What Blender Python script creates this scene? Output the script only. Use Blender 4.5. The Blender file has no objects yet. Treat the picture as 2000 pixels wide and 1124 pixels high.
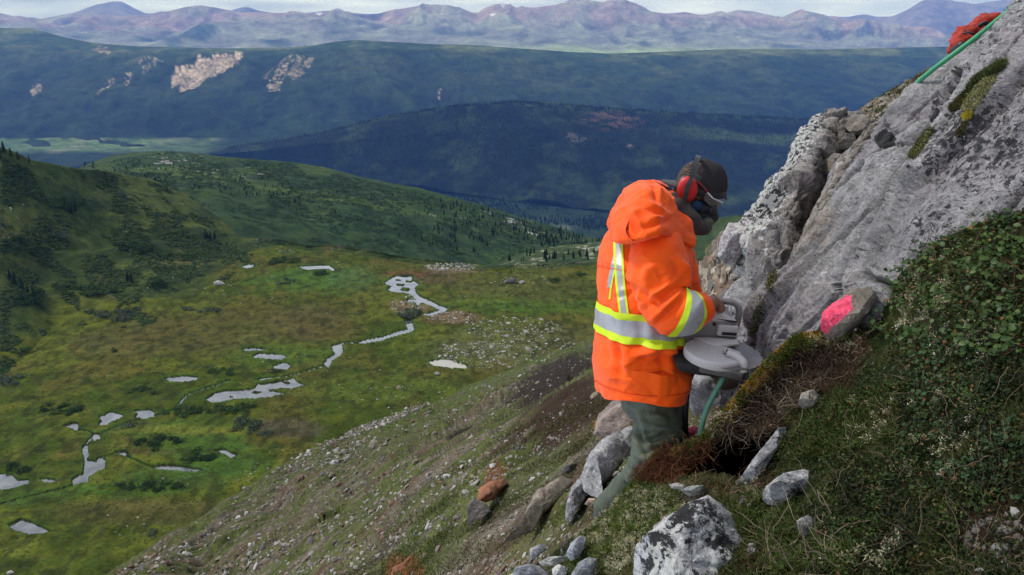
import bpy, math, random
import numpy as np
from mathutils import Vector, Matrix, noise as mnoise
from mathutils.bvhtree import BVHTree

rng = np.random.default_rng(7)
random.seed(7)
SC = bpy.context.scene
COL = SC.collection
R = math.radians

# ------------------------------------------------------------------ camera
F = 1570.0                      # focal length in pixels of a 2000 px wide picture
PITCH = R(-18.2)
cam = bpy.data.cameras.new('camera')
cam.sensor_width = 36.0
cam.lens = 36.0 * F / 2000.0
cam.clip_start = 0.05
cam.clip_end = 90000
camo = bpy.data.objects.new('camera', cam)
COL.objects.link(camo)
camo.location = (0, 0, 0)
camo.rotation_euler = (R(90) + PITCH, 0, 0)
SC.camera = camo

# ------------------------------------------------------------------ world and sun
SUN_EL, SUN_AZ = R(52), R(-66)          # azimuth measured from +Y towards +X : the sun stands to the left and a little behind the worker
W = bpy.data.worlds.new('World')
SC.world = W
W.use_nodes = True
wn, wl = W.node_tree.nodes, W.node_tree.links
wn.clear()
sky = wn.new('ShaderNodeTexSky')
sky.sky_type = 'NISHITA'
sky.sun_disc = False
sky.sun_elevation = SUN_EL
sky.sun_rotation = SUN_AZ
sky.altitude = 1200
bg = wn.new('ShaderNodeBackground')
bg.inputs['Strength'].default_value = 0.08
out = wn.new('ShaderNodeOutputWorld')
# broken cloud cover
geo = wn.new('ShaderNodeTexCoord')
sep = wn.new('ShaderNodeSeparateXYZ')
wl.new(geo.outputs['Generated'], sep.inputs[0])
mp = wn.new('ShaderNodeMapping')
mp.inputs['Scale'].default_value = (3.0, 3.0, 26.0)
wl.new(geo.outputs['Generated'], mp.inputs[0])
n1 = wn.new('ShaderNodeTexNoise')
n1.inputs['Scale'].default_value = 1.6
n1.inputs['Detail'].default_value = 9
n1.inputs['Roughness'].default_value = 0.58
n1.inputs['Distortion'].default_value = 0.4
wl.new(mp.outputs[0], n1.inputs['Vector'])
cr = wn.new('ShaderNodeValToRGB')
cr.color_ramp.elements[0].position = 0.14
cr.color_ramp.elements[0].color = (0, 0, 0, 1)
cr.color_ramp.elements[1].position = 0.36
cr.color_ramp.elements[1].color = (1, 1, 1, 1)
wl.new(n1.outputs[0], cr.inputs[0])
n2 = wn.new('ShaderNodeTexNoise')
n2.inputs['Scale'].default_value = 2.6
n2.inputs['Detail'].default_value = 8
wl.new(mp.outputs[0], n2.inputs['Vector'])
cc = wn.new('ShaderNodeValToRGB')
cc.color_ramp.elements[0].position = 0.30
cc.color_ramp.elements[0].color = (9.2, 10.2, 12.0, 1)
cc.color_ramp.elements[1].position = 0.68
cc.color_ramp.elements[1].color = (16.5, 17.8, 20.0, 1)
wl.new(n2.outputs[0], cc.inputs[0])
mx = wn.new('ShaderNodeMix')
mx.data_type = 'RGBA'
wl.new(cr.outputs[0], mx.inputs[0])
wl.new(sky.outputs[0], mx.inputs[6])
wl.new(cc.outputs[0], mx.inputs[7])
# brightness ramp added: unseen overhead sky dimmed to cut fill light, horizon kept bright
gr = wn.new('ShaderNodeMapRange')
gr.inputs['From Min'].default_value = 0.0
gr.inputs['From Max'].default_value = 0.7
gr.inputs['To Min'].default_value = 1.0
gr.inputs['To Max'].default_value = 0.5
wl.new(sep.outputs[2], gr.inputs['Value'])
mg_ = wn.new('ShaderNodeVectorMath')
mg_.operation = 'SCALE'
wl.new(mx.outputs[2], mg_.inputs[0])
wl.new(gr.outputs[0], mg_.inputs['Scale'])
wl.new(mg_.outputs[0], bg.inputs['Color'])
wl.new(bg.outputs[0], out.inputs[0])

sun = bpy.data.lights.new('sun', 'SUN')
sun.energy = 2.7
sun.angle = R(7)
sun.color = (1.0, 0.95, 0.88)
suno = bpy.data.objects.new('sun', sun)
COL.objects.link(suno)
sdir = Vector((math.sin(SUN_AZ) * math.cos(SUN_EL), math.cos(SUN_AZ) * math.cos(SUN_EL), math.sin(SUN_EL)))
suno.rotation_euler = sdir.to_track_quat('Z', 'Y').to_euler()
suno.location = (-40, 20, 60)

SC.view_settings.view_transform = 'Standard'
SC.view_settings.look = 'None'
SC.view_settings.exposure = 0.12
SC.view_settings.gamma = 1.0
SC.view_settings.use_curve_mapping = False
SC.render.engine = 'CYCLES'
SC.cycles.use_denoising = True
SC.cycles.max_bounces = 5
SC.cycles.diffuse_bounces = 2
SC.cycles.glossy_bounces = 2
SC.cycles.transmission_bounces = 3
SC.cycles.transparent_max_bounces = 6
SC.cycles.volume_bounces = 0
SC.cycles.sample_clamp_indirect = 4

# ------------------------------------------------------------------ helpers : rays and noise
CP, SP = math.cos(PITCH), math.sin(PITCH)

def P(px, py, D):
    """world point(s) seen at pixel px,py of the 2000x1124 photograph at depth D (metres along the view axis)"""
    px = np.asarray(px, float); py = np.asarray(py, float); D = np.asarray(D, float)
    x = (px - 1000.0) / F
    u = (562.0 - py) / F
    return np.stack([x * D, (CP - SP * u) * D, (SP + CP * u) * D], -1)

def V(px, py, D):
    return Vector(P(px, py, D).tolist())

def pix(p):
    """pixel of world points"""
    p = np.asarray(p, float)
    d = CP * p[..., 1] + SP * p[..., 2]
    u = (-SP * p[..., 1] + CP * p[..., 2]) / d
    return 1000 + F * p[..., 0] / d, 562 - F * u, d

def _hash(ix, iy, iz):
    h = (ix.astype(np.uint32) * np.uint32(374761393) + iy.astype(np.uint32) * np.uint32(668265263) + iz.astype(np.uint32) * np.uint32(2147483647 - 5))
    h = (h ^ (h >> np.uint32(13))) * np.uint32(1274126177)
    h ^= h >> np.uint32(16)
    return (h & np.uint32(0xFFFFFF)).astype(np.float64) / 16777215.0

def vnoise(p, seed=0):
    p = np.asarray(p, float)
    i = np.floor(p).astype(np.int64)
    f = p - i
    f = f * f * f * (f * (f * 6 - 15) + 10)
    i = (i + 100000 + seed * 1013).astype(np.int64)
    r = 0
    for dx in (0, 1):
        wx = f[..., 0] if dx else 1 - f[..., 0]
        for dy in (0, 1):
            wy = f[..., 1] if dy else 1 - f[..., 1]
            for dz in (0, 1):
                wz = f[..., 2] if dz else 1 - f[..., 2]
                r = r + wx * wy * wz * _hash(i[..., 0] + dx, i[..., 1] + dy, i[..., 2] + dz)
    return r * 2 - 1

def fbm(p, oct=5, lac=2.03, gain=0.5, seed=0, ridged=False):
    p = np.asarray(p, float).copy()
    a, s, n = 1.0, 0.0, 0.0
    for k in range(oct):
        v = vnoise(p, seed + k * 7)
        if ridged:
            v = 1 - 2 * np.abs(v)
        s = s + a * v
        n += a
        a *= gain
        p = p * lac + 17.3
    return s / n

def sstep(a, b, x):
    t = np.clip((x - a) / (b - a), 0, 1)
    return t * t * (3 - 2 * t)

def worley(p, seed=0):
    """F1, F2 distances and a cell id"""
    p = np.asarray(p, float)
    i = np.floor(p).astype(np.int64)
    f1 = np.full(p.shape[:-1], 9.0); f2 = f1.copy(); cid = f1.copy()
    for dx in (-1, 0, 1):
        for dy in (-1, 0, 1):
            for dz in (-1, 0, 1):
                c = i + np.array([dx, dy, dz])
                q = c + 100000 + seed * 77
                o = np.stack([_hash(q[..., 0], q[..., 1], q[..., 2]), _hash(q[..., 1], q[..., 2], q[..., 0] + 5), _hash(q[..., 2] + 9, q[..., 0], q[..., 1])], -1)
                d = np.linalg.norm(c + o - p, axis=-1)
                m = d < f1
                f2 = np.where(m, f1, np.minimum(f2, d))
                cid = np.where(m, o[..., 0], cid)
                f1 = np.where(m, d, f1)
    return f1, f2, cid

# ------------------------------------------------------------------ helpers : objects
def tag(o, label=None, cat=None, group=None, kind=None):
    if label: o['label'] = label
    if cat: o['category'] = cat
    if group: o['group'] = group
    if kind: o['kind'] = kind
    return o

def empty(name, loc=(0, 0, 0), label=None, cat=None, group=None):
    o = bpy.data.objects.new(name, None)
    o.empty_display_size = 0.2
    COL.objects.link(o)
    o.location = loc
    return tag(o, label, cat, group)

def link(name, me, parent=None, mat=None):
    o = bpy.data.objects.new(name, me)
    COL.objects.link(o)
    if mat is not None:
        if len(me.materials) == 0:
            me.materials.append(mat)
    if parent is not None:
        o.parent = parent
        bpy_update = parent.location
        o.location = -bpy_update if parent.type == 'EMPTY' else (0, 0, 0)
    return o

def np_mesh(name, verts, faces, smooth=True, col=None, mats=None, fmat=None):
    """verts (N,3); faces (M,k) array (k 3 or 4) or list of arrays"""
    me = bpy.data.meshes.new(name)
    verts = np.asarray(verts, np.float32).reshape(-1, 3)
    fl = faces if isinstance(faces, list) else [faces]
    fl = [np.asarray(f, np.int32) for f in fl if len(f)]
    nl = sum(f.size for f in fl)
    nf = sum(len(f) for f in fl)
    me.vertices.add(len(verts)); me.vertices.foreach_set('co', verts.ravel())
    me.loops.add(nl); me.loops.foreach_set('vertex_index', np.concatenate([f.ravel() for f in fl]))
    me.polygons.add(nf)
    tot = np.concatenate([np.full(len(f), f.shape[1], np.int32) for f in fl])
    st = np.concatenate([[0], np.cumsum(tot)[:-1]]).astype(np.int32)
    me.polygons.foreach_set('loop_start', st)
    me.polygons.foreach_set('loop_total', tot)
    me.polygons.foreach_set('use_smooth', np.full(nf, bool(smooth)))
    if mats:
        for m in mats: me.materials.append(m)
    if fmat is not None:
        me.polygons.foreach_set('material_index', np.asarray(fmat, np.int32))
    me.update(calc_edges=True)
    if col is not None:
        ca = me.color_attributes.new('Col', 'FLOAT_COLOR', 'POINT')
        c = np.ones((len(verts), 4), np.float32)
        c[:, :col.shape[1]] = col
        ca.data.foreach_set('color', c.ravel())
    return me

def grid_faces(nv, nu):
    i = np.arange(nv - 1)[:, None] * nu + np.arange(nu - 1)[None, :]
    return np.stack([i, i + nu, i + nu + 1, i + 1], -1).reshape(-1, 4)

def cr_interp(a, t, axis=0):
    """Catmull-Rom through rows of a (uniform) at parameters t (0..n-1)"""
    a = np.moveaxis(np.asarray(a, float), axis, 0)
    n = len(a)
    i = np.clip(np.floor(t).astype(int), 0, n - 2)
    f = (t - i).reshape((-1,) + (1,) * (a.ndim - 1))
    g = lambda k: a[np.clip(k, 0, n - 1)]
    p0, p1, p2, p3 = g(i - 1), g(i), g(i + 1), g(i + 2)
    m1 = (p2 - p0) * 0.5; m2 = (p3 - p1) * 0.5
    f2, f3 = f * f, f * f * f
    r = (2 * f3 - 3 * f2 + 1) * p1 + (f3 - 2 * f2 + f) * m1 + (-2 * f3 + 3 * f2) * p2 + (f3 - f2) * m2
    return np.moveaxis(r, 0, axis)

def rows_patch(rows, x0, x1, nu, steps, smooth=2):
    """rows: far-to-near lines of (px,py,D); every line is resampled over x0..x1, lines are joined by planar strips.
    returns (nv,nu) arrays px,py,D and v (0..nrows-1)"""
    xs = np.linspace(x0, x1, nu)
    L = []
    for r in rows:
        r = np.array(r, float)
        py = np.interp(xs, r[:, 0], r[:, 1])
        iw = np.interp(xs, r[:, 0], 1 / r[:, 2])
        k = max(1, int(smooth * nu / 400))
        ker = np.hanning(2 * k + 3)[1:-1]; ker /= ker.sum()
        pad = lambda q: np.convolve(np.pad(q, k, mode='edge'), ker, mode='valid')
        L.append((pad(py), pad(iw)))
    PY, IW, VV = [], [], []
    for j in range(len(L) - 1):
        n = steps[j]
        for t in np.linspace(0, 1, n, endpoint=(j == len(L) - 2)):
            PY.append(L[j][0] * (1 - t) + L[j + 1][0] * t)
            IW.append(L[j][1] * (1 - t) + L[j + 1][1] * t)
            VV.append(np.full(nu, j + t))
    PY, IW, VV = np.array(PY), np.array(IW), np.array(VV)
    return np.broadcast_to(xs, PY.shape), PY, 1 / IW, VV

def point_in_poly(x, y, poly):
    poly = np.asarray(poly, float)
    ins = np.zeros(np.shape(x), bool)
    n = len(poly)
    for i in range(n):
        x0, y0 = poly[i]; x1, y1 = poly[(i + 1) % n]
        c = ((y0 > y) != (y1 > y)) & (x < (x1 - x0) * (y - y0) / (y1 - y0 + 1e-12) + x0)
        ins ^= c
    return ins

def poly_dist(x, y, poly, closed=True):
    poly = np.asarray(poly, float)
    d = np.full(np.shape(x), 1e9)
    n = len(poly)
    for i in range(n if closed else n - 1):
        a = poly[i]; b = poly[(i + 1) % n]
        ab = b - a
        t = np.clip(((x - a[0]) * ab[0] + (y - a[1]) * ab[1]) / (ab @ ab + 1e-12), 0, 1)
        d = np.minimum(d, np.hypot(x - a[0] - t * ab[0], y - a[1] - t * ab[1]))
    return d

def bvh_of(verts, faces):
    return BVHTree.FromPolygons([tuple(v) for v in np.asarray(verts).reshape(-1, 3).tolist()], [tuple(f) for f in np.asarray(faces).tolist()])

def cast(bvh, px, py):
    d = V(px, py, 1.0).normalized()
    h = bvh.ray_cast(Vector((0, 0, 0)), d)
    return h[0], h[1]

def facets(p, scale, seed=0, tilt=1.0):
    """broken planar faces: every cell of a cell noise gets its own offset and its own tilt"""
    q = np.asarray(p, float) * scale
    i = np.floor(q).astype(np.int64)
    best = np.full(q.shape[:-1], 9.0); val = np.zeros(q.shape[:-1]); sec = best.copy()
    for dx in (-1, 0, 1):
        for dy in (-1, 0, 1):
            for dz in (-1, 0, 1):
                c = i + np.array([dx, dy, dz]); k = c + 100000 + seed * 77
                h1 = _hash(k[..., 0], k[..., 1], k[..., 2]); h2 = _hash(k[..., 1], k[..., 2], k[..., 0] + 5); h3 = _hash(k[..., 2] + 9, k[..., 0], k[..., 1])
                r = q - (c + np.stack([h1, h2, h3], -1))
                dd = np.linalg.norm(r, axis=-1)
                v = (h1 - 0.5) * 0.6 + tilt * (r[..., 0] * (h2 - 0.5) + r[..., 1] * (h3 - 0.5) + r[..., 2] * (h1 + h2 - h3 - 0.5))
                m = dd < best
                sec = np.where(m, best, np.minimum(sec, dd))
                val = np.where(m, v, val); best = np.where(m, dd, best)
    return val, sec - best

def mixc(a, b, t):
    t = np.asarray(t)[..., None]
    return np.asarray(a) * (1 - t) + np.asarray(b) * t

# ------------------------------------------------------------------ helpers : materials
class MatB:
    def __init__(s, name):
        s.m = bpy.data.materials.new(name)
        s.m.use_nodes = True
        s.nt = s.m.node_tree
        s.N, s.L = s.nt.nodes, s.nt.links
        s.N.clear()
        s.out = s.N.new('ShaderNodeOutputMaterial')
        s.b = s.N.new('ShaderNodeBsdfPrincipled')
        s.L.new(s.b.outputs[0], s.out.inputs['Surface'])
        s.b.inputs['Specular IOR Level'].default_value = 0.3
    def tc(s, kind='Object', scale=(1, 1, 1), rot=(0, 0, 0)):
        t = s.N.new('ShaderNodeTexCoord')
        m = s.N.new('ShaderNodeMapping')
        m.inputs['Scale'].default_value = scale
        m.inputs['Rotation'].default_value = rot
        s.L.new(t.outputs[kind], m.inputs[0])
        return m.outputs[0]
    def noise(s, vec, scale, detail=5, rough=0.55, dist=0.0):
        n = s.N.new('ShaderNodeTexNoise')
        n.inputs['Scale'].default_value = scale
        n.inputs['Detail'].default_value = detail
        n.inputs['Roughness'].default_value = rough
        n.inputs['Distortion'].default_value = dist
        s.L.new(vec, n.inputs['Vector'])
        return n.outputs[0]
    def vor(s, vec, scale, feature='F1'):
        n = s.N.new('ShaderNodeTexVoronoi')
        n.feature = feature
        n.inputs['Scale'].default_value = scale
        s.L.new(vec, n.inputs['Vector'])
        return n.outputs['Distance']
    def ramp(s, fac, stops):
        r = s.N.new('ShaderNodeValToRGB')
        e = r.color_ramp.elements
        while len(e) < len(stops): e.new(0.5)
        for k, (p, c) in enumerate(stops):
            e[k].position = p
            c = (c, c, c) if isinstance(c, (int, float)) else c
            e[k].color = (*c, 1)
        s.L.new(fac, r.inputs[0])
        return r.outputs[0]
    def mix(s, fac, a, b, mode='MIX'):
        m = s.N.new('ShaderNodeMix')
        m.data_type = 'RGBA'
        m.blend_type = mode
        for v, k in ((fac, 0), (a, 6), (b, 7)):
            if isinstance(v, bpy.types.NodeSocket): s.L.new(v, m.inputs[k])
            elif k == 0: m.inputs[0].default_value = v
            else: m.inputs[k].default_value = (*v, 1) if not isinstance(v, (int, float)) else (v, v, v, 1)
        return m.outputs[2]
    def attr(s, name='Col', out='Color'):
        a = s.N.new('ShaderNodeAttribute')
        a.attribute_name = name
        return a.outputs[out]
    def math(s, op, a, b=0.0):
        m = s.N.new('ShaderNodeMath')
        m.operation = op
        for v, k in ((a, 0), (b, 1)):
            if isinstance(v, bpy.types.NodeSocket): s.L.new(v, m.inputs[k])
            else: m.inputs[k].default_value = v
        return m.outputs[0]
    def color(s, v):
        if isinstance(v, bpy.types.NodeSocket): s.L.new(v, s.b.inputs['Base Color'])
        else: s.b.inputs['Base Color'].default_value = (*v, 1)
    def rough(s, v):
        if isinstance(v, bpy.types.NodeSocket): s.L.new(v, s.b.inputs['Roughness'])
        else: s.b.inputs['Roughness'].default_value = v
    def spec(s, v): s.b.inputs['Specular IOR Level'].default_value = v
    def bump(s, h, strength=0.5, dist=0.02):
        b = s.N.new('ShaderNodeBump')
        b.inputs['Strength'].default_value = strength
        b.inputs['Distance'].default_value = dist
        s.L.new(h, b.inputs['Height'])
        s.L.new(b.outputs[0], s.b.inputs['Normal'])

def terrain_mat(name, scale, amt=0.5, bump=None, rough=0.95):
    """vertex colour of the ground cover, broken up by two scales of noise"""
    m = MatB(name)
    v = m.tc()
    a = m.noise(v, scale, 8, 0.65)
    b = m.noise(v, scale * 6, 5, 0.6)
    f = m.ramp(a, [(0.28, 1 - amt), (0.72, 1 + amt * 0.9)])
    g = m.ramp(b, [(0.25, 1 - amt * 0.8), (0.75, 1 + amt * 0.8)])
    c = m.mix(1.0, m.attr(), f, 'MULTIPLY')
    c = m.mix(1.0, c, g, 'MULTIPLY')
    m.color(c); m.rough(rough); m.spec(0.05)
    if bump: m.bump(b, *bump)
    return m.m

def simple_mat(name, c, rough=0.6, spec=0.4, metal=0.0, nscale=None, namt=0.15, bump=None):
    m = MatB(name)
    if nscale:
        v = m.tc()
        n = m.noise(v, nscale, 5, 0.6)
        m.color(m.mix(1.0, c, m.ramp(n, [(0.3, 1 - namt), (0.7, 1 + namt)]), 'MULTIPLY'))
        if bump: m.bump(n, *bump)
    else:
        m.color(c)
    m.rough(rough); m.spec(spec)
    m.b.inputs['Metallic'].default_value = metal
    return m.m

# ================================================================== THE LARGE STRUCTURE
def terrain_object(name, verts, nv, nu, col, mat):
    me = np_mesh(name, verts.reshape(-1, 3), grid_faces(nv, nu), True, col.reshape(-1, col.shape[-1]), [mat])
    o = link(name, me)
    tag(o, kind='structure')
    return o

M_far = terrain_mat('bare_mountain_ground', 0.0022, 0.5)
M_forest = terrain_mat('forested_ground', 0.009, 0.6)
M_tundra = terrain_mat('alpine_heath', 0.035, 0.45)
M_meadow = terrain_mat('meadow_ground', 0.16, 0.46, (0.6, 0.6))

# ---- farthest blue range
rows = [[(-600, 40, 33000), (2700, 30, 33000)],
        [(-600, 30, 30000), (0, 42, 30000), (60, 40, 30000), (95, 35, 30000), (150, 24, 29000), (185, 10, 29000), (222, 3, 29000), (238, 3, 29000), (262, 16, 29000), (285, 27, 29000), (305, 26, 29000), (316, 21, 29000), (350, 30, 29000),
         (440, 26, 29000), (462, 17, 29000), (482, 13, 29000), (503, 21, 29000), (560, 30, 29000), (640, 21, 28000), (690, 26, 28000), (800, 33, 28000), (1030, 40, 28000), (1078, 14, 28000), (1102, 3, 28000), (1122, -2, 28000), (1142, 8, 28000), (1180, 30, 28000),
         (1560, 40, 30000), (1579, 30, 30000), (1609, 37, 30000), (1643, 36, 30000), (1668, 31, 29000), (1691, 28, 29000), (1717, 35, 29000), (1744, 32, 27000), (1773, 19, 26000), (1796, 4, 26000), (1811, -3, 26000), (1848, -3, 26000), (1863, 4, 26000), (1882, 4, 26000), (1897, 8, 26000), (1912, 7, 26000), (1930, 4, 26000), (1960, 0, 26000), (2050, -15, 26000), (2200, 8, 26000), (2700, 20, 26000)],
        [(-600, 100, 24500), (2700, 100, 21500)]]
px, py, D, vv = rows_patch(rows, -600, 2700, 560, [3, 24], 0)
p = P(px, py, D)
m = np.clip(vv - 1.0, 0, 1); m = sstep(0.0, 0.35, m)
q = np.stack([p[..., 0] / 1500, p[..., 1] / 4200, p[..., 2] * 0], -1)
rg = fbm(q, 5, ridged=True, seed=3)
p[..., 2] += (rg - 0.1) * 190 * m + 0
p[..., 1] -= rg * 500 * (m + 0.12)
c = mixc((0.20, 0.17, 0.17), (0.30, 0.25, 0.23), sstep(-0.5, 0.6, rg))
c = mixc(c, (0.75, 0.76, 0.78), ((np.hypot((px - 1138) / 14, (py - 12) / 3.5) < 1) | (np.hypot((px - 1104) / 6, (py - 7) / 4) < 1)) * 1.0)
terrain_object('far_mountains', p, *px.shape, c, M_far)

# ---- reddish brown range
rows = [[(-600, 60, 24000), (2700, 80, 24000)],
        [(-600, 40, 20000), (-100, 20, 20000), (0, 26, 20000), (40, 35, 20000), (75, 39, 20000), (105, 35, 20000), (140, 27, 20000), (170, 25, 20000), (220, 32, 20000), (285, 30, 20000), (330, 22, 20000), (362, 14, 20000), (392, 10, 20000), (425, 16, 20000), (470, 25, 20000), (500, 24, 20000), (545, 27, 20000), (580, 24, 20000), (620, 30, 20000), (660, 29, 20000), (700, 29, 20000), (740, 27, 20000), (765, 20, 20000), (800, 15, 20000), (826, 10, 20000), (855, 9, 20000), (880, 11, 20000), (905, 18, 20000), (930, 28, 20000), (948, 16, 20000), (968, 8, 19500), (988, 8, 19500), (1008, 16, 19500), (1040, 16, 20000), (1072, 14, 20000), (1096, 12, 20000), (1130, 9, 20000), (1152, 9, 20000), (1184, 12, 20000), (1204, 10, 20000), (1224, 15, 20000), (1260, 21, 20000), (1300, 27, 20000), (1340, 24, 20000), (1364, 29, 20000), (1412, 28, 20000), (1440, 20, 20000), (1472, 23, 20000), (1504, 30, 20000), (1524, 35, 20000), (1548, 27, 20000), (1579, 31, 20000), (1609, 46, 20000), (1632, 54, 19500), (1665, 48, 18500), (1699, 43, 18500), (1725, 51, 18500), (1773, 70, 18500), (1811, 88, 18500), (1880, 100, 18000), (2700, 110, 18000)],
        [(-600, 74, 17500), (600, 60, 17500), (1200, 62, 17500), (1650, 78, 17500), (1830, 96, 17000), (2700, 118, 17000)],
        [(-600, 122, 14000), (700, 120, 13500), (1200, 124, 13500), (1800, 124, 14000), (2700, 135, 14000)]]
px, py, D, vv = rows_patch(rows, -600, 2700, 1000, [3, 30, 18], 0)
p = P(px, py, D)
m = sstep(1.0, 1.25, vv) * (1 - 0.75 * sstep(1.9, 2.6, vv))
wx = fbm(p / 1400, 3, seed=9) * 500
q = np.stack([(p[..., 0] + wx) / 900, (p[..., 1]) / 2600, p[..., 2] * 0], -1)
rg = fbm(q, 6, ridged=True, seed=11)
q2 = np.stack([(p[..., 0] + wx) / 2600, (p[..., 1]) / 5200, p[..., 2] * 0], -1)
rg2 = fbm(q2, 3, ridged=True, seed=21)
p[..., 2] += ((rg - 0.15) * 210 + (rg2 - 0.2) * 240) * m
p[..., 1] -= (rg2 * 500 + rg * 120) * (m + 0.05)
n = fbm(p / 700, 5, seed=5)
red = mixc((0.36, 0.275, 0.25), (0.34, 0.32, 0.26), sstep(-0.25, 0.35, n))
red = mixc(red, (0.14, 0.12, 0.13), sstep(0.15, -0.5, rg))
grn = mixc((0.19, 0.21, 0.17), (0.28, 0.30, 0.22), sstep(-0.3, 0.4, n))
gm = sstep(1.25, 2.1, vv + n * 0.45) * 0.85
c = mixc(red, grn, gm)
plain = sstep(2.35, 2.75, vv + 0.08 * n) * sstep(900, 1150, px) * sstep(2000, 1750, px)
c = mixc(c, (0.36, 0.46, 0.17), plain * 0.85)
dk = sstep(0.15, 0.4, fbm(p / np.array([900, 1600, 900.]), 4, seed=31)) * sstep(1.9, 2.2, vv) * (1 - plain)
c = mixc(c, (0.045, 0.07, 0.035), dk * 0.8)
sn = (np.hypot((px - 982) / 4, (py - 18) / 6) < 1) | (np.hypot((px - 627) / 7, (py - 37) / 3) < 1) | (np.hypot((px - 962) / 4, (py - 35) / 2.5) < 1)
c = mixc(c, (0.8, 0.8, 0.82), sn * 1.0)
terrain_object('brown_mountains', p, *px.shape, c, M_far)

# ---- plateau and its forested wall
edge = [(-600, 46, 8800), (0, 55, 8800), (65, 56, 8800), (125, 73, 8600), (180, 84, 8400), (250, 90, 8200), (350, 93, 8000), (450, 95, 7900), (560, 93, 7800), (610, 90, 7700), (640, 84, 7600), (690, 78, 7600), (760, 82, 7600), (850, 87, 7600), (920, 88, 7700), (1000, 94, 7700), (1120, 102, 7800), (1200, 105, 7800), (1280, 102, 7800), (1400, 97, 7800), (1500, 96, 7800), (1600, 97, 7800), (1863, 91, 7800), (2050, 90, 7800), (2700, 100, 7800)]
rows = [[(a, b + 26, c * 1.8) for a, b, c in edge],
        edge,
        [(-600, 100, 7900), (0, 98, 7900), (120, 104, 7800), (250, 108, 7600), (450, 108, 7400), (640, 100, 7300), (760, 98, 7300), (1000, 108, 7400), (1200, 118, 7500), (1400, 112, 7500), (1600, 113, 7500), (1850, 112, 7500), (2700, 120, 7500)],
        [(-600, 272, 5880), (0, 272, 5880), (200, 270, 5900), (450, 272, 5880), (2700, 272, 5880)],
        [(-600, 288, 5500), (2700, 288, 5500)]]
px, py, D, vv = rows_patch(rows, -600, 2700, 900, [6, 12, 60, 3], 1)
p = P(px, py, D)
m = sstep(1.7, 2.2, vv) * sstep(3.02, 2.8, vv)
wx = fbm(p / 500, 3, seed=2) * 120
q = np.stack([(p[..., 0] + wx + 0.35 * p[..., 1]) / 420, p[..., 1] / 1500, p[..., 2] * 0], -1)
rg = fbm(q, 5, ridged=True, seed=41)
p[..., 2] += (rg - 0.2) * 75 * m
p[..., 2] += fbm(p / 60, 3, seed=4) * 6 * sstep(1, 1.2, vv)
n = fbm(p / 350, 5, seed=6)
n2 = fbm(p / 90, 4, seed=8)
top = mixc((0.040, 0.068, 0.028), (0.13, 0.155, 0.06), sstep(-0.3, 0.4, n + 0.4 * n2))
fo = mixc((0.010, 0.016, 0.012), (0.026, 0.044, 0.022), sstep(-0.3, 0.6, 0.6 * n + 0.6 * n2 + 0.5 * rg))  # relief shade put into the forest colour: ribs lighter, gullies darker
p[..., 2] += fbm(p / 260, 4, seed=13) * 16 * sstep(2.4, 2.9, vv)
fm = sstep(1.2, 2.75, vv + n * 0.5 + 0.35 * n2 - 0.3 * rg)  # ribs also keep more pale green, painting the gully relief
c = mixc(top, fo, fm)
# bare scars on the wall (eroded pale clay)
wxx = px + fbm(np.stack([px / 30, py / 30, px * 0], -1), 3, seed=14) * 9
wyy = py + fbm(np.stack([px / 20, py / 20, px * 0], -1), 3, seed=15) * 5
fw_ = wxx - 0.35 * (py - 100); fl = np.abs(((fw_ + 5 * fbm(np.stack([fw_ / 22, py / 40, px * 0], -1), 3, seed=24)) / (10.0 + 3 * np.sin(fw_ / 17))) % 1.0 - 0.5) * 2          # flutes
scarA = [(340, 128), (372, 124), (384, 112), (404, 115), (420, 104), (470, 102), (462, 120), (440, 138), (405, 162), (352, 188), (350, 166), (334, 172), (338, 150)]
scarB = [(498, 160), (522, 130), (560, 112), (610, 114), (600, 138), (575, 166), (560, 150), (545, 190), (520, 178), (538, 158), (512, 148)]
scarC = [(192, 195), (205, 160), (240, 150), (275, 122), (328, 110), (318, 124), (275, 150), (248, 178), (238, 160), (212, 182)]
inA = point_in_poly(wxx, wyy - fl * 6 * (py < 135), scarA)
st_ = fbm(np.stack([(wxx + 0.45 * wyy) / 4, (wyy - 0.3 * wxx) / 15, wxx * 0], -1), 3, seed=19)
inB = point_in_poly(wxx, wyy, scarB) & (st_ + 0.3 * n2 > 0.06)
inC = point_in_poly(wxx, wyy, scarC) & (st_ + 0.3 * n2 > 0.04)
sp = (np.hypot((wxx - 66) / 16, (wyy - 176) / 11) < 1) | (np.hypot((wxx - 855) / 6, (wyy - 186) / 7) < 1) | (np.hypot((wxx - 201) / 17, (wyy - 99) / 7) < 1) | (np.hypot((wxx - 525) / 9, (wyy - 172) / 12) < 1)
sc_ = inA * (0.62 + 0.5 * n2 + 0.25 * sstep(175, 120, py)) + (inB | inC) * (0.40 + 0.45 * n2) + sp * 0.5 * (n2 > -0.15)
c = mixc(c, mixc((0.58, 0.45, 0.32), (0.20, 0.165, 0.13), sstep(0.45, 0.95, fl + 0.3 * n2)), np.clip(sc_, 0, 1))
p[..., 2] -= (inA * (6 + 14 * fl))
terrain_object('plateau', p, *px.shape, c, M_forest)

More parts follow.
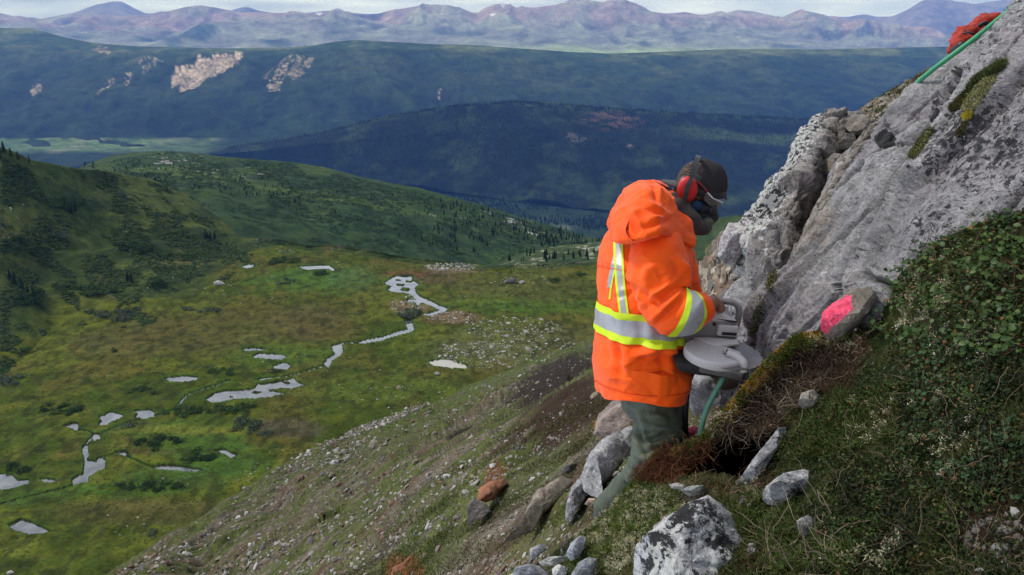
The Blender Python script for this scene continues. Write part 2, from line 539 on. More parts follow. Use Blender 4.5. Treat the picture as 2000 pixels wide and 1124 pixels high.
# ---- valley floor far below
rows = [[(-900, 250, 6900), (2900, 250, 6900)], [(-900, 470, 2900), (2900, 470, 2900)], [(-900, 620, 1950), (2900, 620, 1950)]]
px, py, D, vv = rows_patch(rows, -900, 2900, 420, [70, 20], 1)
p = P(px, py, D)
p[..., 2] = -800 + fbm(p / 300, 3, seed=1) * 5
n = fbm(p / np.array([330, 620, 330.]), 5, seed=61)
n2 = fbm(p / 60, 4, seed=62)
n3 = fbm(p / np.array([200, 420, 200.]), 4, seed=67)
c = mixc((0.07, 0.12, 0.045), (0.13, 0.19, 0.07), sstep(-0.3, 0.4, n2))
wet = (np.abs(py - 285 - 8 * n) < 16) & (px < 500)
forest = sstep(-0.05, 0.12, n + 0.25 * n2) * np.where(wet, 0.25, 1.0)
forest = np.maximum(forest, sstep(296, 305, py) * sstep(600, 300, px))
c = mixc(c, (0.018, 0.034, 0.017), forest)
forest = np.maximum(forest, sstep(26, 8, py - np.interp(px, [300, 430, 500, 870, 1150, 1450, 2000], [312, 318, 330, 376, 408, 446, 480]) + 8 * n2) * sstep(370, 480, px + 40 * n))
forest = np.maximum(forest, sstep(9, 3, py - 272 + 5 * n2) * (px < 520) * 0.8)
c = mixc(c, (0.018, 0.034, 0.017), forest)
c = mixc(c, (0.30, 0.28, 0.20), sstep(0.38, 0.44, n3) * (1 - forest) * 0.35)
terrain_object('valley_floor', p, *px.shape, c, M_forest)

# ---- dark forested ridge
crest = [(-400, 330, 5000), (300, 318, 5000), (400, 300, 5000), (460, 284, 4900), (560, 270, 4800), (648, 254, 4700), (720, 234, 4600), (800, 218, 4550), (880, 205, 4500), (960, 200, 4500), (1000, 196, 4500), (1080, 200, 4500), (1200, 210, 4500), (1320, 218, 4500), (1440, 224, 4500), (1560, 230, 4500), (1800, 240, 4500), (2300, 270, 4500), (2700, 330, 4500)]
rows = [[(a, b + 60, c * 1.28) for a, b, c in crest],
        crest,
        [(-400, 350, 4700), (400, 306, 4700), (700, 275, 4350), (1000, 250, 4200), (1500, 280, 4150), (2000, 290, 4150), (2700, 350, 4200)],
        [(a, b, -792 / (SP + CP * (562 - b) / F)) for a, b in [(-400, 380), (300, 312), (500, 330), (870, 376), (1150, 408), (1450, 446), (2000, 480), (2700, 520)]],
        [(a, b + 14, -850 / (SP + CP * (562 - b - 14) / F)) for a, b in [(-400, 380), (300, 312), (500, 330), (870, 376), (1150, 408), (1450, 446), (2000, 480), (2700, 520)]]]
px, py, D, vv = rows_patch(rows, -400, 2700, 760, [5, 22, 50, 3], 1)
p = P(px, py, D)
m = sstep(1.0, 1.5, vv) * sstep(3.3, 2.9, vv)
p[..., 2] += fbm(p / 160, 4, seed=14) * 22 * sstep(2.3, 2.9, vv)
wx = fbm(p / 300, 3, seed=2) * 90
q = np.stack([(p[..., 0] + wx + 0.25 * p[..., 1]) / 300, p[..., 1] / 900, p[..., 2] * 0], -1)
rg = fbm(q, 5, ridged=True, seed=51)
p[..., 2] += (rg - 0.2) * 24 * m + fbm(p / 30, 3, seed=3) * 3
n = fbm(p / 220, 5, seed=16)
n2 = fbm(p / 45, 4, seed=18)
c = mixc((0.010, 0.016, 0.011), (0.026, 0.042, 0.018), sstep(0.0, 0.6, n + 0.6 * n2))
c = mixc(c, (0.05, 0.08, 0.03), sstep(1.35, 1.0, vv) * sstep(-0.3, 0.4, n2) * 0.8)
band = sstep(16, 5, np.abs(py - 262 - (px - 1400) * 0.04 + 8 * n)) * sstep(1250, 1420, px)
c = mixc(c, (0.055, 0.085, 0.03), band * 0.7)
wxx = px + n2 * 22; wyy = py + n * 10
redp = sstep(1.15, 0.75, np.hypot((wxx - 1190) / 72, (wyy - 236) / 17)) * sstep(-0.25, 0.2, n2)
c = mixc(c, (0.11, 0.062, 0.052), redp * 0.75)
rk = (sstep(1.1, 0.7, np.hypot((wxx - 1245) / 17, (wyy - 293) / 14)) + sstep(1.1, 0.7, np.hypot((wxx - 1128) / 30, (wyy - 270) / 12)) * 0.4) * sstep(0.0, 0.3, n2)
c = mixc(c, (0.24, 0.20, 0.19), np.clip(rk, 0, 1) * 0.7)
terrain_object('forested_ridge', p, *px.shape, c, M_forest)
RIDGE = (p.copy(), px, py, vv)

# ---- nearer spur with heath and scattered spruce (runs down to the V of the valley)
crest = [(-700, 330, 1500), (0, 360, 1500), (130, 340, 1400), (170, 321, 1350), (215, 305, 1320), (260, 298, 1300), (320, 295, 1280), (380, 299, 1260), (430, 305, 1240), (500, 312, 1220), (580, 318, 1200), (640, 328, 1180), (700, 345, 1170), (760, 357, 1160), (820, 368, 1150), (880, 384, 1150), (940, 400, 1160), (1000, 419, 1180), (1050, 434, 1200), (1100, 448, 1220), (1150, 462, 1250), (1250, 480, 1300), (2700, 560, 1500)]
rows = [[(a, b + 90, c * 1.45) for a, b, c in crest],
        crest,
        [(-700, 352, 1000), (0, 372, 1000), (170, 345, 980), (240, 334, 960), (330, 341, 950), (400, 349, 930), (500, 367, 920), (600, 386, 915), (700, 402, 920), (800, 424, 940), (900, 446, 970), (1000, 464, 1010), (1100, 470, 1080), (1200, 482, 1150), (2700, 580, 1300)],
        [(-700, 440, 760), (0, 440, 760), (240, 372, 780), (330, 384, 770), (430, 410, 750), (520, 432, 745), (620, 452, 750), (720, 474, 770), (820, 498, 800), (900, 515, 830), (960, 524, 850), (1040, 512, 880), (1100, 492, 900), (1200, 492, 980), (2700, 640, 1050)],
        [(-700, 560, 620), (0, 560, 620), (400, 500, 610), (520, 530, 600), (700, 560, 620), (900, 570, 650), (1200, 560, 700), (2700, 700, 800)]]
px, py, D, vv = rows_patch(rows, -700, 1500, 700, [6, 30, 50, 14], 1)
p = P(px, py, D)
m = sstep(1.0, 1.4, vv)
wx = fbm(p / 60, 3, seed=2) * 14
q = np.stack([(p[..., 0] + wx + 0.6 * p[..., 1]) / 55, p[..., 1] / 260, p[..., 2] * 0], -1)
rg = fbm(q, 5, ridged=True, seed=71)
p[..., 2] += (rg - 0.2) * 7.5 * m * sstep(1.9, 2.4, vv) + fbm(p / 22, 4, seed=3) * 2.2 * (0.4 + m)
n = fbm(p / 70, 5, seed=26)
n2 = fbm(p / 14, 4, seed=28)
heath = mixc((0.036, 0.062, 0.016), (0.070, 0.098, 0.026), sstep(-0.3, 0.4, n2 + 0.5 * n))
shrub = mixc((0.018, 0.036, 0.014), (0.034, 0.060, 0.020), sstep(-0.3, 0.4, n2))
sm = sstep(-0.12, 0.12, n + 0.35 * n2 + 0.25 * sstep(1.95, 2.3, vv) - 0.35 * sstep(0.25, 0.05, np.abs(vv - 1.85)) + 0.1)
c = mixc(heath, shrub, sm)
rp = sstep(1.2, 0.6, np.hypot((px - 352 + n2 * 8) / 16, (py - 385 - 0.4 * (px - 352)) / 6))
c = mixc(c, (0.15, 0.05, 0.03), rp * 0.8)
wr = sstep(0.30, 0.42, fbm(p / np.array([16, 9, 9.]), 4, seed=33)) * (vv < 1.8) * (px > 300)
c = mixc(c, (0.40, 0.40, 0.36), wr * 0.7 * sstep(0.1, 0.4, fbm(p / 120, 2, seed=37)))
terrain_object('spur', p, *px.shape, c, M_tundra)
SPUR = (p.copy(), px, py, vv)
SPUR_BVH = bvh_of(p, grid_faces(*px.shape))

# ---- pale green knoll on the right of the V
rows = [[(700, 600, 900), (2400, 560, 900)],
        [(700, 560, 800), (935, 524, 790), (985, 508, 780), (1020, 495, 770), (1060, 488, 760), (1100, 480, 755), (1190, 468, 740), (1300, 452, 700), (1380, 432, 660), (1430, 420, 640), (1700, 400, 600), (2400, 380, 560)],
        [(700, 640, 600), (1000, 560, 580), (1200, 560, 560), (1500, 560, 540), (2400, 600, 500)]]
px, py, D, vv = rows_patch(rows, 700, 2400, 380, [6, 70], 1)
p = P(px, py, D)
p[..., 2] += fbm(p / 18, 4, seed=3) * 1.6
n = fbm(p / np.array([26, 50, 30.]), 5, seed=26)
n2 = fbm(p / 6, 4, seed=28)
c = mixc((0.036, 0.056, 0.020), (0.070, 0.088, 0.036), sstep(-0.3, 0.4, n2 + n))
c = mixc(c, (0.028, 0.05, 0.018), sstep(0.0, 0.25, n + 0.35 * n2))
c = mixc(c, (0.32, 0.31, 0.24), sstep(0.25, 0.5, n2 - n * 0.6) * sstep(1240, 1180, px) * 0.8)
terrain_object('knoll', p, *px.shape, c, M_tundra)
KNOLL = (p.copy(), px, py, vv)
KNOLL_BVH = bvh_of(p, grid_faces(*px.shape))

# ---- the meadow bowl with its left slope
ZM = -130.0
def meadow_D(py):
    u = (562.0 - np.asarray(py, float)) / F
    return ZM / (SP + CP * u)
mD = lambda y: float(meadow_D(y))
foot = [(-500, 800), (0, 735), (60, 690), (100, 640), (200, 628), (300, 618), (380, 585), (430, 545), (470, 505), (505, 488)]
ridge = [(-500, 190, 430), (-200, 240, 440), (0, 287, 450), (30, 298, 455), (60, 312, 462), (100, 320, 475), (140, 328, 490), (170, 331, 510), (220, 336, 540), (300, 352, 570), (360, 380, 580), (420, 420, 575), (470, 462, 560), (520, 470, 545)]
lip = [(540, 468), (570, 472), (600, 480), (640, 478), (680, 483), (720, 489), (760, 497), (800, 503), (850, 508), (900, 514), (950, 520), (1030, 517), (1100, 514), (1190, 511), (1320, 507), (1500, 500), (2400, 480)]
r1 = ridge + [(a, b, mD(b) * (1.0 if a > 760 else 0.985)) for a, b in lip]
r0 = [(a, b + 70, d * 1.5) for a, b, d in r1]
r2 = [(a, b, mD(b)) for a, b in foot] + [(a, b + 12, mD(b + 12)) for a, b in lip]
rm = []
for a in np.linspace(-500, 2400, 60):
    ya = np.interp(a, [q[0] for q in r1], [q[1] for q in r1]); yb = np.interp(a, [q[0] for q in r2], [q[1] for q in r2])
    da = np.interp(a, [q[0] for q in r1], [q[2] for q in r1]); db = np.interp(a, [q[0] for q in r2], [q[2] for q in r2])
    rm.append((a, 0.45 * ya + 0.55 * yb, 1 / (0.45 / da + 0.55 / db) * (1.035 if a < 470 else 1.0)))
r3 = [(-500, 1240, mD(1240)), (2400, 1240, mD(1240))]
rows = [r0, r1, rm, r2, r3]
px, py, D, vv = rows_patch(rows, -400, 1500, 800, [5, 40, 40, 250], 1)
p = P(px, py, D)
flat = sstep(2.75, 3.03, vv)
n = fbm(p / 30, 5, seed=26)
n2 = fbm(p / 5, 4, seed=28)
ns = fbm(np.stack([(p[..., 0] * 0.8 - p[..., 1] * 0.35) / 13, (p[..., 0] * 0.35 + p[..., 1] * 0.8) / 55, p[..., 2] * 0], -1), 4, seed=29)
p[..., 2] += (n * 2.2 + ns * 2.0) * (1 - flat) * sstep(1.0, 1.15, vv) + n2 * 0.7 * (1 - 0.72 * flat)
p[..., 2] += n * 0.35 * flat

# ponds and brook outlines (pixels of the photograph, laid on the flat of the bowl)
def A2(*q): return [(500 + a / 2.81, 400 + b / 2.81) for a, b in q]
def A3(*q): return [(a / 2.3217, 640 + b / 2.3217) for a, b in q]
PONDS = [
 A2((230,340),(330,334),(400,333),(432,352),(427,364),(395,351),(320,353),(298,358)),
 [(471,521),(484,517),(498,517),(486,524)],
 A2((708,425),(740,408),(760,395),(860,393),(850,420),(892,430),(885,445),(865,455),(878,480),(892,500),(960,530),(1015,558),(1052,570),(1030,588),(950,610),(918,600),(960,595),(1010,578),(980,562),(940,545),(905,535),(884,556),(876,540),(820,522),(866,514),(862,500),(820,484),(770,480),(718,466),(745,450),(720,437)),
 A2((818,635),(850,632),(869,680),(850,697),(740,726),(680,745),(570,762),(563,752),(700,723),(780,698),(833,684),(822,660)),
 A2((416,775),(470,760),(478,800),(462,827),(414,857),(397,892),(374,872),(392,845),(436,820),(422,797)),
 A3((935,325),(975,300),(1000,290),(1150,278),(1165,258),(1230,250),(1300,240),(1330,228),(1345,245),(1382,260),(1330,272),(1260,275),(1200,282),(1298,297),(1200,317),(1060,322),(1000,337),(960,341)),
 A3((1098,98),(1140,91),(1205,98),(1180,105),(1120,104)),
 A3((1146,128),(1180,117),(1292,126),(1286,140),(1240,144),(1158,136)),
 A3((1236,175),(1290,160),(1316,170),(1300,187),(1250,188)),
 A3((748,230),(800,221),(830,219),(897,226),(885,239),(840,244),(768,244)),
 A3((448,405),(500,384),(530,389),(567,398),(540,413),(500,427),(480,442),(446,440),(464,421)),
 A3((612,378),(650,373),(690,375),(705,388),(680,403),(650,412),(612,406),(624,391)),
 A3((278,448),(340,429),(357,438),(346,470),(320,456)),
 A3((373,540),(402,530),(395,560),(402,580),(388,598),(436,608),(450,588),(478,598),(473,642),(450,647),(402,677),(402,702),(332,714),(326,690),(378,660),(386,612),(378,575)),
 A3((416,490),(440,481),(464,500),(425,514)),
 A3((-200,660),(0,663),(50,666),(80,693),(132,690),(126,706),(90,717),(60,727),(0,736),(-200,740)),
 A3((183,684),(252,689),(247,704),(200,702)),
 A3((688,633),(720,625),(790,625),(850,634),(922,645),(880,654),(800,649),(708,644)),
 A3((968,558),(1020,553),(1078,582),(1045,592),(1010,570)),
 A3((522,569),(560,561),(588,575),(540,579)), A3((688,559),(722,558),(710,570)),
 A3((40,895),(100,868),(150,886),(182,903),(228,925),(190,934),(130,937),(58,920)),
 A2((946,862),(1000,850),(1060,853),(1163,884),(1152,897),(1080,898),(978,887)),
]
CHANS = [A2((852,632),(905,604)), A2((565,757),(500,757),(440,768),(425,775)), A2((380,882),(265,915),(175,940),(60,955),(-10,962)),
         A3((0,802),(80,777),(200,752),(332,716)), A3((388,532),(410,503),(480,470),(560,438),(620,420),(700,398),(790,375),(850,302),(950,270),(1040,240)), A3((355,463),(405,472),(430,484)), A3((460,590),(520,575)), A3((700,640),(560,580))]
sd = np.full(px.shape, 60.0)
near = (vv > 2.4)
x_, y_ = px[near], py[near]
jx = fbm(np.stack([x_ / 9, y_ / 5, x_ * 0], -1), 3, seed=91) * 2.6
jy = fbm(np.stack([x_ / 9, y_ / 5, x_ * 0], -1), 3, seed=92) * 1.1
s_ = np.full(x_.shape, 60.0)
for poly in PONDS:
    pl = np.array(poly)
    bb = (x_ > pl[:, 0].min() - 30) & (x_ < pl[:, 0].max() + 30) & (y_ > pl[:, 1].min() - 25) & (y_ < pl[:, 1].max() + 25)
    xx, yy = x_[bb] + jx[bb], y_[bb] + jy[bb]
    d = poly_dist(xx, yy * 1.6, pl * np.array([1, 1.6]))
    d = np.where(point_in_poly(xx, yy, poly), -d, d)
    s_[bb] = np.minimum(s_[bb], d)
ch = np.full(x_.shape, 60.0)
for l in CHANS:
    ch = np.minimum(ch, poly_dist(x_ + jx, (y_ + jy) * 1.6, np.array(l) * np.array([1, 1.6]), closed=False))
for (ix, iy, ia, ib) in ((783, 556, 8, 2.2), (791, 565, 9, 3.0), (799, 549, 6, 2.0), (778, 547, 5, 1.6), (826, 601, 19, 5.5), (806, 583, 5, 1.6), (500, 766, 9, 1.8), (560, 748, 7, 1.5), (452, 775, 6, 1.4)):
    di = (np.hypot((x_ + jx - ix) / ia, (y_ + jy - iy) / ib) - 1) * -ib * 1.6
    s_ = np.maximum(s_, di + 0.4)
sd[near] = s_
chd = np.full(px.shape, 60.0); chd[near] = ch
wd = np.minimum(sd, chd - 1.0)
base = p[..., 2] - 0
h = sstep(-1.8, 1.6, wd)
p[..., 2] = np.where(vv > 2.4, (base + 0.35) * 1.0 - (1 - h) * 1.3, p[..., 2])
slope_col = mixc((0.034, 0.054, 0.014), (0.066, 0.084, 0.020), sstep(-0.3, 0.4, n2 * 0.6 + n))
slope_col = mixc(slope_col, (0.085, 0.070, 0.030), sstep(0.15, 0.45, fbm(p / np.array([14, 50, 14.]), 4, seed=41)) * 0.5)
slope_col = mixc(slope_col, (0.022, 0.038, 0.014), sstep(-0.05, 0.18, ns + 0.4 * n2) * 0.9)
slope_col = mixc(slope_col, (0.17, 0.15, 0.11), sstep(1.25, 1.05, vv) * (px > 500) * sstep(-0.2, 0.3, n2 + n) * 0.8)
mg = mixc((0.046, 0.068, 0.009), (0.092, 0.104, 0.014), sstep(-0.5, 0.5, n2 * 0.8 + n))
nb = fbm(p / np.array([26, 40, 26.]), 4, seed=43)
mg = mixc(mg, (0.092, 0.074, 0.018), sstep(0.0, 0.4, nb + 0.3 * n2) * 0.6)
def blob(cx, cy, rx, ry, soft=0.5, k=0.5):
    d = np.hypot((px - cx) / rx, (py - cy) / ry) + n * 0.35 + n2 * 0.25
    return sstep(1 + soft * 0.5, 1 - soft, d) * k
for (a, b, ra, rb, k, cc_) in [
    (620, 548, 120, 26, 0.95, (0.056, 0.108, 0.018)), (690, 545, 55, 22, 0.9, (0.060, 0.112, 0.032)), (545, 695, 110, 22, 0.7, (0.062, 0.105, 0.016)), (760, 760, 180, 30, 0.6, (0.074, 0.110, 0.018)),
    (360, 862, 130, 42, 0.85, (0.060, 0.108, 0.016)), (430, 905, 110, 40, 0.85, (0.048, 0.095, 0.016)), (330, 940, 130, 30, 0.8, (0.044, 0.088, 0.016)), (250, 960, 160, 20, 0.6, (0.040, 0.100, 0.014)), (60, 970, 100, 20, 0.7, (0.048, 0.090, 0.016)),
    (360, 842, 110, 10, 0.5, (0.17, 0.17, 0.03)), (470, 842, 50, 8, 0.4, (0.19, 0.18, 0.02)), (30, 1070, 60, 20, 0.6, (0.13, 0.15, 0.02)), (1030, 600, 170, 14, 0.7, (0.055, 0.105, 0.016)), (930, 585, 60, 12, 0.6, (0.085, 0.13, 0.016)),
    (360, 655, 190, 48, 0.6, (0.080, 0.066, 0.024)), (600, 635, 90, 38, 0.7, (0.085, 0.068, 0.026)), (850, 542, 60, 16, 0.7, (0.085, 0.060, 0.034)), (790, 537, 45, 7, 0.8, (0.14, 0.055, 0.030)), (900, 528, 60, 9, 0.6, (0.17, 0.11, 0.075)), (300, 1000, 200, 30, 0.55, (0.080, 0.060, 0.026)),
    (800, 600, 55, 18, 0.7, (0.15, 0.10, 0.06)), (880, 622, 60, 14, 0.7, (0.16, 0.095, 0.055)), (560, 840, 70, 20, 0.75, (0.075, 0.060, 0.042)), (280, 885, 70, 8, 0.6, (0.10, 0.065, 0.028)), (200, 680, 80, 30, 0.4, (0.08, 0.062, 0.030)),
    (1000, 680, 170, 50, 0.45, (0.105, 0.105, 0.055)), (720, 560, 60, 40, 0.3, (0.08, 0.085, 0.02)), (1010, 560, 150, 30, 0.4, (0.085, 0.078, 0.030))]:
    mg = mixc(mg, cc_, blob(a, b, ra, rb, 0.5, k))
tus = sstep(0.15, 0.5, vnoise(p / np.array([2.2, 3.5, 2.2]), 5))
mg = mixc(mg, (0.026, 0.032, 0.010), tus * 0.6)
mg = mixc(mg, (0.045, 0.105, 0.014), sstep(9, 3, wd) * 0.55)
mg = mixc(mg, (0.020, 0.016, 0.009), sstep(2.6, 0.6, wd) * 0.9)
c = mixc(slope_col, mg, sstep(2.55, 2.95, vv + n * 0.25))
rockb = (np.hypot((px - 133) / 15, (py - 322) / 5) < 1)
terrain_object('meadow', p, *px.shape, c, M_meadow)
MEADOW_BVH = bvh_of(p, grid_faces(*px.shape))
MEADOW = (p.copy(), px, py, vv)

# water
wm = MatB('still_water')
v = wm.tc()
wm.color(wm.ramp(wm.noise(v, 0.22, 5), [(0.38, (0.035, 0.036, 0.032)), (0.62, (0.14, 0.14, 0.13))]))
wm.rough(0.05); wm.spec(0.8)
wm.b.inputs['IOR'].default_value = 1.6
wm.b.inputs['Coat Weight'].default_value = 1.0
wm.bump(wm.noise(v, 1.5, 2), 0.03, 0.02)
mud = simple_mat('silty_pond_bed', (0.40, 0.38, 0.33), 0.35, 0.6, nscale=0.3, namt=0.1)
for k, poly in enumerate(PONDS):
    pl = np.array(poly); ce = pl.mean(0)
    D_ = meadow_D(pl[:, 1])
    w = P(pl[:, 0], pl[:, 1], D_)
    cen = w.mean(0)
    # grow the sheet a little so the bank cuts the shoreline
    nxt = np.roll(w, -1, 0) - np.roll(w, 1, 0)
    nr = np.stack([nxt[:, 1], -nxt[:, 0], nxt[:, 0] * 0], -1)
    nr /= np.linalg.norm(nr, axis=1, keepdims=True) + 1e-9
    area = 0.5 * np.sum(w[:, 0] * np.roll(w[:, 1], -1) - np.roll(w[:, 0], -1) * w[:, 1])
    w = w + nr * (1 if area > 0 else -1) * 0.8
    w[:, 2] = ZM - 0.22
    me = bpy.data.meshes.new('pond_water')
    me.from_pydata([tuple(q) for q in w.tolist()], [], [list(range(len(w)))])
    o = link('pond_water' if k != 3 and k != 4 and k != 2 and k != 13 else 'brook_water', me, mat=mud if k in (22,) else wm.m)
    tag(o, kind='structure')
def ribbon(name, pts, wpx, mat, z):
    pl = np.array(pts); t = np.linspace(0, len(pl) - 1, len(pl) * 6)
    q = cr_interp(pl, t)
    w = P(q[:, 0], q[:, 1], meadow_D(q[:, 1]))
    d = np.gradient(w, axis=0); nr = np.stack([-d[:, 1], d[:, 0], d[:, 0] * 0], -1); nr /= np.linalg.norm(nr, axis=1, keepdims=True)
    a = w + nr * wpx; b = w - nr * wpx
    vv_ = np.concatenate([a, b]); vv_[:, 2] = z
    m_ = len(a); f = [(i, i + 1, m_ + i + 1, m_ + i) for i in range(m_ - 1)]
    return tag(link(name, np_mesh(name, vv_, np.array(f), True, None, [mat])), kind='structure')
for l in CHANS:
    ribbon('brook_water', l, 0.7, wm.m, ZM - 0.24)

# ---- the near hillside : scree and turf falling away to the left
def tps_fit(pts, lam=1e-3):
    pts = np.array(pts, float); X = pts[:, :2] / 300.0; y = np.log(pts[:, 2])
    n = len(X)
    r = np.linalg.norm(X[:, None] - X[None], axis=-1)
    K = np.where(r > 0, r * r * np.log(r + 1e-12), 0) + np.eye(n) * lam
    Pm = np.c_[np.ones(n), X]
    A = np.zeros((n + 3, n + 3)); A[:n, :n] = K; A[:n, n:] = Pm; A[n:, :n] = Pm.T
    return X, np.linalg.solve(A, np.r_[y, 0, 0, 0])
def tps_eval(fit, x, y):
    X, w = fit; n = len(X)
    sh = x.shape; q = np.stack([x.ravel(), y.ravel()], -1) / 300.0
    out_ = np.empty(len(q))
    for s in range(0, len(q), 60000):
        qq = q[s:s + 60000]
        r = np.linalg.norm(qq[:, None] - X[None], axis=-1)
        out_[s:s + 60000] = (r * r * np.log(r + 1e-12)) @ w[:n] + w[n] + qq @ w[n + 1:]
    return np.exp(out_).reshape(sh)
bl = [(1380, 515), (1300, 575), (1165, 652), (1080, 690), (1000, 722), (900, 762), (800, 800), (700, 835), (620, 872), (520, 925), (430, 985), (330, 1045), (220, 1124), (120, 1190), (0, 1270)]
ctl = [(a, b, mD(b)) for a, b in bl]
ctl += [(a - 14, b - 22, mD(b - 22) * 1.45) for a, b in bl]
ctl += [(1165, 690, 190), (1165, 725, 90), (1165, 765, 38), (1080, 740, 150), (1080, 790, 55), (1000, 780, 130), (1000, 840, 48), (920, 860, 70), (900, 810, 180), (820, 870, 130), (760, 930, 90), (860, 930, 40), (700, 900, 190),
        (660, 980, 120), (560, 1010, 170), (480, 1060, 150), (600, 1060, 75), (400, 1124, 150), (500, 1124, 80), (600, 1124, 42), (700, 1080, 32), (800, 1000, 28), (700, 1124, 22), (800, 1080, 16), (900, 1000, 14),
        (1000, 900, 20), (960, 950, 14), (1040, 930, 10.5), (1100, 850, 15), (1165, 800, 16), (1165, 850, 8.5), (1215, 830, 7.0), (1100, 900, 9), (1120, 960, 5.6), (1000, 1020, 7.5), (1050, 1060, 4.8), (900, 1124, 7.5), (980, 1124, 5.0), (1060, 1110, 3.9), (1110, 1080, 3.5), (1150, 1030, 3.6), (1180, 1000, 3.5),
        (1230, 920, 4.0), (1260, 860, 4.6), (1320, 800, 4.8), (1300, 920, 4.3), (1280, 1000, 3.9), (1200, 1124, 3.5), (1000, 1300, 3.4), (700, 1400, 6), (1300, 1300, 2.9), (400, 1400, 20), (0, 1500, 60), (1600, 1300, 2.7), (1450, 900, 4.0),
        (1380, 600, 6.2), (1350, 560, 9), (1420, 640, 4.9), (1350, 700, 5.0), (1450, 760, 4.1), (1400, 830, 3.8), (1260, 700, 12), (1260, 640, 30), (1500, 700, 3.9), (1520, 820, 4.1), (1600, 1000, 3.4)]
fit = tps_fit(ctl, 2e-4)
nu, nv = 600, 400
t_ = np.linspace(0, 1, nv)[:, None]
xs = np.linspace(-150, 1560, nu)[None, :]
topy = np.interp(xs, [-150, 0, 120, 220, 330, 430, 520, 620, 700, 800, 900, 1000, 1080, 1165, 1300, 1380, 1460, 1560], np.array([1370, 1270, 1190, 1124, 1045, 985, 925, 872, 835, 800, 762, 722, 690, 652, 575, 540, 580, 700]) - 20)
py = topy + (1420 - topy) * t_ ** 1.15
px = np.broadcast_to(xs, py.shape)
D = tps_eval(fit, px, py)
p = P(px, py, D)
dirc = np.array([0.627, 0.779]); al = p[..., 0] * dirc[0] + p[..., 1] * dirc[1]; ac = -p[..., 0] * dirc[1] + p[..., 1] * dirc[0]
L = lambda a, b, s, o=5, r=False: fbm(np.stack([al / a, ac / b, p[..., 2] * 0], -1), o, seed=s, ridged=r)
big = L(38, 11, 5, 4)
mid = L(7, 2.6, 6, 5)
sm = L(0.9, 0.6, 7, 5)
fine = L(0.16, 0.13, 8, 4)
fadeb = sstep(0.0, 0.12, t_)
p[..., 2] += fadeb * (big * 3.2 * sstep(25, 90, D) + mid * 0.75 * sstep(4.5, 16, D) + sm * 0.13 * sstep(2.2, 4, D) + fine * 0.022)
bank = fadeb * sstep(0.35, 0.42, L(16, 3.0, 15, 4) * 0.5 + 0.5) * 0.8 * sstep(10, 30, D)
p[..., 2] += bank
scree = sstep(-0.15, 0.2, big * 0.6 + mid * 0.5 + 0.25 * sm)
turf_n = L(14, 2.2, 25, 5)
cs = mixc((0.062, 0.052, 0.038), (0.150, 0.128, 0.098), sstep(-0.3, 0.3, sm + fine * 0.6))
cs = mixc(cs, (0.095, 0.055, 0.036), sstep(0.1, 0.4, L(9, 3, 44, 4)) * 0.6)
cg = mixc((0.038, 0.052, 0.012), (0.076, 0.098, 0.020), sstep(-0.3, 0.4, sm + 0.5 * fine))
cg = mixc(cg, (0.085, 0.085, 0.040), sstep(-0.1, 0.4, L(3, 1.2, 64, 4)) * 0.6)
gm = sstep(-0.20, 0.06, turf_n + 0.35 * mid + 0.25 * sm)
gm = np.maximum(gm, sstep(1.6, 0.9, np.hypot((px - 760) / 130, (py - 850 + (px - 760) * 0.42) / 18)) * 0.9)
c = mixc(cs, cg, gm * 0.85)
c = mixc(c, (0.060, 0.085, 0.018), sstep(0.06, 0.0, t_ - 0.05 + 0.1 * mid) * 0.8 * (px < 1200))
def dblob(cx, cy, l, w, ang, k):
    ca, sa = math.cos(R(ang)), math.sin(R(ang))
    u_ = (px - cx) * ca - (py - cy) * sa; v_ = (px - cx) * sa + (py - cy) * ca
    return sstep(1.25, 0.7, np.hypot(u_ / l, v_ / w) + 0.35 * mid + 0.35 * sm) * k
c = mixc(c, (0.030, 0.024, 0.020), dblob(1070, 770, 110, 45, 32, 1.0))
c = mixc(c, (0.038, 0.024, 0.017), dblob(1100, 835, 115, 30, 32, 1.0))
c = mixc(c, (0.026, 0.021, 0.017), dblob(895, 865, 36, 26, 20, 1.0))
c = mixc(c, (0.16, 0.058, 0.026), dblob(965, 950, 24, 12, 30, 0.8) + dblob(790, 1108, 32, 18, 10, 0.8))
c = mixc(c, (0.105, 0.100, 0.080), dblob(600, 810, 60, 12, 20, 0.8))
terrain_object('hillside', p, nv, nu, c, terrain_mat('scree_and_turf', 1.1, 0.35, (0.7, 0.03)))
HILL_BVH = bvh_of(p, grid_faces(nv, nu))
HILL = (p.copy(), px, py, D)
# ================================================================== NEAR ROCKS AND TURF
def normals_grid(p):
    du = np.gradient(p, axis=1); dv = np.gradient(p, axis=0)
    n = np.cross(du, dv); n /= np.linalg.norm(n, axis=-1, keepdims=True) + 1e-12
    s = np.sign(np.sum(n * (-p), -1)).mean()          # towards the camera on the whole
    return n * (1 if s >= 0 else -1)

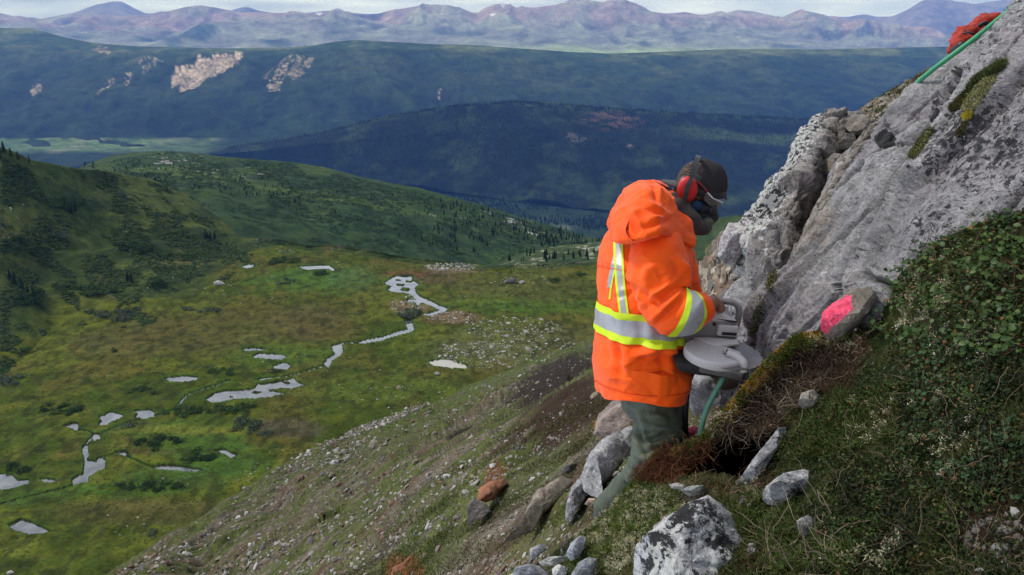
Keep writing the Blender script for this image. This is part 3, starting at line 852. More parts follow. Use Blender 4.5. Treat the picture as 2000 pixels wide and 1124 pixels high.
def rock_mat(name, dark=0.45, scale=1.0, ls=14.0):
    m = MatB(name)
    v = m.tc()
    st = m.tc(scale=(1.0, 1.0, 2.2), rot=(0.5, 0.7, 0))
    n1_ = m.noise(st, 9 * scale, 9, 0.72, 0.6)
    n2_ = m.noise(v, 90 * scale, 4, 0.7)
    n3_ = m.noise(st, 34 * scale, 6, 0.68, 0.9)
    c = m.mix(1.0, m.attr(), m.ramp(n1_, [(0.30, 0.45), (0.48, 0.88), (0.72, 1.35)]), 'MULTIPLY')
    c = m.mix(1.0, c, m.ramp(n3_, [(0.34, 0.30), (0.43, 0.88), (0.58, 1.05), (0.72, 1.7)]), 'MULTIPLY')
    c = m.mix(1.0, c, m.ramp(n2_, [(0.32, 0.6), (0.5, 1.0), (0.68, 1.3)]), 'MULTIPLY')
    # black crust lichen where the mask attribute asks for it
    msk = m.attr('Lichen', 'Fac')
    l1 = m.noise(v, ls, 9, 0.78, 0.4)
    th = m.math('GREATER_THAN', m.math('ADD', m.math('MULTIPLY', l1, 1.0), m.math('MULTIPLY', msk, 0.42)), 0.72)
    c = m.mix(th, c, (0.018, 0.018, 0.020))
    w1 = m.noise(v, ls * 1.5, 8, 0.7, 0.3)
    wt = m.math('GREATER_THAN', m.math('ADD', w1, m.math('MULTIPLY', m.attr('Pale', 'Fac'), 0.30)), 0.72)
    c = m.mix(m.math('MULTIPLY', wt, 0.8), c, (0.52, 0.52, 0.50))
    m.color(c); m.rough(0.82); m.spec(0.35)
    m.bump(m.math('ADD', m.math('MULTIPLY', n3_, 0.7), m.math('MULTIPLY', n2_, 0.5)), 0.75, 0.012 / scale)
    return m.m
M_rock = rock_mat('grey_banded_rock', ls=34)
M_block = rock_mat('lichen_speckled_rock', scale=1.2, ls=26)
M_rock2 = rock_mat('lichen_crusted_rock', scale=1.3)

def set_mask(me, name, vals):
    a = me.attributes.new(name, 'FLOAT', 'POINT')
    a.data.foreach_set('value', np.ascontiguousarray(vals, dtype=np.float32).ravel())

def net_patch(net, nu, nv):
    net = np.array(net, float)                       # rows x cols x 3 (px,py,D)
    net = net.copy(); net[..., 2] = 1 / net[..., 2]
    a = cr_interp(net, np.linspace(0, net.shape[0] - 1, nv), 0)
    a = cr_interp(a, np.linspace(0, net.shape[1] - 1, nu), 1)
    U, Vv = np.meshgrid(np.linspace(0, net.shape[1] - 1, nu), np.linspace(0, net.shape[0] - 1, nv))
    return a[..., 0], a[..., 1], 1 / a[..., 2], U, Vv

def rock_relief(p, n, amp=1.0, strike=(0.62, 0.30, 0.72), seed=0, fs=2.4, fa=0.085, st=0.32):
    s = np.array(strike); s /= np.linalg.norm(s)
    a = p @ s
    b1 = np.cross(s, [0.0, 1.0, 0.0]); b1 /= np.linalg.norm(b1); b2 = np.cross(s, b1)
    q = np.stack([a * st, p @ b1, p @ b2], -1)
    wq = q + 0.25 * np.stack([fbm(q * 1.5, 3, seed=seed + 1), fbm(q * 1.5, 3, seed=seed + 2), fbm(q * 1.5, 3, seed=seed + 3)], -1)
    big_ = fbm(wq * 1.6, 4, seed=seed + 4)
    led = fbm(wq * 4.2, 5, gain=0.55, seed=seed + 5, ridged=True)
    fv, fe = facets(wq + 0.02 * fbm(q * 9, 2, seed=seed)[..., None], fs, seed, 1.1)
    fv2, fe2 = facets(wq + 0.01 * fbm(q * 19, 2, seed=seed)[..., None], fs * 3.1, seed + 3, 1.1)
    crack = sstep(0.05, 0.0, fe) * sstep(-0.1, 0.2, fbm(q * 2.2, 2, seed=seed + 9))
    lc_ = np.abs(fbm(np.stack([q[..., 0] * 0.5, q[..., 1] * 2.6, q[..., 2] * 2.6], -1) + 0.05 * fbm(q * 6, 2, seed=seed)[..., None], 3, gain=0.4, seed=seed + 31))
    crack = np.maximum(crack, sstep(0.022, 0.004, lc_) * sstep(-0.2, 0.2, fbm(q * 1.1, 2, seed=seed + 33)) * 0.9)
    step = fv + 0.35 * fv2
    fine_ = fbm(p * 26, 4, gain=0.6, seed=seed + 6)
    d = amp * (0.060 * big_ + 0.042 * led + fa * step + 0.011 * fine_ - 0.040 * crack)
    return d, big_, led, crack, fine_

# ---- the great slab
slab_net = [
 [(1400,900,3.75),(1430,850,3.6),(1560,850,3.2),(1700,850,3.0),(1900,820,2.7),(2250,800,2.3)],
 [(1510,740,4.3),(1452,745,3.45),(1560,730,3.12),(1700,700,2.92),(1890,640,2.68),(2250,640,2.3)],
 [(1520,670,4.3),(1466,672,3.42),(1560,655,3.12),(1700,610,2.92),(1880,560,2.68),(2250,560,2.3)],
 [(1535,590,4.4),(1482,596,3.55),(1575,570,3.22),(1700,525,3.0),(1865,470,2.76),(2250,450,2.35)],
 [(1610,500,4.6),(1545,505,3.8),(1640,470,3.42),(1755,420,3.16),(1895,370,2.90),(2250,330,2.45)],
 [(1660,410,4.8),(1598,415,4.05),(1690,360,3.66),(1812,318,3.45),(1925,270,3.06),(2250,220,2.55)],
 [(1700,320,5.0),(1640,322,4.2),(1742,280,3.86),(1866,222,3.70),(1962,170,3.22),(2250,100,2.75)],
 [(1770,240,5.1),(1712,242,4.32),(1800,205,4.05),(1905,148,3.88),(1995,88,3.40),(2260,0,2.95)],
 [(1850,170,5.2),(1786,168,4.42),(1862,136,4.18),(1955,76,3.98),(2055,0,3.58),(2280,-100,3.15)],
 [(1960,85,5.2),(1896,86,4.46),(1952,50,4.22),(2025,6,4.0),(2125,-80,3.66),(2330,-200,3.25)],
 [(2050,0,5.2),(1990,6,4.40),(2032,-20,4.24),(2105,-66,4.0),(2205,-150,3.66),(2430,-300,3.25)],
 [(2200,-120,5.2),(2150,-120,4.35),(2190,-140,4.2),(2250,-190,4.0),(2350,-270,3.7),(2550,-400,3.3)]]
slab_net = [r_ + [(3300, r_[-1][1] - 420, r_[-1][2] * 0.97)] for r_ in slab_net]
px, py, D, U, Vv = net_patch(slab_net, 440, 470)
# sharpen the step between the smooth left face and the rough right face
D = D - 0.07 * sstep(3.0, 3.12, U + 0.10 * fbm(np.stack([U * 2, Vv * 2, U * 0], -1), 4, seed=77)) + 0.05 * sstep(2.55, 2.6, U + 0.16 * fbm(np.stack([U * 2, Vv, U * 0], -1), 4, seed=78)) * sstep(3.1, 3.0, U)
p = P(px, py, D)
n = normals_grid(p)
d, big_, led, crack, fine_ = rock_relief(p, n, 1.0)
ed = sstep(0.55, 1.0, U)
p = p + n * (d * (0.35 + 0.65 * ed))[..., None]
tone = fbm(p * np.array([1.2, 1.2, 1.2]), 4, seed=81)
c = mixc((0.150, 0.146, 0.156), (0.265, 0.260, 0.264), sstep(-0.4, 0.4, tone + 0.5 * led))
c = mixc(c, (0.24, 0.205, 0.225), sstep(0.0, 0.5, fbm(p * 2.3, 3, seed=82)) * 0.45)
c = mixc(c, (0.25, 0.20, 0.13), sstep(0.25, 0.55, fbm(p * 2.0, 4, seed=83)) * sstep(2.2, 1.0, U) * 0.7)
c = mixc(c, (0.060, 0.055, 0.055), np.clip(crack * 0.9 + sstep(-0.45, -0.75, led) * 0.5, 0, 1) * 0.75)
lich = sstep(2.9, 3.6, U) * (0.27 + 0.30 * fbm(p * 2.5, 4, seed=84)) + 0.10 + 0.25 * fbm(p * 3, 3, seed=85)
lich += sstep(1.4, 0.8, np.hypot((px - 1738) / 16, (py - 288) / 16)) * 0.9 + sstep(1.4, 0.8, np.hypot((px - 1838) / 11, (py - 245) / 14)) * 0.9
lich *= sstep(560, 480, py) * 0.75 + 0.25
stained = np.clip(sstep(1.2, 0.8, np.hypot((px - 1580) / 60, (py - 440) / 70)), 0, 1)
c = mixc(c, (0.24, 0.19, 0.14), stained * sstep(-0.2, 0.3, fine_ + led) * 0.5)
dusty = sstep(1.25, 0.6, np.hypot((px - 1530) / 110, (py - 640) / 130))
c = mixc(c, (0.27, 0.255, 0.27), dusty * 0.6)
me = np_mesh('slab', p.reshape(-1, 3), grid_faces(*px.shape), True, c.reshape(-1, 3), [M_rock])
set_mask(me, 'Lichen', np.clip(lich, 0, 1) * (1 - dusty * 0.8)); set_mask(me, 'Pale', np.clip(0.15 + 0.8 * fbm(p * 4, 4, seed=86), 0, 1) * sstep(2.6, 3.2, U) * 0.6)
OUT = empty('rock_outcrop', V(1500, 800, 3.6), 'tall grey banded rock outcrop rising to the right beside the worker, crusted with black lichen', 'rock outcrop')
link('slab', me, OUT)
SLAB_BVH = bvh_of(p, grid_faces(*px.shape))

# ---- left block of the outcrop
blk_net = [
 [(1640,262,5.9),(1650,250,5.9),(1670,246,5.9),(1690,246,5.9),(1705,250,5.8),(1712,262,5.6)],
 [(1618,246,5.5),(1592,233,5.05),(1625,226,5.10),(1658,221,5.12),(1688,222,5.05),(1706,240,5.4)],
 [(1600,300,5.4),(1563,281,4.85),(1600,266,4.66),(1640,262,4.72),(1670,268,4.88),(1690,282,5.4)],
 [(1575,350,5.3),(1540,326,4.72),(1575,320,4.42),(1612,314,4.52),(1636,322,4.75),(1668,336,5.3)],
 [(1540,400,5.2),(1503,372,4.62),(1545,376,4.22),(1582,374,4.30),(1606,388,4.62),(1640,400,5.2)],
 [(1500,450,5.1),(1466,422,4.5),(1512,432,4.08),(1556,436,4.08),(1588,452,4.34),(1620,464,5.0)],
 [(1480,500,5.0),(1452,472,4.4),(1500,486,3.98),(1545,496,3.92),(1570,512,4.16),(1600,520,4.8)],
 [(1480,560,4.9),(1452,540,4.5),(1500,560,4.05),(1530,566,4.02),(1550,580,4.3),(1580,590,4.7)]]
px, py, D, U, Vv = net_patch(blk_net, 210, 260)
p = P(px, py, D); n = normals_grid(p)
d, big_, led, crack, fine_ = rock_relief(p, n, 0.95, seed=20, fs=4.2, fa=0.060, st=0.7)
p = p + n * d[..., None]
tone = fbm(p * 1.6, 4, seed=91)
c = mixc((0.15, 0.146, 0.15), (0.26, 0.24, 0.225), sstep(-0.3, 0.4, tone + 0.5 * led))
brn = sstep(2.0, 2.9, U + 0.4 * tone) * sstep(1.2, 2.0, Vv)
c = mixc(c, (0.17, 0.145, 0.125), brn * 0.9)
c = mixc(c, (0.05, 0.045, 0.04), crack * 0.8)
me = np_mesh('block', p.reshape(-1, 3), grid_faces(*px.shape), True, c.reshape(-1, 3), [M_block])
set_mask(me, 'Lichen', np.clip((sstep(2.2, 1.2, U) * 0.95 + 0.05 + 0.3 * tone) * sstep(6.2, 4.8, Vv), 0, 1)); set_mask(me, 'Pale', np.clip(sstep(2.6, 1.4, U) * 0.7 + 0.1, 0, 1))
link('block', me, OUT)

# ---- single rocks from an outline, with real thickness and broken faces
def blobrock(outline, D, front, back, seed, col, facets=7, nr=26, na=72, rough=1.0, slope=(0, 0), relief=0.5, flat=0.55):
    """outline in pixels, D depth of the rim (optionally sloping with px,py), front/back bulge in metres"""
    r = np.random.default_rng(seed)
    o = np.array(outline, float); m = len(o)
    t = np.linspace(0, m, na, endpoint=False)
    i = t.astype(int); f = (t - i)[:, None]
    ring = o[i % m] * (1 - f) + o[(i + 1) % m] * f          # straight sides keep the corners
    ce = o.mean(0)
    V_ = []
    for side in (1, -1):
        for k in range(nr + 1):
            a = math.pi / 2 * k / nr
            if side == -1 and k == 0: continue
            q = ce + (ring - ce) * math.cos(a) ** flat
            dd = D + slope[0] * (q[:, 0] - ce[0]) / 100 + slope[1] * (q[:, 1] - ce[1]) / 100
            dd = dd - (front if side == 1 else -back) * math.sin(a)
            V_.append(P(q[:, 0], q[:, 1], dd))
    front_n = nr + 1
    v = np.concatenate([np.array(V_[:front_n])[::-1], np.array(V_[front_n:])])       # front pole ... rim ... back pole
    c0 = v.reshape(-1, 3).mean(0); ext = v.reshape(-1, 3).std(0).mean() * 1.7
    vw = -c0 / np.linalg.norm(c0)
    q = (v - c0) / ext
    for k in range(facets):
        nn = r.normal(size=3); nn /= np.linalg.norm(nn)
        if nn @ vw < -0.1: nn = -nn
        nn = nn * 1.0 + vw * 0.5; nn /= np.linalg.norm(nn)
        h = q @ nn; dmax = h.max() * r.uniform(0.62, 0.86)
        ex = np.clip(h - dmax, 0, None)
        q = q - ex[..., None] * nn * 0.92
    v = q * ext + c0
    rad = (v - c0); rad /= np.linalg.norm(rad, axis=-1, keepdims=True) + 1e-9
    s = 1.0 / ext
    dn = ext * rough * (0.07 * fbm(v * s * 1.3, 4, seed=seed) + relief * 0.09 * fbm(v * s * 3.2, 4, seed=seed + 1, ridged=True) + 0.02 * fbm(v * s * 14, 3, seed=seed + 2))
    v = v + rad * dn[..., None]
    v[0] = v[0].mean(0); v[-1] = v[-1].mean(0)
    nv_, nu_ = v.shape[:2]
    ii = np.arange(nv_ - 1)[:, None] * nu_ + np.arange(nu_)[None]
    jj = np.arange(nv_ - 1)[:, None] * nu_ + (np.arange(nu_)[None] + 1) % nu_
    fcs = np.stack([ii, ii + nu_, jj + nu_, jj], -1).reshape(-1, 4)
    tn = fbm(v * s * 1.5, 4, seed=seed + 5)
    cc_ = mixc(np.array(col) * 0.75, np.array(col) * 1.25, sstep(-0.4, 0.4, tn))
    return v, fcs, cc_

def rock_part(name, outline, D, front, back, seed, col, parent=None, lich=0.1, pale=0.1, mat=None, **kw):
    v, f, cc_ = blobrock(outline, D, front, back, seed, col, **kw)
    me = np_mesh(name, v.reshape(-1, 3), f, True, cc_.reshape(-1, 3), [mat or M_rock2])
    a = fbm(v * 6, 3, seed=seed + 8)
    set_mask(me, 'Lichen', np.clip(lich + 0.5 * a * (lich > 0.05), 0, 1)); set_mask(me, 'Pale', np.clip(pale + 0.4 * fbm(v * 5, 3, seed=seed + 9) * (pale > 0.05), 0, 1))
    return link(name, me, parent)

GREY, WARM, BRN = (0.27, 0.265, 0.27), (0.30, 0.27, 0.23), (0.20, 0.165, 0.13)
# crag pieces below and left of the block : parts of the outcrop
rock_part('block', [(1404,500),(1412,470),(1424,440),(1450,438),(1468,450),(1462,478),(1446,500),(1434,522),(1418,518)], 4.35, 0.22, 0.5, 101, (0.40, 0.37, 0.38), OUT, 0.0, 0.6, slope=(0.1, -0.2))
rock_part('block', [(1462,452),(1500,440),(1545,446),(1556,470),(1548,510),(1530,560),(1506,590),(1482,600),(1462,560),(1455,510)], 4.2, 0.30, 0.6, 102, (0.27, 0.255, 0.245), OUT, 0.25, 0.2, slope=(-0.1, -0.3))
rock_part('block', [(1400,612),(1430,560),(1462,530),(1496,560),(1520,600),(1500,660),(1460,680),(1420,665)], 4.15, 0.20, 0.6, 103, (0.25, 0.25, 0.26), OUT, 0.15, 0.2, slope=(0, -0.2))
rock_part('block', [(1346,600),(1372,580),(1404,590),(1412,622),(1380,640),(1345,636)], 4.6, 0.2, 0.5, 104, (0.20, 0.20, 0.20), OUT, 0.3, 0.1)
rock_part('block', [(1648,246),(1664,228),(1690,226),(1706,236),(1702,262),(1684,268),(1662,262)], 4.75, 0.10, 0.3, 105, (0.20, 0.175, 0.15), OUT, 0.0, 0.1)
rock_part('block', [(1630,282),(1650,262),(1668,262),(1672,282),(1656,300),(1636,306)], 4.6, 0.08, 0.3, 106, (0.22, 0.19, 0.16), OUT, 0.0, 0.1)
rock_part('block', [(1606,318),(1630,300),(1652,306),(1640,330),(1618,344),(1602,340)], 4.5, 0.07, 0.3, 107, (0.20, 0.175, 0.15), OUT, 0.0, 0.1)
rock_part('block', [(1342,760),(1370,700),(1420,690),(1470,700),(1490,760),(1440,830),(1370,840)], 4.1, 0.2, 0.6, 108, (0.27, 0.27, 0.28), OUT, 0.1, 0.3, slope=(0, -0.2))

# ---- scree mound left of the outcrop, built of earth with stones on it
mound_net = [
 [(1330,600,7.5),(1370,540,7.2),(1400,500,6.8),(1440,470,6.2)],
 [(1325,560,6.9),(1360,515,6.6),(1392,480,6.2),(1425,452,5.6)],
 [(1320,600,6.2),(1362,560,5.9),(1400,530,5.5),(1440,510,5.0)],
 [(1310,660,5.6),(1360,630,5.3),(1405,600,5.0),(1450,590,4.7)],
 [(1300,760,5.1),(1350,740,4.8),(1400,720,4.5),(1460,700,4.3)],
 [(1290,860,4.6),(1340,850,4.4),(1390,840,4.2),(1450,830,4.0)]]
px, py, D, U, Vv = net_patch(mound_net, 120, 190)
p = P(px, py, D); n = normals_grid(p)
f1, f2, cid = worley(p * 11, 5)
p = p + n * (0.10 * fbm(p * 2.5, 4, seed=4) + 0.035 * sstep(0.6, 0.0, f1) + 0.012 * fbm(p * 20, 3, seed=5))[..., None]
c = mixc((0.13, 0.10, 0.075), (0.24, 0.205, 0.165), sstep(-0.3, 0.3, fbm(p * 9, 4, seed=6)) * (0.4 + 0.6 * cid))
c = mixc(c, (0.075, 0.075, 0.025), sstep(0.15, 0.4, fbm(p * 3, 4, seed=7)) * 0.8)
me = np_mesh('scree_mound', p.reshape(-1, 3), grid_faces(*px.shape), True, c.reshape(-1, 3), [M_rock2])
set_mask(me, 'Lichen', px * 0); set_mask(me, 'Pale', px * 0 + 0.1)
tag(link('scree_slope', me), kind='structure')
MOUND_BVH = bvh_of(p, grid_faces(*px.shape))

# ---- turf shelf along the top behind the slab (under the hose and the red pack)
shelf_net = [
 [(1600,260,6.2),(1700,215,6.2),(1760,185,6.1),(1830,140,6.1),(1900,95,6.1),(1960,45,6.0),(2040,-20,6.0)],
 [(1640,240,5.6),(1690,208,5.5),(1745,178,5.4),(1812,140,5.4),(1880,104,5.4),(1950,40,5.3),(2020,-30,5.3)],
 [(1650,262,5.0),(1712,228,4.9),(1765,200,4.85),(1826,160,4.8),(1895,120,4.8),(1962,60,4.8),(2030,0,4.8)],
 [(1660,310,4.8),(1730,270,4.7),(1790,240,4.7),(1850,200,4.6),(1920,150,4.6),(1990,90,4.6),(2060,20,4.6)]]
px, py, D, U, Vv = net_patch(shelf_net, 220, 70)
p = P(px, py, D); n = normals_grid(p)
p = p + n * (0.03 * fbm(p * 5, 4, seed=4) + 0.015 * fbm(p * 22, 3, seed=5))[..., None]
c = mixc((0.055, 0.040, 0.026), (0.15, 0.12, 0.085), sstep(-0.3, 0.4, fbm(p * 16, 4, seed=6)))
c = mixc(c, (0.05, 0.065, 0.02), sstep(0.0, 0.3, fbm(p * 4, 4, seed=7)) * 0.8)
M_soil = terrain_mat('turf_and_soil', 24, 0.45, (0.8, 0.02))
me = np_mesh('turf_shelf', p.reshape(-1, 3), grid_faces(*px.shape), True, c.reshape(-1, 3), [M_soil])
tag(link('turf_shelf', me), kind='structure')
SHELF_BVH = bvh_of(p, grid_faces(*px.shape))

# ---- the near turf bank
edge_ = np.array([(2150,370,2.2),(2080,385,2.3),(2000,412,2.38),(1900,440,2.48),(1820,482,2.58),(1755,540,2.66),(1735,590,2.7),(1705,625,2.72),(1655,652,2.76),(1600,648,2.84),(1552,658,2.86),(1512,690,2.86),(1472,732,2.87),(1422,792,2.92),(1382,842,2.97),(1340,870,3.0),(1290,886,3.04),(1252,925,3.08),(1226,952,3.10),(1184,1000,3.2),(1125,1045,3.35),(1050,1100,3.6),(960,1160,3.8)], float)
targ = np.array([(2500,420),(2500,500),(2500,600),(2500,720),(2500,860),(2500,1000),(2450,1150),(2350,1300),(2200,1350),(2100,1350),(2000,1350),(1900,1350),(1800,1350),(1700,1350),(1620,1350),(1540,1350),(1460,1350),(1380,1350),(1300,1350),(1220,1350),(1140,1350),(1050,1350),(950,1350)], float)
bctl = [tuple(q) for q in edge_.tolist()] + [(2000,600,2.06),(2000,800,1.80),(2000,1124,1.42),(1800,600,2.40),(1800,800,2.08),(1800,1124,1.62),(1700,700,2.42),(1650,720,2.62),(1600,800,2.55),(1660,900,2.22),(1600,1000,2.05),(1600,1124,1.82),(1500,780,2.78),(1450,830,2.85),(1560,880,2.45),(1450,1000,2.42),(1400,1124,2.15),(1300,1000,2.72),(1380,960,2.68),(1250,1124,2.42),(1130,1124,2.95),(1500,960,2.48),(2300,600,1.7),(2300,1000,1.3),(2300,1300,1.15),(1900,1350,1.35),(1500,1350,1.7),(1100,1350,2.6)]
bfit = tps_fit(bctl, 1e-4)
nu, nv = 430, 330
ev = cr_interp(edge_, np.linspace(0, len(edge_) - 1, nu))
tg = cr_interp(targ, np.linspace(0, len(targ) - 1, nu))
t_ = np.linspace(0, 1, nv)[:, None] ** 1.25
px = ev[None, :, 0] * (1 - t_) + tg[None, :, 0] * t_
py = ev[None, :, 1] * (1 - t_) + tg[None, :, 1] * t_
D = tps_eval(bfit, px, py)
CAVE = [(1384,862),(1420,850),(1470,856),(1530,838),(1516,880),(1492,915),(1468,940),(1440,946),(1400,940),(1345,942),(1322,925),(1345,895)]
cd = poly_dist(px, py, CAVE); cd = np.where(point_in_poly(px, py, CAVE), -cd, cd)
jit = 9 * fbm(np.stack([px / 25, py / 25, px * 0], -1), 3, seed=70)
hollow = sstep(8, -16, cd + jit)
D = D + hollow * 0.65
# root curtain hangs slightly under the mossy lip
under = sstep(12, 40, poly_dist(px, py, edge_[8:16, :2], closed=False)) * sstep(100, 60, poly_dist(px, py, edge_[8:16, :2], closed=False))
D = D + 0.07 * under
p = P(px, py, D)
# fold the first rows back so that the turf has thickness
back = np.stack([P(ev[:, 0] + 6, ev[:, 1] + 26, ev[:, 2] + 0.55), P(ev[:, 0] + 1, ev[:, 1] + 7, ev[:, 2] + 0.16)], 0)
n = normals_grid(p)
p = p + n * (0.055 * fbm(p * 3.2, 4, seed=44) + 0.018 * fbm(p * 13, 4, seed=45) + 0.006 * fbm(p * 50, 2, seed=46))[..., None] * sstep(0.0, 0.02, t_)[..., None]
n1_ = fbm(p * 7, 4, seed=47); n2_ = fbm(p * 30, 3, seed=48)
c = mixc((0.020, 0.028, 0.009), (0.050, 0.058, 0.018), sstep(-0.3, 0.4, n1_ + 0.4 * n2_))
c = mixc(c, (0.050, 0.032, 0.018), sstep(0.0, 0.4, fbm(p * 5, 4, seed=49)) * 0.6)
ll = sstep(1480, 1330, px) * sstep(930, 960, py)
c = mixc(c, mixc((0.060, 0.060, 0.022), (0.13, 0.125, 0.07), sstep(-0.2, 0.4, n2_ + n1_)), ll * 0.8)
ROOTZ = [(1375,860),(1430,800),(1500,712),(1560,672),(1620,662),(1690,655),(1700,680),(1660,740),(1600,770),(1540,840),(1470,860),(1400,850)]
rz = point_in_poly(px + jit, py + jit, ROOTZ) * 1.0
RUST = [(1245,935),(1290,888),(1340,872),(1390,862),(1385,890),(1340,920),(1325,945),(1280,948)]
rr = point_in_poly(px + jit, py + jit, RUST) * 1.0
c = mixc(c, mixc((0.040, 0.025, 0.014), (0.085, 0.055, 0.032), sstep(-0.3, 0.3, n2_)), rz * 0.9)
c = mixc(c, mixc((0.060, 0.026, 0.014), (0.11, 0.05, 0.022), sstep(-0.3, 0.3, n2_)), rr * 0.9)
edg = poly_dist(px, py, edge_[9:16, :2], closed=False)
c = mixc(c, mixc((0.16, 0.12, 0.015), (0.32, 0.17, 0.012), sstep(-0.2, 0.3, n1_)), sstep(34, 10, edg + jit) * 0.85)
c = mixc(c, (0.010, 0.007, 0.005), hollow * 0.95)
soil = sstep(1.2, 0.7, np.hypot((px - 1960) / 120, (py - 1010) / 70) + 0.3 * n1_)
c = mixc(c, (0.028, 0.018, 0.012), soil * 0.9)
v = np.concatenate([back, p], 0)
c = np.concatenate([np.broadcast_to([0.04, 0.03, 0.02], back.shape), c], 0)
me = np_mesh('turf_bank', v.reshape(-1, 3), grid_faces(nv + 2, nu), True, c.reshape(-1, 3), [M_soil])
tag(link('turf_bank', me), kind='structure')
# ground that goes on under and behind the photographer and up the hill to the right
gx, gy = np.meshgrid(np.linspace(-9, 26, 150), np.linspace(-16, 14, 130))
gz = -1.19 + 0.9 * (gx - 0.7) - 0.16 * (gy - 1.53) - 0.03
gz = np.where(gx > 4, gz - 0.25 * (gx - 4), gz)
gp = np.stack([gx, gy, gz], -1)
gp[..., 2] += 0.10 * fbm(gp * 0.8, 4, seed=140) + 0.03 * fbm(gp * 3, 3, seed=141)
qx, qy, qd = pix(gp)
okv = (qd < 0.35) | (qx > 2090) | ((qy > 1240) & (qx > 1000)) | (gy < -0.5)
gf = grid_faces(*gx.shape)
gf = gf[okv.reshape(-1)[gf].all(1)]
gc = mixc((0.030, 0.040, 0.012), (0.065, 0.070, 0.024), sstep(-0.3, 0.4, fbm(gp * 2.5, 4, seed=142)))
gc = mixc(gc, (0.20, 0.19, 0.18), sstep(0.15, 0.4, fbm(gp * 0.6, 4, seed=143)) * 0.8)
tag(link('upper_slope', np_mesh('upper_slope', gp.reshape(-1, 3), gf, True, gc.reshape(-1, 3), [M_soil])), kind='structure')
BANK_BVH = bvh_of(v, grid_faces(nv + 2, nu))
BANKP = v

# ---- rocks and stones one can point at
def thing_rock(name, label, outline, D, front, back, seed, col, lich, pale, cat='rock', **kw):
    o = rock_part(name, outline, D, front, back, seed, col, None, lich, pale, **kw)
    return tag(o, label, cat)
thing_rock('boulder', 'large angular boulder at the bottom edge, white on top with black lichen patches', [(1200,1140),(1228,1084),(1266,1048),(1312,1016),(1356,982),(1382,974),(1424,996),(1462,1018),(1482,1046),(1478,1088),(1456,1125),(1430,1170),(1300,1190)], 2.32, 0.20, 0.3, 201, (0.34, 0.34, 0.35), 0.60, 0.55, 'boulder', nr=60, na=160, slope=(0.15, -0.15), facets=10, relief=0.7, flat=0.42)
thing_rock('stone', 'small grey stone tucked against the right foot of the black and white boulder', [(1462,1062),(1480,1060),(1492,1085),(1490,1112),(1470,1118),(1458,1090)], 2.2, 0.05, 0.1, 202, GREY, 0.2, 0.3, 'stone')
thing_rock('stone', 'pale slab of rock leaning in the dark hollow under the overhanging turf', [(1436,948),(1460,915),(1490,875),(1520,836),(1538,832),(1536,850),(1510,890),(1490,925),(1470,944),(1452,956)], 2.60, 0.07, 0.15, 203, (0.30, 0.30, 0.31), 0.1, 0.3, 'rock', slope=(-0.1, 0), nr=34, na=100)
thing_rock('stone', 'grey lichen-spotted rock half buried in grass below the leaning slab', [(1482,980),(1500,950),(1530,925),(1570,918),(1600,928),(1612,950),(1590,965),(1560,962),(1530,985),(1500,990)], 2.28, 0.06, 0.12, 204, (0.30, 0.30, 0.31), 0.5, 0.5, 'rock', nr=34, na=100)
thing_rock('stone', 'dark grey rock with a white face sunk in the turf near the bottom', [(1556,1018),(1578,1008),(1604,1020),(1608,1045),(1585,1058),(1562,1045)], 2.06, 0.04, 0.1, 205, GREY, 0.3, 0.5, 'stone')
thing_rock('stone', 'tiny white stone peeping out of the dark turf in the lower right', [(1644,892),(1655,872),(1670,864),(1668,880),(1655,898)], 2.27, 0.02, 0.05, 206, (0.42, 0.42, 0.42), 0.0, 0.6, 'stone')
thing_rock('stone', 'brownish stone above the leaning slab at the edge of the root curtain', [(1560,790),(1566,768),(1588,762),(1600,776),(1590,792),(1572,800)], 2.60, 0.05, 0.1, 207, WARM, 0.0, 0.2, 'stone')
thing_rock('stone', 'flat pale flake of rock lying on the soil before the hollow', [(1330,958),(1345,950),(1372,948),(1384,956),(1370,970),(1348,972)], 2.64, 0.03, 0.04, 208, (0.33, 0.34, 0.32), 0.1, 0.4, 'stone', slope=(0, 0.2))
thing_rock('stone', 'thin light flake beside the dark hollow, left of the other flake', [(1306,946),(1325,944),(1340,950),(1330,957),(1312,954)], 2.68, 0.02, 0.03, 209, (0.33, 0.31, 0.29), 0.0, 0.3, 'stone')
thing_rock('stone', 'upright grey striped stone in the lower middle beside pale lichen', [(1104,1085),(1115,1060),(1133,1047),(1146,1052),(1142,1070),(1132,1088),(1116,1096)], 2.95, 0.05, 0.08, 210, (0.30, 0.31, 0.34), 0.0, 0.3, 'stone')
thing_rock('stone', 'flat whitish stone just left of the upright striped stone', [(1052,1098),(1075,1088),(1100,1087),(1104,1095),(1085,1105),(1060,1107)], 3.0, 0.04, 0.06, 211, (0.38, 0.37, 0.34), 0.0, 0.3, 'stone')
thing_rock('stone', 'rounded white stone at the bottom edge below the flat whitish stone', [(1078,1112),(1090,1103),(1103,1108),(1106,1120),(1095,1130),(1080,1126)], 2.8, 0.05, 0.06, 212, (0.42, 0.42, 0.43), 0.0, 0.4, 'stone')
thing_rock('stone', 'long grey striped rock at the bottom edge left of the boulder', [(1112,1130),(1130,1100),(1150,1090),(1166,1092),(1160,1120),(1150,1150),(1120,1150)], 2.7, 0.06, 0.08, 213, (0.30, 0.31, 0.34), 0.0, 0.4, 'stone')
thing_rock('stone', 'grey bumpy rock on the bottom edge, leftmost of the cluster of pale stones', [(1000,1130),(1008,1108),(1030,1103),(1055,1106),(1072,1120),(1066,1145),(1010,1145)], 2.95, 0.05, 0.06, 214, (0.29, 0.30, 0.33), 0.1, 0.4, 'stone')
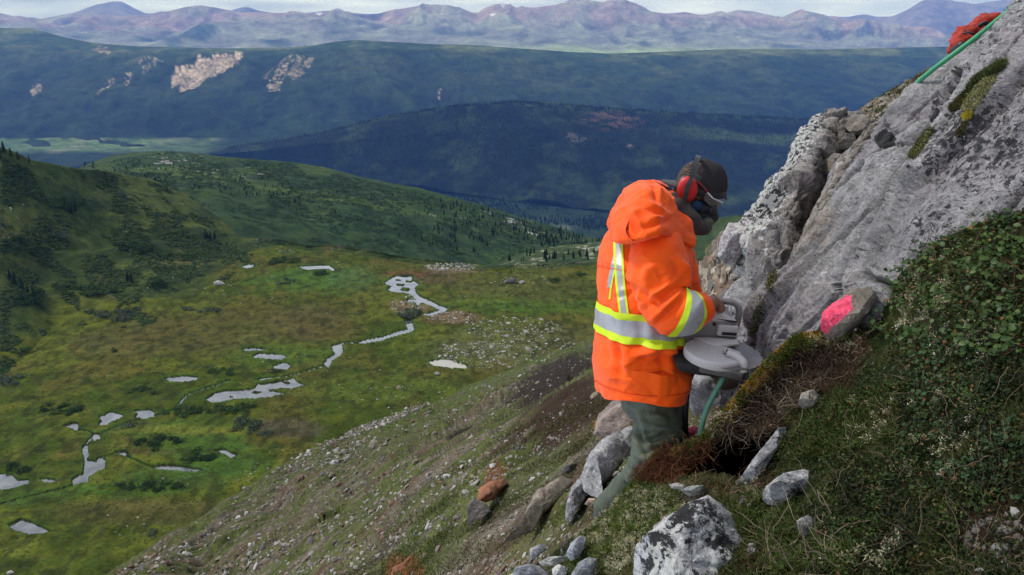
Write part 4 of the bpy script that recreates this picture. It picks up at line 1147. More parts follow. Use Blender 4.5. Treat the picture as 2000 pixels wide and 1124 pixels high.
thing_rock('stone', 'pale grey block uphill and left of the flat whitish stone', [(1036,1072),(1050,1066),(1066,1062),(1072,1070),(1056,1082),(1042,1094),(1036,1086)], 3.3, 0.05, 0.06, 215, (0.34, 0.34, 0.36), 0.0, 0.4, 'stone')
# long grey rib running down from behind the worker
thing_rock('rock_rib', 'long smooth grey rib of rock slanting down the slope behind the worker', [(1132,935),(1146,905),(1168,876),(1198,850),(1240,832),(1266,846),(1252,882),(1216,910),(1190,938),(1160,958),(1138,962)], 4.35, 0.16, 0.4, 220, (0.30, 0.30, 0.31), 0.05, 0.35, 'rock', nr=50, na=170, slope=(0.5, -0.3), relief=0.9, facets=3)
thing_rock('rock_rib', 'narrow lower end of the grey rib, pointing down the slope left of the boot', [(1118,955),(1140,925),(1160,940),(1162,956),(1140,978),(1122,1000),(1104,1018),(1108,985)], 4.15, 0.10, 0.3, 232, (0.30, 0.30, 0.31), 0.05, 0.35, 'rock', nr=36, na=110, slope=(0.3, -0.3), relief=0.9, facets=4)
thing_rock('rock_slab', 'brown-grey flat rock ledge left of the long grey rib', [(1030,990),(1050,962),(1080,940),(1096,930),(1120,940),(1110,960),(1080,985),(1060,1005),(1040,1040),(1000,1058),(996,1050),(1016,1020)], 5.2, 0.12, 0.3, 221, (0.24, 0.205, 0.165), 0.05, 0.1, 'rock', nr=36, na=110, slope=(0.7, -0.6))
thing_rock('stone', 'small tan stone between the long grey rib and the worker\'s boot', [(1142,985),(1150,974),(1162,974),(1168,984),(1156,992)], 3.9, 0.04, 0.05, 222, (0.33, 0.25, 0.18), 0, 0, 'stone')
thing_rock('rock', 'rusty orange rock jutting from the slope in the middle distance', [(928,975),(935,955),(955,942),(985,935),(992,945),(975,960),(965,975),(948,982)], 11.5, 0.5, 0.6, 223, (0.30, 0.12, 0.06), 0, 0, 'rock', slope=(2, -2))
thing_rock('rock', 'grey and brown broken rock just below the rusty orange rock', [(912,990),(925,975),(945,985),(960,1000),(945,1008),(925,1004)], 10.5, 0.5, 0.6, 224, (0.20, 0.18, 0.16), 0, 0.2, 'rock', slope=(2, -2))
thing_rock('rock', 'rusty orange outcrop at the bottom edge of the scree', [(762,1135),(768,1108),(785,1100),(800,1088),(815,1092),(812,1112),(830,1120),(820,1140)], 14, 0.6, 0.6, 225, (0.28, 0.10, 0.045), 0, 0, 'rock')
thing_rock('rock', 'pale upright rock standing at the foot of the dark earth ledge', [(913,880),(912,860),(922,846),(928,862),(922,875)], 38, 0.8, 0.6, 226, (0.30, 0.28, 0.25), 0, 0.3, 'rock')
thing_rock('rock', 'reddish grey rock face behind the back hem of the orange jacket', [(1160,850),(1172,810),(1196,785),(1225,775),(1245,800),(1240,840),(1205,860)], 6.4, 0.3, 0.5, 227, (0.25, 0.20, 0.175), 0.0, 0.1, 'rock', slope=(-0.5, -0.8))
thing_rock('rock', 'flat grey rock poking out of the turf left of the grey rib', [(1096,920),(1104,910),(1128,906),(1124,916),(1108,926)], 6.8, 0.15, 0.2, 228, (0.10, 0.10, 0.09), 0, 0, 'rock')
# painted stone
M_pink = MatB('pink_paint_on_stone')
v_ = M_pink.tc()
nz = M_pink.noise(v_, 26, 6, 0.7, 0.5)
th = M_pink.math('GREATER_THAN', M_pink.math('ADD', M_pink.attr('Paint', 'Fac'), M_pink.math('MULTIPLY', M_pink.math('SUBTRACT', nz, 0.5), 1.9)), 0.5)
base_ = M_pink.mix(1.0, M_pink.attr(), M_pink.ramp(M_pink.noise(v_, 40, 6, 0.7), [(0.3, 0.6), (0.7, 1.3)]), 'MULTIPLY')
M_pink.color(M_pink.mix(th, base_, M_pink.mix(M_pink.ramp(M_pink.noise(v_, 50, 4), [(0.35, 0.0), (0.65, 1.0)]), (0.62, 0.035, 0.09), (0.85, 0.10, 0.19))))
M_pink.rough(0.75); M_pink.bump(nz, 0.5, 0.01)
o = thing_rock('painted_stone', 'brown stone with a bright pink spray paint mark, leaning on the outcrop', [(1603,640),(1606,612),(1630,592),(1665,566),(1700,560),(1716,580),(1700,610),(1672,636),(1640,662),(1622,666),(1610,656)], 2.74, 0.05, 0.12, 230, (0.17, 0.145, 0.12), 0, 0, 'stone', nr=50, na=140, mat=M_pink.m, slope=(-0.05, 0), facets=5)
co = np.empty(len(o.data.vertices) * 3, np.float32); o.data.vertices.foreach_get('co', co)
x_, y_, _d = pix(co.reshape(-1, 3) + np.array(o.location))
pp = [(1600,648),(1603,612),(1625,590),(1664,578),(1666,604),(1648,622),(1624,640),(1614,652)]
dd = poly_dist(x_, y_, pp); dd = np.where(point_in_poly(x_, y_, pp), dd, -dd)
set_mask(o.data, 'Paint', np.clip(0.5 + dd / 14, 0, 1))
o = thing_rock('painted_stone', 'small pink-painted stone low down beside the green hose', [(1336,862),(1338,840),(1352,832),(1366,836),(1364,856),(1350,868)], 3.5, 0.05, 0.1, 231, (0.25, 0.22, 0.22), 0, 0, 'stone', mat=M_pink.m)
set_mask(o.data, 'Paint', np.full(len(o.data.vertices), 0.55))
# ================================================================== THE WORKER
def blob_union(parts, voxel, smooth_it=4, name='tmp'):
    """parts: ('cap',p0,p1,r0,r1) or ('ell',centre,(rx,ry,rz),rotation matrix or None); joined into one skin by voxel remeshing"""
    vs, fs, off = [], [], 0
    th = np.linspace(0, math.pi, 15); ph = np.linspace(0, 2 * math.pi, 24, endpoint=False)
    S = np.array([[math.sin(a) * math.cos(b), math.sin(a) * math.sin(b), math.cos(a)] for a in th for b in ph])
    SF = []
    for i in range(14):
        for j in range(24):
            SF.append((i * 24 + j, (i + 1) * 24 + j, (i + 1) * 24 + (j + 1) % 24, i * 24 + (j + 1) % 24))
    SF = np.array(SF)
    for q in parts:
        if q[0] == 'ell':
            v = S * np.array(q[2])
            if q[3] is not None: v = v @ np.array(q[3]).T
            v = v + np.array(q[1])
        else:
            p0, p1 = np.array(q[1], float), np.array(q[2], float)
            ax = p1 - p0; L_ = np.linalg.norm(ax) + 1e-9; ax /= L_
            t = np.array([0, 0, 1.0]) if abs(ax[2]) < 0.9 else np.array([1.0, 0, 0])
            u_ = np.cross(ax, t); u_ /= np.linalg.norm(u_); w_ = np.cross(ax, u_)
            B = np.stack([u_, w_, ax], 1)
            z = S[:, 2]
            r = np.where(z > 0, q[4], q[3])
            v = (S * r[:, None]) @ B.T + np.where(z[:, None] > 1e-9, p1, p0)
        vs.append(v); fs.append(SF + off); off += len(v)
    me = np_mesh(name, np.concatenate(vs), np.concatenate(fs))
    o = bpy.data.objects.new(name, me); COL.objects.link(o)
    rm_ = o.modifiers.new('r', 'REMESH'); rm_.mode = 'VOXEL'; rm_.voxel_size = voxel
    if smooth_it:
        sm_ = o.modifiers.new('s', 'SMOOTH'); sm_.iterations = smooth_it; sm_.factor = 0.6
    dg = bpy.context.evaluated_depsgraph_get()
    me2 = bpy.data.meshes.new_from_object(o.evaluated_get(dg))
    bpy.data.objects.remove(o)
    me2.name = name
    n = len(me2.vertices); co = np.empty(n * 3, np.float32); me2.vertices.foreach_get('co', co)
    me2.polygons.foreach_set('use_smooth', np.ones(len(me2.polygons), bool))
    return me2, co.reshape(-1, 3).astype(float)

def vnorm(me):
    n = np.empty(len(me.vertices) * 3, np.float32); me.vertices.foreach_get('normal', n)
    return n.reshape(-1, 3).astype(float)

def apply_co(me, co):
    me.vertices.foreach_set('co', np.ascontiguousarray(co, np.float32).ravel()); me.update()

def tube(pts, radii, nu=16, seg=6, cap=True, close=False, squash=None):
    """swept round tube through 3-D points; returns verts (nv,nu,3) and faces"""
    pts = np.array(pts, float); radii = np.array(radii, float) if np.ndim(radii) else np.full(len(pts), float(radii))
    t = np.linspace(0, len(pts) - 1, (len(pts) - 1) * seg + 1)
    c_ = cr_interp(pts, t) if len(pts) > 2 else pts[0] + (pts[1] - pts[0]) * t[:, None]
    r_ = np.interp(t, np.arange(len(pts)), radii)
    T = np.gradient(c_, axis=0); T /= np.linalg.norm(T, axis=1, keepdims=True) + 1e-12
    up = np.array([0, 1.0, 0]) if abs(T[0][1]) < 0.8 else np.array([0, 0, 1.0])
    a = np.cross(T[0], up); a /= np.linalg.norm(a)
    ang = np.linspace(0, 2 * math.pi, nu, endpoint=False)
    V_ = []
    for i in range(len(c_)):
        a = a - T[i] * (a @ T[i]); a /= np.linalg.norm(a)
        b = np.cross(T[i], a)
        sx, sy = (1, 1) if squash is None else squash
        V_.append(c_[i] + r_[i] * (np.cos(ang)[:, None] * a * sx + np.sin(ang)[:, None] * b * sy))
    v = np.array(V_)
    m_ = len(v)
    i = np.arange(m_ - 1)[:, None] * nu + np.arange(nu)[None]; j = np.arange(m_ - 1)[:, None] * nu + (np.arange(nu)[None] + 1) % nu
    f = [np.stack([i, j, j + nu, i + nu], -1).reshape(-1, 4)]
    v = v.reshape(-1, 3)
    if cap:
        n0 = len(v)
        v = np.concatenate([v, [c_[0]], [c_[-1]]])
        k = np.arange(nu)
        f.append(np.stack([(k + 1) % nu, k, np.full(nu, n0)], -1))
        f.append(np.stack([k + (m_ - 1) * nu, (k + 1) % nu + (m_ - 1) * nu, np.full(nu, n0 + 1)], -1))
    return v, f

def add_mesh(name, v, f, mat, parent=None, smooth=True, col=None):
    return link(name, np_mesh(name, v, f, smooth, col, [mat]), parent)

def fabric(name, c, c2=None, rough=0.75, fine=900, bumpd=0.0006, dirt=0.12, spec=0.25):
    m = MatB(name); v = m.tc()
    n = m.noise(v, 7, 5, 0.6); w = m.noise(v, fine, 2, 0.5); k = m.noise(v, 45, 5, 0.6)
    cc_ = m.mix(m.ramp(n, [(0.35, 0.0), (0.65, 1.0)]), c, c2 or c)
    cc_ = m.mix(1.0, cc_, m.ramp(k, [(0.25, 1 - dirt), (0.75, 1 + dirt)]), 'MULTIPLY')
    m.color(cc_); m.rough(rough); m.spec(spec)
    m.bump(m.math('ADD', w, k), 0.35, bumpd * 3)
    m.b.inputs['Sheen Weight'].default_value = 0.12
    return m.m
M_orange = fabric('orange_rainproof_cloth', (1.0, 0.110, 0.001), (0.98, 0.090, 0.001), 0.6, dirt=0.05, spec=0.18)
M_silver = simple_mat('silver_reflective_tape', (0.36, 0.36, 0.38), 0.42, 0.6, 0.15, 60, 0.08)
M_lime = simple_mat('lime_yellow_tape', (0.56, 0.74, 0.02), 0.6, 0.3, 0.0, 60, 0.06)
M_green = fabric('dark_green_waterproof_trousers', (0.046, 0.062, 0.036), (0.076, 0.094, 0.058), 0.55, dirt=0.22, spec=0.45)
M_grey = fabric('charcoal_hood_fleece', (0.042, 0.034, 0.034), (0.060, 0.049, 0.049), 0.95)
M_skin = simple_mat('skin', (0.235, 0.105, 0.062), 0.5, 0.4, nscale=60, namt=0.12, bump=(0.3, 0.001))
M_black = simple_mat('black_plastic', (0.016, 0.016, 0.018), 0.45, 0.5, nscale=40, namt=0.3)
M_cap = fabric('black_cap_cloth', (0.022, 0.020, 0.022), (0.032, 0.028, 0.030), 0.9)
M_boot = simple_mat('rubber_boot', (0.05, 0.06, 0.045), 0.5, 0.4, nscale=20, namt=0.3)

DW = 3.34
H0 = V(1285, 790, 3.35)
WK = empty('person', V(1240, 1005, DW), 'person in orange rain jacket and red ear muffs bending over a saw beside the outcrop', 'person')

# ---- jacket body : rings around the leaning trunk
rings = [(764,1168,1335,.255),(752,1166,1336,.258),(720,1166,1338,.262),(690,1166,1333,.258),(655,1169,1330,.252),(620,1172,1331,.246),(585,1171,1336,.242),(550,1168,1342,.242),(515,1173,1345,.238),(485,1182,1348,.230),(458,1196,1348,.215),(432,1212,1345,.190),(405,1230,1335,.155),(382,1250,1318,.105),(368,1268,1305,.055)]
rg_ = np.array(rings, float)
NU, NV = 260, 300
tt = np.linspace(0, len(rg_) - 1, NV)
rr_ = cr_interp(rg_, tt)
ang = np.linspace(0, 2 * math.pi, NU, endpoint=False)
cy, Lx, Rx, hd = rr_[:, 0], rr_[:, 1], rr_[:, 2], rr_[:, 3]
cx = (Lx + Rx) / 2
cen = P(cx, cy, np.full(NV, DW))
hw = (Rx - Lx) / 2 * DW / F
ca, sa = np.cos(ang), np.sin(ang)
e = 0.82
X = np.sign(ca) * np.abs(ca) ** e; Y = np.sign(sa) * np.abs(sa) ** e
v = cen[:, None, :] + np.stack([hw[:, None] * X[None], hd[:, None] * Y[None], np.zeros((NV, NU))], -1)
nrm = np.stack([np.broadcast_to((ca * hd.mean())[None], (NV, NU)), np.broadcast_to((sa * hw.mean())[None], (NV, NU)), np.zeros((NV, NU))], -1)
nrm /= np.linalg.norm(nrm, axis=-1, keepdims=True)
s = sstep(0, 2, tt)[:, None]
lowf = fbm(v * np.array([7, 7, 2.2]), 3, seed=301)
fold = fbm(np.stack([v[..., 0] * 2.6 + v[..., 2] * 4.0, v[..., 1] * 2.6, v[..., 2] * 5.0 - v[..., 0] * 2.4], -1), 3, gain=0.38, seed=302, ridged=True)
cr1 = fbm(np.stack([v[..., 0] * 14 - v[..., 2] * 9, v[..., 1] * 10, v[..., 2] * 17 + v[..., 0] * 8], -1), 3, seed=303, ridged=True)
disp = 0.016 * lowf * (0.4 + 0.6 * sstep(5, 0, tt))[:, None] + 0.022 * (fold - 0.2) + 0.0030 * cr1
vx, vy, vd = pix(v)
def crease(segs, vx, vy, front):
    d = np.zeros(vx.shape)
    for (x0, y0, x1, y1, w, dep) in segs:
        t = np.clip(((vx - x0) * (x1 - x0) + (vy - y0) * (y1 - y0)) / ((x1 - x0) ** 2 + (y1 - y0) ** 2), 0, 1)
        dx, dy = vx - x0 - t * (x1 - x0), vy - y0 - t * (y1 - y0)
        r = np.hypot(dx, dy) / w
        side = np.sign((x1 - x0) * (vy - y0) - (y1 - y0) * (vx - x0))
        taper = np.sin(math.pi * np.clip(t * 0.9 + 0.05, 0, 1))
        d += dep * taper * (-np.exp(-r * r) + 0.75 * np.exp(-((r - 1.7) ** 2)) * (side < 0)) * front
    return d
frontm = (nrm[..., 1] < 0.15) * 1.0
disp += crease([(1238,735,1300,712,7,.020),(1262,738,1330,722,9,.022),(1228,700,1290,690,8,.010),(1200,690,1222,760,9,.012),(1248,640,1252,740,10,.010),(1320,690,1332,735,6,.016),(1185,560,1200,690,10,.010),(1265,470,1235,560,12,.014),(1225,480,1262,600,9,.012),(1180,500,1176,600,6,.01),(1205,700,1212,775,8,.012),(1290,700,1296,780,8,.012),(1180,660,1190,740,7,.010),(1225,765,1330,758,3,.004),(1240,520,1228,600,7,.012),(1196,600,1250,585,6,.008),(1268,750,1322,772,6,.010)], vx, vy, frontm)
disp -= 0.012 * sstep(0.9, 0.0, tt)[:, None] * 0
v = v + nrm * disp[..., None]
# hem wave
v[:, :, 2] += (0.012 * np.sin(ang * 3 + 1.1) * sstep(3, 0, tt)[:, None])
# turned-in hem and closed top
v[:, :, 2] += -0.062 * Y[None] * sstep(11, 4, tt)[:, None]
inner = v[0] - nrm[0] * 0.012 + np.array([0, 0, 0.01]); inner2 = v[0] - nrm[0] * 0.02 + np.array([0, 0, 0.12])
allv = np.concatenate([inner2[None], inner[None], v], 0)
nvv = len(allv)
i = np.arange(nvv - 1)[:, None] * NU + np.arange(NU)[None]; j = np.arange(nvv - 1)[:, None] * NU + (np.arange(NU)[None] + 1) % NU
jf = np.stack([i, j, j + NU, i + NU], -1).reshape(-1, 4)
JK = add_mesh('jacket', allv.reshape(-1, 3), jf, M_orange, WK)
JK['label'] = 'orange rain jacket with silver and lime reflective tape'
JBVH = bvh_of(v, np.stack([i[:NV - 1], j[:NV - 1], j[:NV - 1] + NU, i[:NV - 1] + NU], -1).reshape(-1, 4))
def child(name, v_, f_, mat, parent, smooth=True, root=WK):
    """sub-part : parent is a mesh child of the root that sits at -root.location"""
    o = bpy.data.objects.new(name, np_mesh(name, v_, f_, smooth, None, [mat])); COL.objects.link(o)
    o.parent = parent
    return o

def seam_offset(h):
    return h
# ---- reflective bands, laid on the cloth by casting rays at it
def body_band(z_of_ang, half, mat, name, off=0.0065, n=260, rows=5):
    vv_ = []
    axc = None
    for a in np.linspace(0, 2 * math.pi, n, endpoint=False):
        for k in range(rows):
            zz = z_of_ang(a) + half * (2 * k / (rows - 1) - 1)
            kz = np.interp(-zz, -cen[:, 2], np.arange(NV)) if cen[0, 2] > cen[-1, 2] else np.interp(zz, cen[:, 2], np.arange(NV))
            c0 = np.array([np.interp(kz, np.arange(NV), cen[:, 0]), np.interp(kz, np.arange(NV), cen[:, 1]), zz])
            d = Vector((math.cos(a), math.sin(a), 0))
            h = JBVH.ray_cast(Vector(c0.tolist()) + d * 0.6, -d)
            q = h[0] + d * off if h[0] is not None else Vector(c0.tolist()) + d * 0.2
            vv_.append(tuple(q))
    i = np.arange(n)[:, None] * rows + np.arange(rows - 1)[None]
    j = ((np.arange(n) + 1) % n)[:, None] * rows + np.arange(rows - 1)[None]
    return child(name, np.array(vv_), np.stack([i, j, j + 1, i + 1], -1).reshape(-1, 4), mat, JK)
zb = V(1250, 626, DW).z
def zwave(a, dz):
    # a little lower towards the front of the body (+x)
    return zb + dz - 0.018 * math.cos(a) + 0.004 * math.sin(3 * a) - 0.050 * math.sin(a)
body_band(lambda a: zwave(a, 0.0), 0.0300, M_silver, 'reflective_band')
body_band(lambda a: zwave(a, 0.0432), 0.0130, M_lime, 'reflective_band')
body_band(lambda a: zwave(a, -0.0432), 0.0130, M_lime, 'reflective_band')
def strap(path, wl_, mat, name='reflective_band', off=0.005, bv=None, par=None):
    """path: px,py centre line; wl_: (left,right) offset in px"""
    pl = np.array(path, float); t = np.linspace(0, len(pl) - 1, 60); q = cr_interp(pl, t)
    vv_ = []; rows = 4; last = 3.1
    for (x0, y0) in q:
        for k in range(rows):
            x1 = x0 + wl_[0] + (wl_[1] - wl_[0]) * k / (rows - 1)
            d = V(x1, y0, 1.0).normalized()
            h = (bv or JBVH).ray_cast(Vector((0, 0, 0)), d)
            if h[0] is not None: last = h[3]
            vv_.append(tuple(d * (last - off)))
    m_ = len(q); i = np.arange(m_ - 1)[:, None] * rows + np.arange(rows - 1)[None]
    return child(name, np.array(vv_), np.stack([i, i + 1, i + rows + 1, i + rows], -1).reshape(-1, 4), mat, par or JK)
pa = [(1207,455),(1208,500),(1211,550),(1217,600),(1222,632)]
strap(pa, (-5, 5), M_silver); strap(pa, (-9.5, -5.2), M_lime); strap(pa, (5.2, 9.5), M_lime)
pb = [(1208,470),(1200,505),(1193,535),(1188,562),(1185,585)]
strap([(x + 1, y) for x, y in pb[:4]], (-4.5, 3.5), M_silver, off=0.004); strap(pb, (3.6, 7), M_lime, off=0.004)

M_seam = simple_mat('orange_seam', (0.62, 0.045, 0.002), 0.7, 0.2)
body_band(lambda a: V(1250, 745, DW).z - 0.062 * math.sin(a), 0.0016, M_seam, 'seam', 0.004)
body_band(lambda a: V(1250, 520, DW).z - 0.050 * math.sin(a), 0.0014, M_seam, 'seam', 0.004)
# ---- sleeves
def sleeve(pts, rad, name, seed, creases, cuff=True):
    NS = 120
    pts = np.array(pts, float)
    t = np.linspace(0, len(pts) - 1, 220)
    c_ = cr_interp(pts, t); r_ = cr_interp(np.array(rad, float), t)
    T = np.gradient(c_, axis=0); T /= np.linalg.norm(T, axis=1, keepdims=True)
    a = np.cross(T[0], [0, 1.0, 0]); a /= np.linalg.norm(a)
    an = np.linspace(0, 2 * math.pi, NS, endpoint=False)
    V_, N_ = [], []
    for k in range(len(c_)):
        a = a - T[k] * (a @ T[k]); a /= np.linalg.norm(a); b = np.cross(T[k], a)
        nn = np.cos(an)[:, None] * a + np.sin(an)[:, None] * b
        V_.append(c_[k] + nn * r_[k]); N_.append(nn)
    v = np.array(V_); nn = np.array(N_)
    el = np.exp(-((t - 2.2) / 1.2) ** 2)[:, None]
    f_ = fbm(np.stack([v[..., 0] * 5 + v[..., 2] * 3, v[..., 1] * 4, v[..., 2] * 8 - v[..., 0] * 5], -1), 3, gain=0.4, seed=seed, ridged=True)
    g_ = fbm(np.stack([v[..., 0] * 16, v[..., 1] * 14, v[..., 2] * 20 - v[..., 0] * 9], -1), 3, seed=seed + 1, ridged=True)
    l_ = fbm(v * 8, 3, seed=seed + 2)
    d = (f_ - 0.2) * (0.012 + 0.018 * el) + g_ * (0.001 + 0.003 * el) + l_ * 0.006
    x_, y_, _ = pix(v)
    d = d + crease(creases, x_, y_, (nn[..., 1] < 0.2) * 1.0)
    d = d * sstep(0, 0.25, t)[:, None] * sstep(len(pts) - 1.0, len(pts) - 1.3, t)[:, None]
    v = v + nn * d[..., None]
    inn = v[-1] - nn[-1] * 0.006; inn2 = v[-1] - nn[-1] * 0.01 - T[-1] * 0.05
    allv = np.concatenate([v, inn[None], inn2[None]], 0)
    m_ = len(allv)
    i = np.arange(m_ - 1)[:, None] * NS + np.arange(NS)[None]; j = np.arange(m_ - 1)[:, None] * NS + (np.arange(NS)[None] + 1) % NS
    o = child(name, allv.reshape(-1, 3), np.stack([i, i + NS, j + NS, j], -1).reshape(-1, 4), M_orange, JK)
    return o, v, nn, t, T, c_
slp = [V(1272,468,3.22), V(1287,505,3.12), V(1290,545,3.07), V(1294,585,3.04), V(1316,606,3.02), V(1343,610,3.01), V(1364,604,3.02), V(1381,597,3.03)]
slr = [.085, .112, .110, .098, .093, .086, .068, .052]
SL, sv, sn_, st, sT, scn = sleeve([tuple(q) for q in slp], slr, 'sleeve', 401,
    [(1262,600,1330,560,7,.016),(1290,628,1345,575,8,.014),(1240,560,1290,610,8,.014),(1258,500,1242,570,9,.010),(1310,500,1330,545,9,.012),(1275,640,1318,600,7,.012),(1318,480,1346,532,8,.010)])
def sleeve_band(t0, t1, skew, mat):
    n_ = len(st); vv_ = []; NS = sv.shape[1]; rows = 6
    for k in range(rows):
        for a in range(NS):
            ph = 2 * math.pi * a / NS
            tc_ = t0 + (t1 - t0) * k / (rows - 1) + skew * sn_[n_ // 2, a][2]
            x = np.clip((tc_ / (len(slp) - 1)) * (n_ - 1), 0, n_ - 1.001)
            i0 = int(x); f_ = x - i0
            vv_.append(sv[i0, a] * (1 - f_) + sv[i0 + 1, a] * f_ + sn_[i0, a] * 0.003)
    i = np.arange(rows - 1)[:, None] * NS + np.arange(NS)[None]; j = np.arange(rows - 1)[:, None] * NS + (np.arange(NS)[None] + 1) % NS
    return child('reflective_band', np.array(vv_), np.stack([i, i + NS, j + NS, j], -1).reshape(-1, 4), mat, JK)
sleeve_band(4.72, 5.38, 0.42, M_silver); sleeve_band(4.46, 4.72, 0.42, M_lime); sleeve_band(5.38, 5.64, 0.42, M_lime)
sleeve([tuple(V(1300,470,3.5)), tuple(V(1312,510,3.58)), tuple(V(1318,560,3.62)), tuple(V(1322,605,3.60)), tuple(V(1335,632,3.52)), tuple(V(1352,645,3.44))], [.09, .105, .1, .085, .07, .055], 'sleeve', 431, [])

# ---- hood of the jacket, lying on the back
hood_net = [
 [(1338,468,3.30),(1322,432,3.26),(1310,395,3.26),(1300,370,3.30),(1284,360,3.42),(1296,362,3.58),(1318,385,3.62)],
 [(1350,460,3.27),(1333,425,3.19),(1313,385,3.18),(1290,361,3.26),(1272,355,3.42),(1290,357,3.62),(1322,385,3.68)],
 [(1354,465,3.24),(1322,420,3.12),(1292,384,3.10),(1258,358,3.20),(1240,359,3.42),(1262,362,3.66),(1310,390,3.74)],
 [(1355,470,3.22),(1312,433,3.05),(1270,408,3.03),(1232,384,3.14),(1214,388,3.40),(1242,388,3.68),(1300,405,3.76)],
 [(1354,474,3.21),(1302,446,3.00),(1252,438,2.985),(1214,420,3.10),(1199,414,3.36),(1228,410,3.66),(1290,425,3.74)],
 [(1354,479,3.20),(1294,456,2.985),(1243,462,2.965),(1206,456,3.07),(1190,430,3.33),(1222,425,3.62),(1285,440,3.70)],
 [(1352,482,3.21),(1290,461,3.00),(1243,470,2.985),(1204,472,3.09),(1193,452,3.33),(1226,445,3.58),(1285,455,3.66)],
 [(1346,482,3.27),(1290,461,3.10),(1246,470,3.09),(1212,472,3.18),(1206,456,3.36),(1232,450,3.54),(1285,455,3.58)]]
px, py, D, U, Vv = net_patch(hood_net, 200, 200)
p = P(px, py, D); n = normals_grid(p)
hf = fbm(np.stack([p[..., 0] * 6 + p[..., 2] * 4, p[..., 1] * 6, p[..., 2] * 10 - p[..., 0] * 6], -1), 3, gain=0.38, seed=501, ridged=True)
env = np.sin(np.pi * np.clip(Vv / 7, 0, 1)) ** 0.5
p = p + n * ((hf - 0.2) * 0.020 + 0.010 * fbm(p * 11, 3, seed=502))[..., None] * env[..., None]
p = p + n * crease([(1240,400,1305,425,6,.014),(1275,362,1284,395,5,.014),(1225,420,1250,462,6,.014),(1215,470,1225,415,6,.010),(1250,450,1320,425,6,.012)], px, py, 1.0)[..., None]
o_h = add_mesh('hood', p.reshape(-1, 3), grid_faces(*px.shape), M_orange, WK)
# folded-over flap at the back of the hood
fl_net = [[(1194,432,3.20),(1212,420,3.10),(1228,430,3.02)],[(1190,428,3.19),(1206,440,3.06),(1222,452,2.98)],[(1197,448,3.16),(1210,458,3.04),(1234,470,2.97)],[(1204,464,3.12),(1222,471,3.02),(1240,474,2.98)]]
px, py, D, U, Vv = net_patch(fl_net, 40, 40)
p = P(px, py, D)
pb_ = p + np.array([0, 0.012, 0])
i0 = grid_faces(40, 40)
add_mesh('hood_flap', np.concatenate([p.reshape(-1, 3), pb_.reshape(-1, 3)]), np.concatenate([i0, i0[:, ::-1] + 1600]), M_orange, WK)

# ---- charcoal hood of the jumper round the neck
me, co = blob_union([('cap', V(1306,394,3.31), V(1322,414,3.28), .036, .052), ('cap', V(1322,412,3.28), V(1346,434,3.28), .056, .052), ('cap', V(1346,434,3.28), V(1372,446,3.30), .048, .030),
                     ('cap', V(1322,412,3.48), V(1345,432,3.46), .050, .048), ('cap', V(1345,430,3.48), V(1374,444,3.40), .046, .032), ('cap', V(1325,440,3.36), V(1368,440,3.36), .075, .042), ('cap', V(1298,382,3.34), V(1310,396,3.32), .014, .036)], 0.007, 5, 'jumper_hood')
nn = vnorm(me)
co = co + nn * (0.006 * fbm(np.stack([co[:, 0] * 9, co[:, 1] * 9, co[:, 2] * 30 + co[:, 0] * 20], -1), 4, seed=510, ridged=True) + 0.003 * fbm(co * 30, 3, seed=511))[:, None]
apply_co(me, co); me.materials.append(M_grey)
link('jumper_hood', me, WK)

# ---- the body itself, one continuous skin (mostly under the clothes)
hd_c = V(1366,366,3.36)
fwd = Vector((0.72, 0.02, -0.69)).normalized(); upv = Vector((0.69, 0.0, 0.72)).normalized(); sid = Vector((0, -1, 0))
def hp(f_, u_, s_): return hd_c + fwd * f_ + upv * u_ + sid * s_
HB = np.array([[fwd.x, sid.x, upv.x], [fwd.y, sid.y, upv.y], [fwd.z, sid.z, upv.z]])
parts = [('ell', hd_c, (.094, .074, .088), HB), ('ell', hp(.045, -.055, 0), (.050, .052, .062), HB), ('cap', hp(.088, -.015, 0), hp(.110, -.038, 0), .012, .014), ('ell', hp(.080, -.072, 0), (.020, .026, .012), HB),
         ('ell', hp(.072, -.105, 0), (.022, .026, .02), HB), ('ell', hp(.078, .018, 0), (.020, .055, .012), HB), ('ell', hp(0, -.02, .076), (.020, .009, .032), HB), ('ell', hp(0, -.02, -.076), (.020, .009, .032), HB),
         ('cap', hp(-.02, -.06, 0), V(1300,470,3.37), .052, .062),
         ('cap', V(1285,490,3.25), V(1285,490,3.48), .085, .085), ('cap', V(1262,500,3.36), V(1250,620,3.36), .13, .12), ('cap', V(1250,620,3.36), V(1262,745,3.36), .12, .135),
         ('cap', V(1285,495,3.16), V(1290,590,3.06), .058, .047), ('cap', V(1290,590,3.06), V(1368,602,3.03), .046, .032), ('cap', V(1300,490,3.56), V(1320,600,3.60), .056, .045), ('cap', V(1320,600,3.60), V(1352,645,3.44), .044, .03),
         ('cap', V(1278,745,3.27), V(1275,868,3.22), .075, .045), ('cap', V(1268,880,3.21), V(1190,980,3.34), .035, .026), ('cap', V(1290,750,3.46), V(1298,870,3.50), .075, .05), ('cap', V(1298,870,3.50), V(1292,1005,3.60), .045, .03)]
me, co = blob_union(parts, 0.009, 3, 'body')
me.materials.append(M_skin)
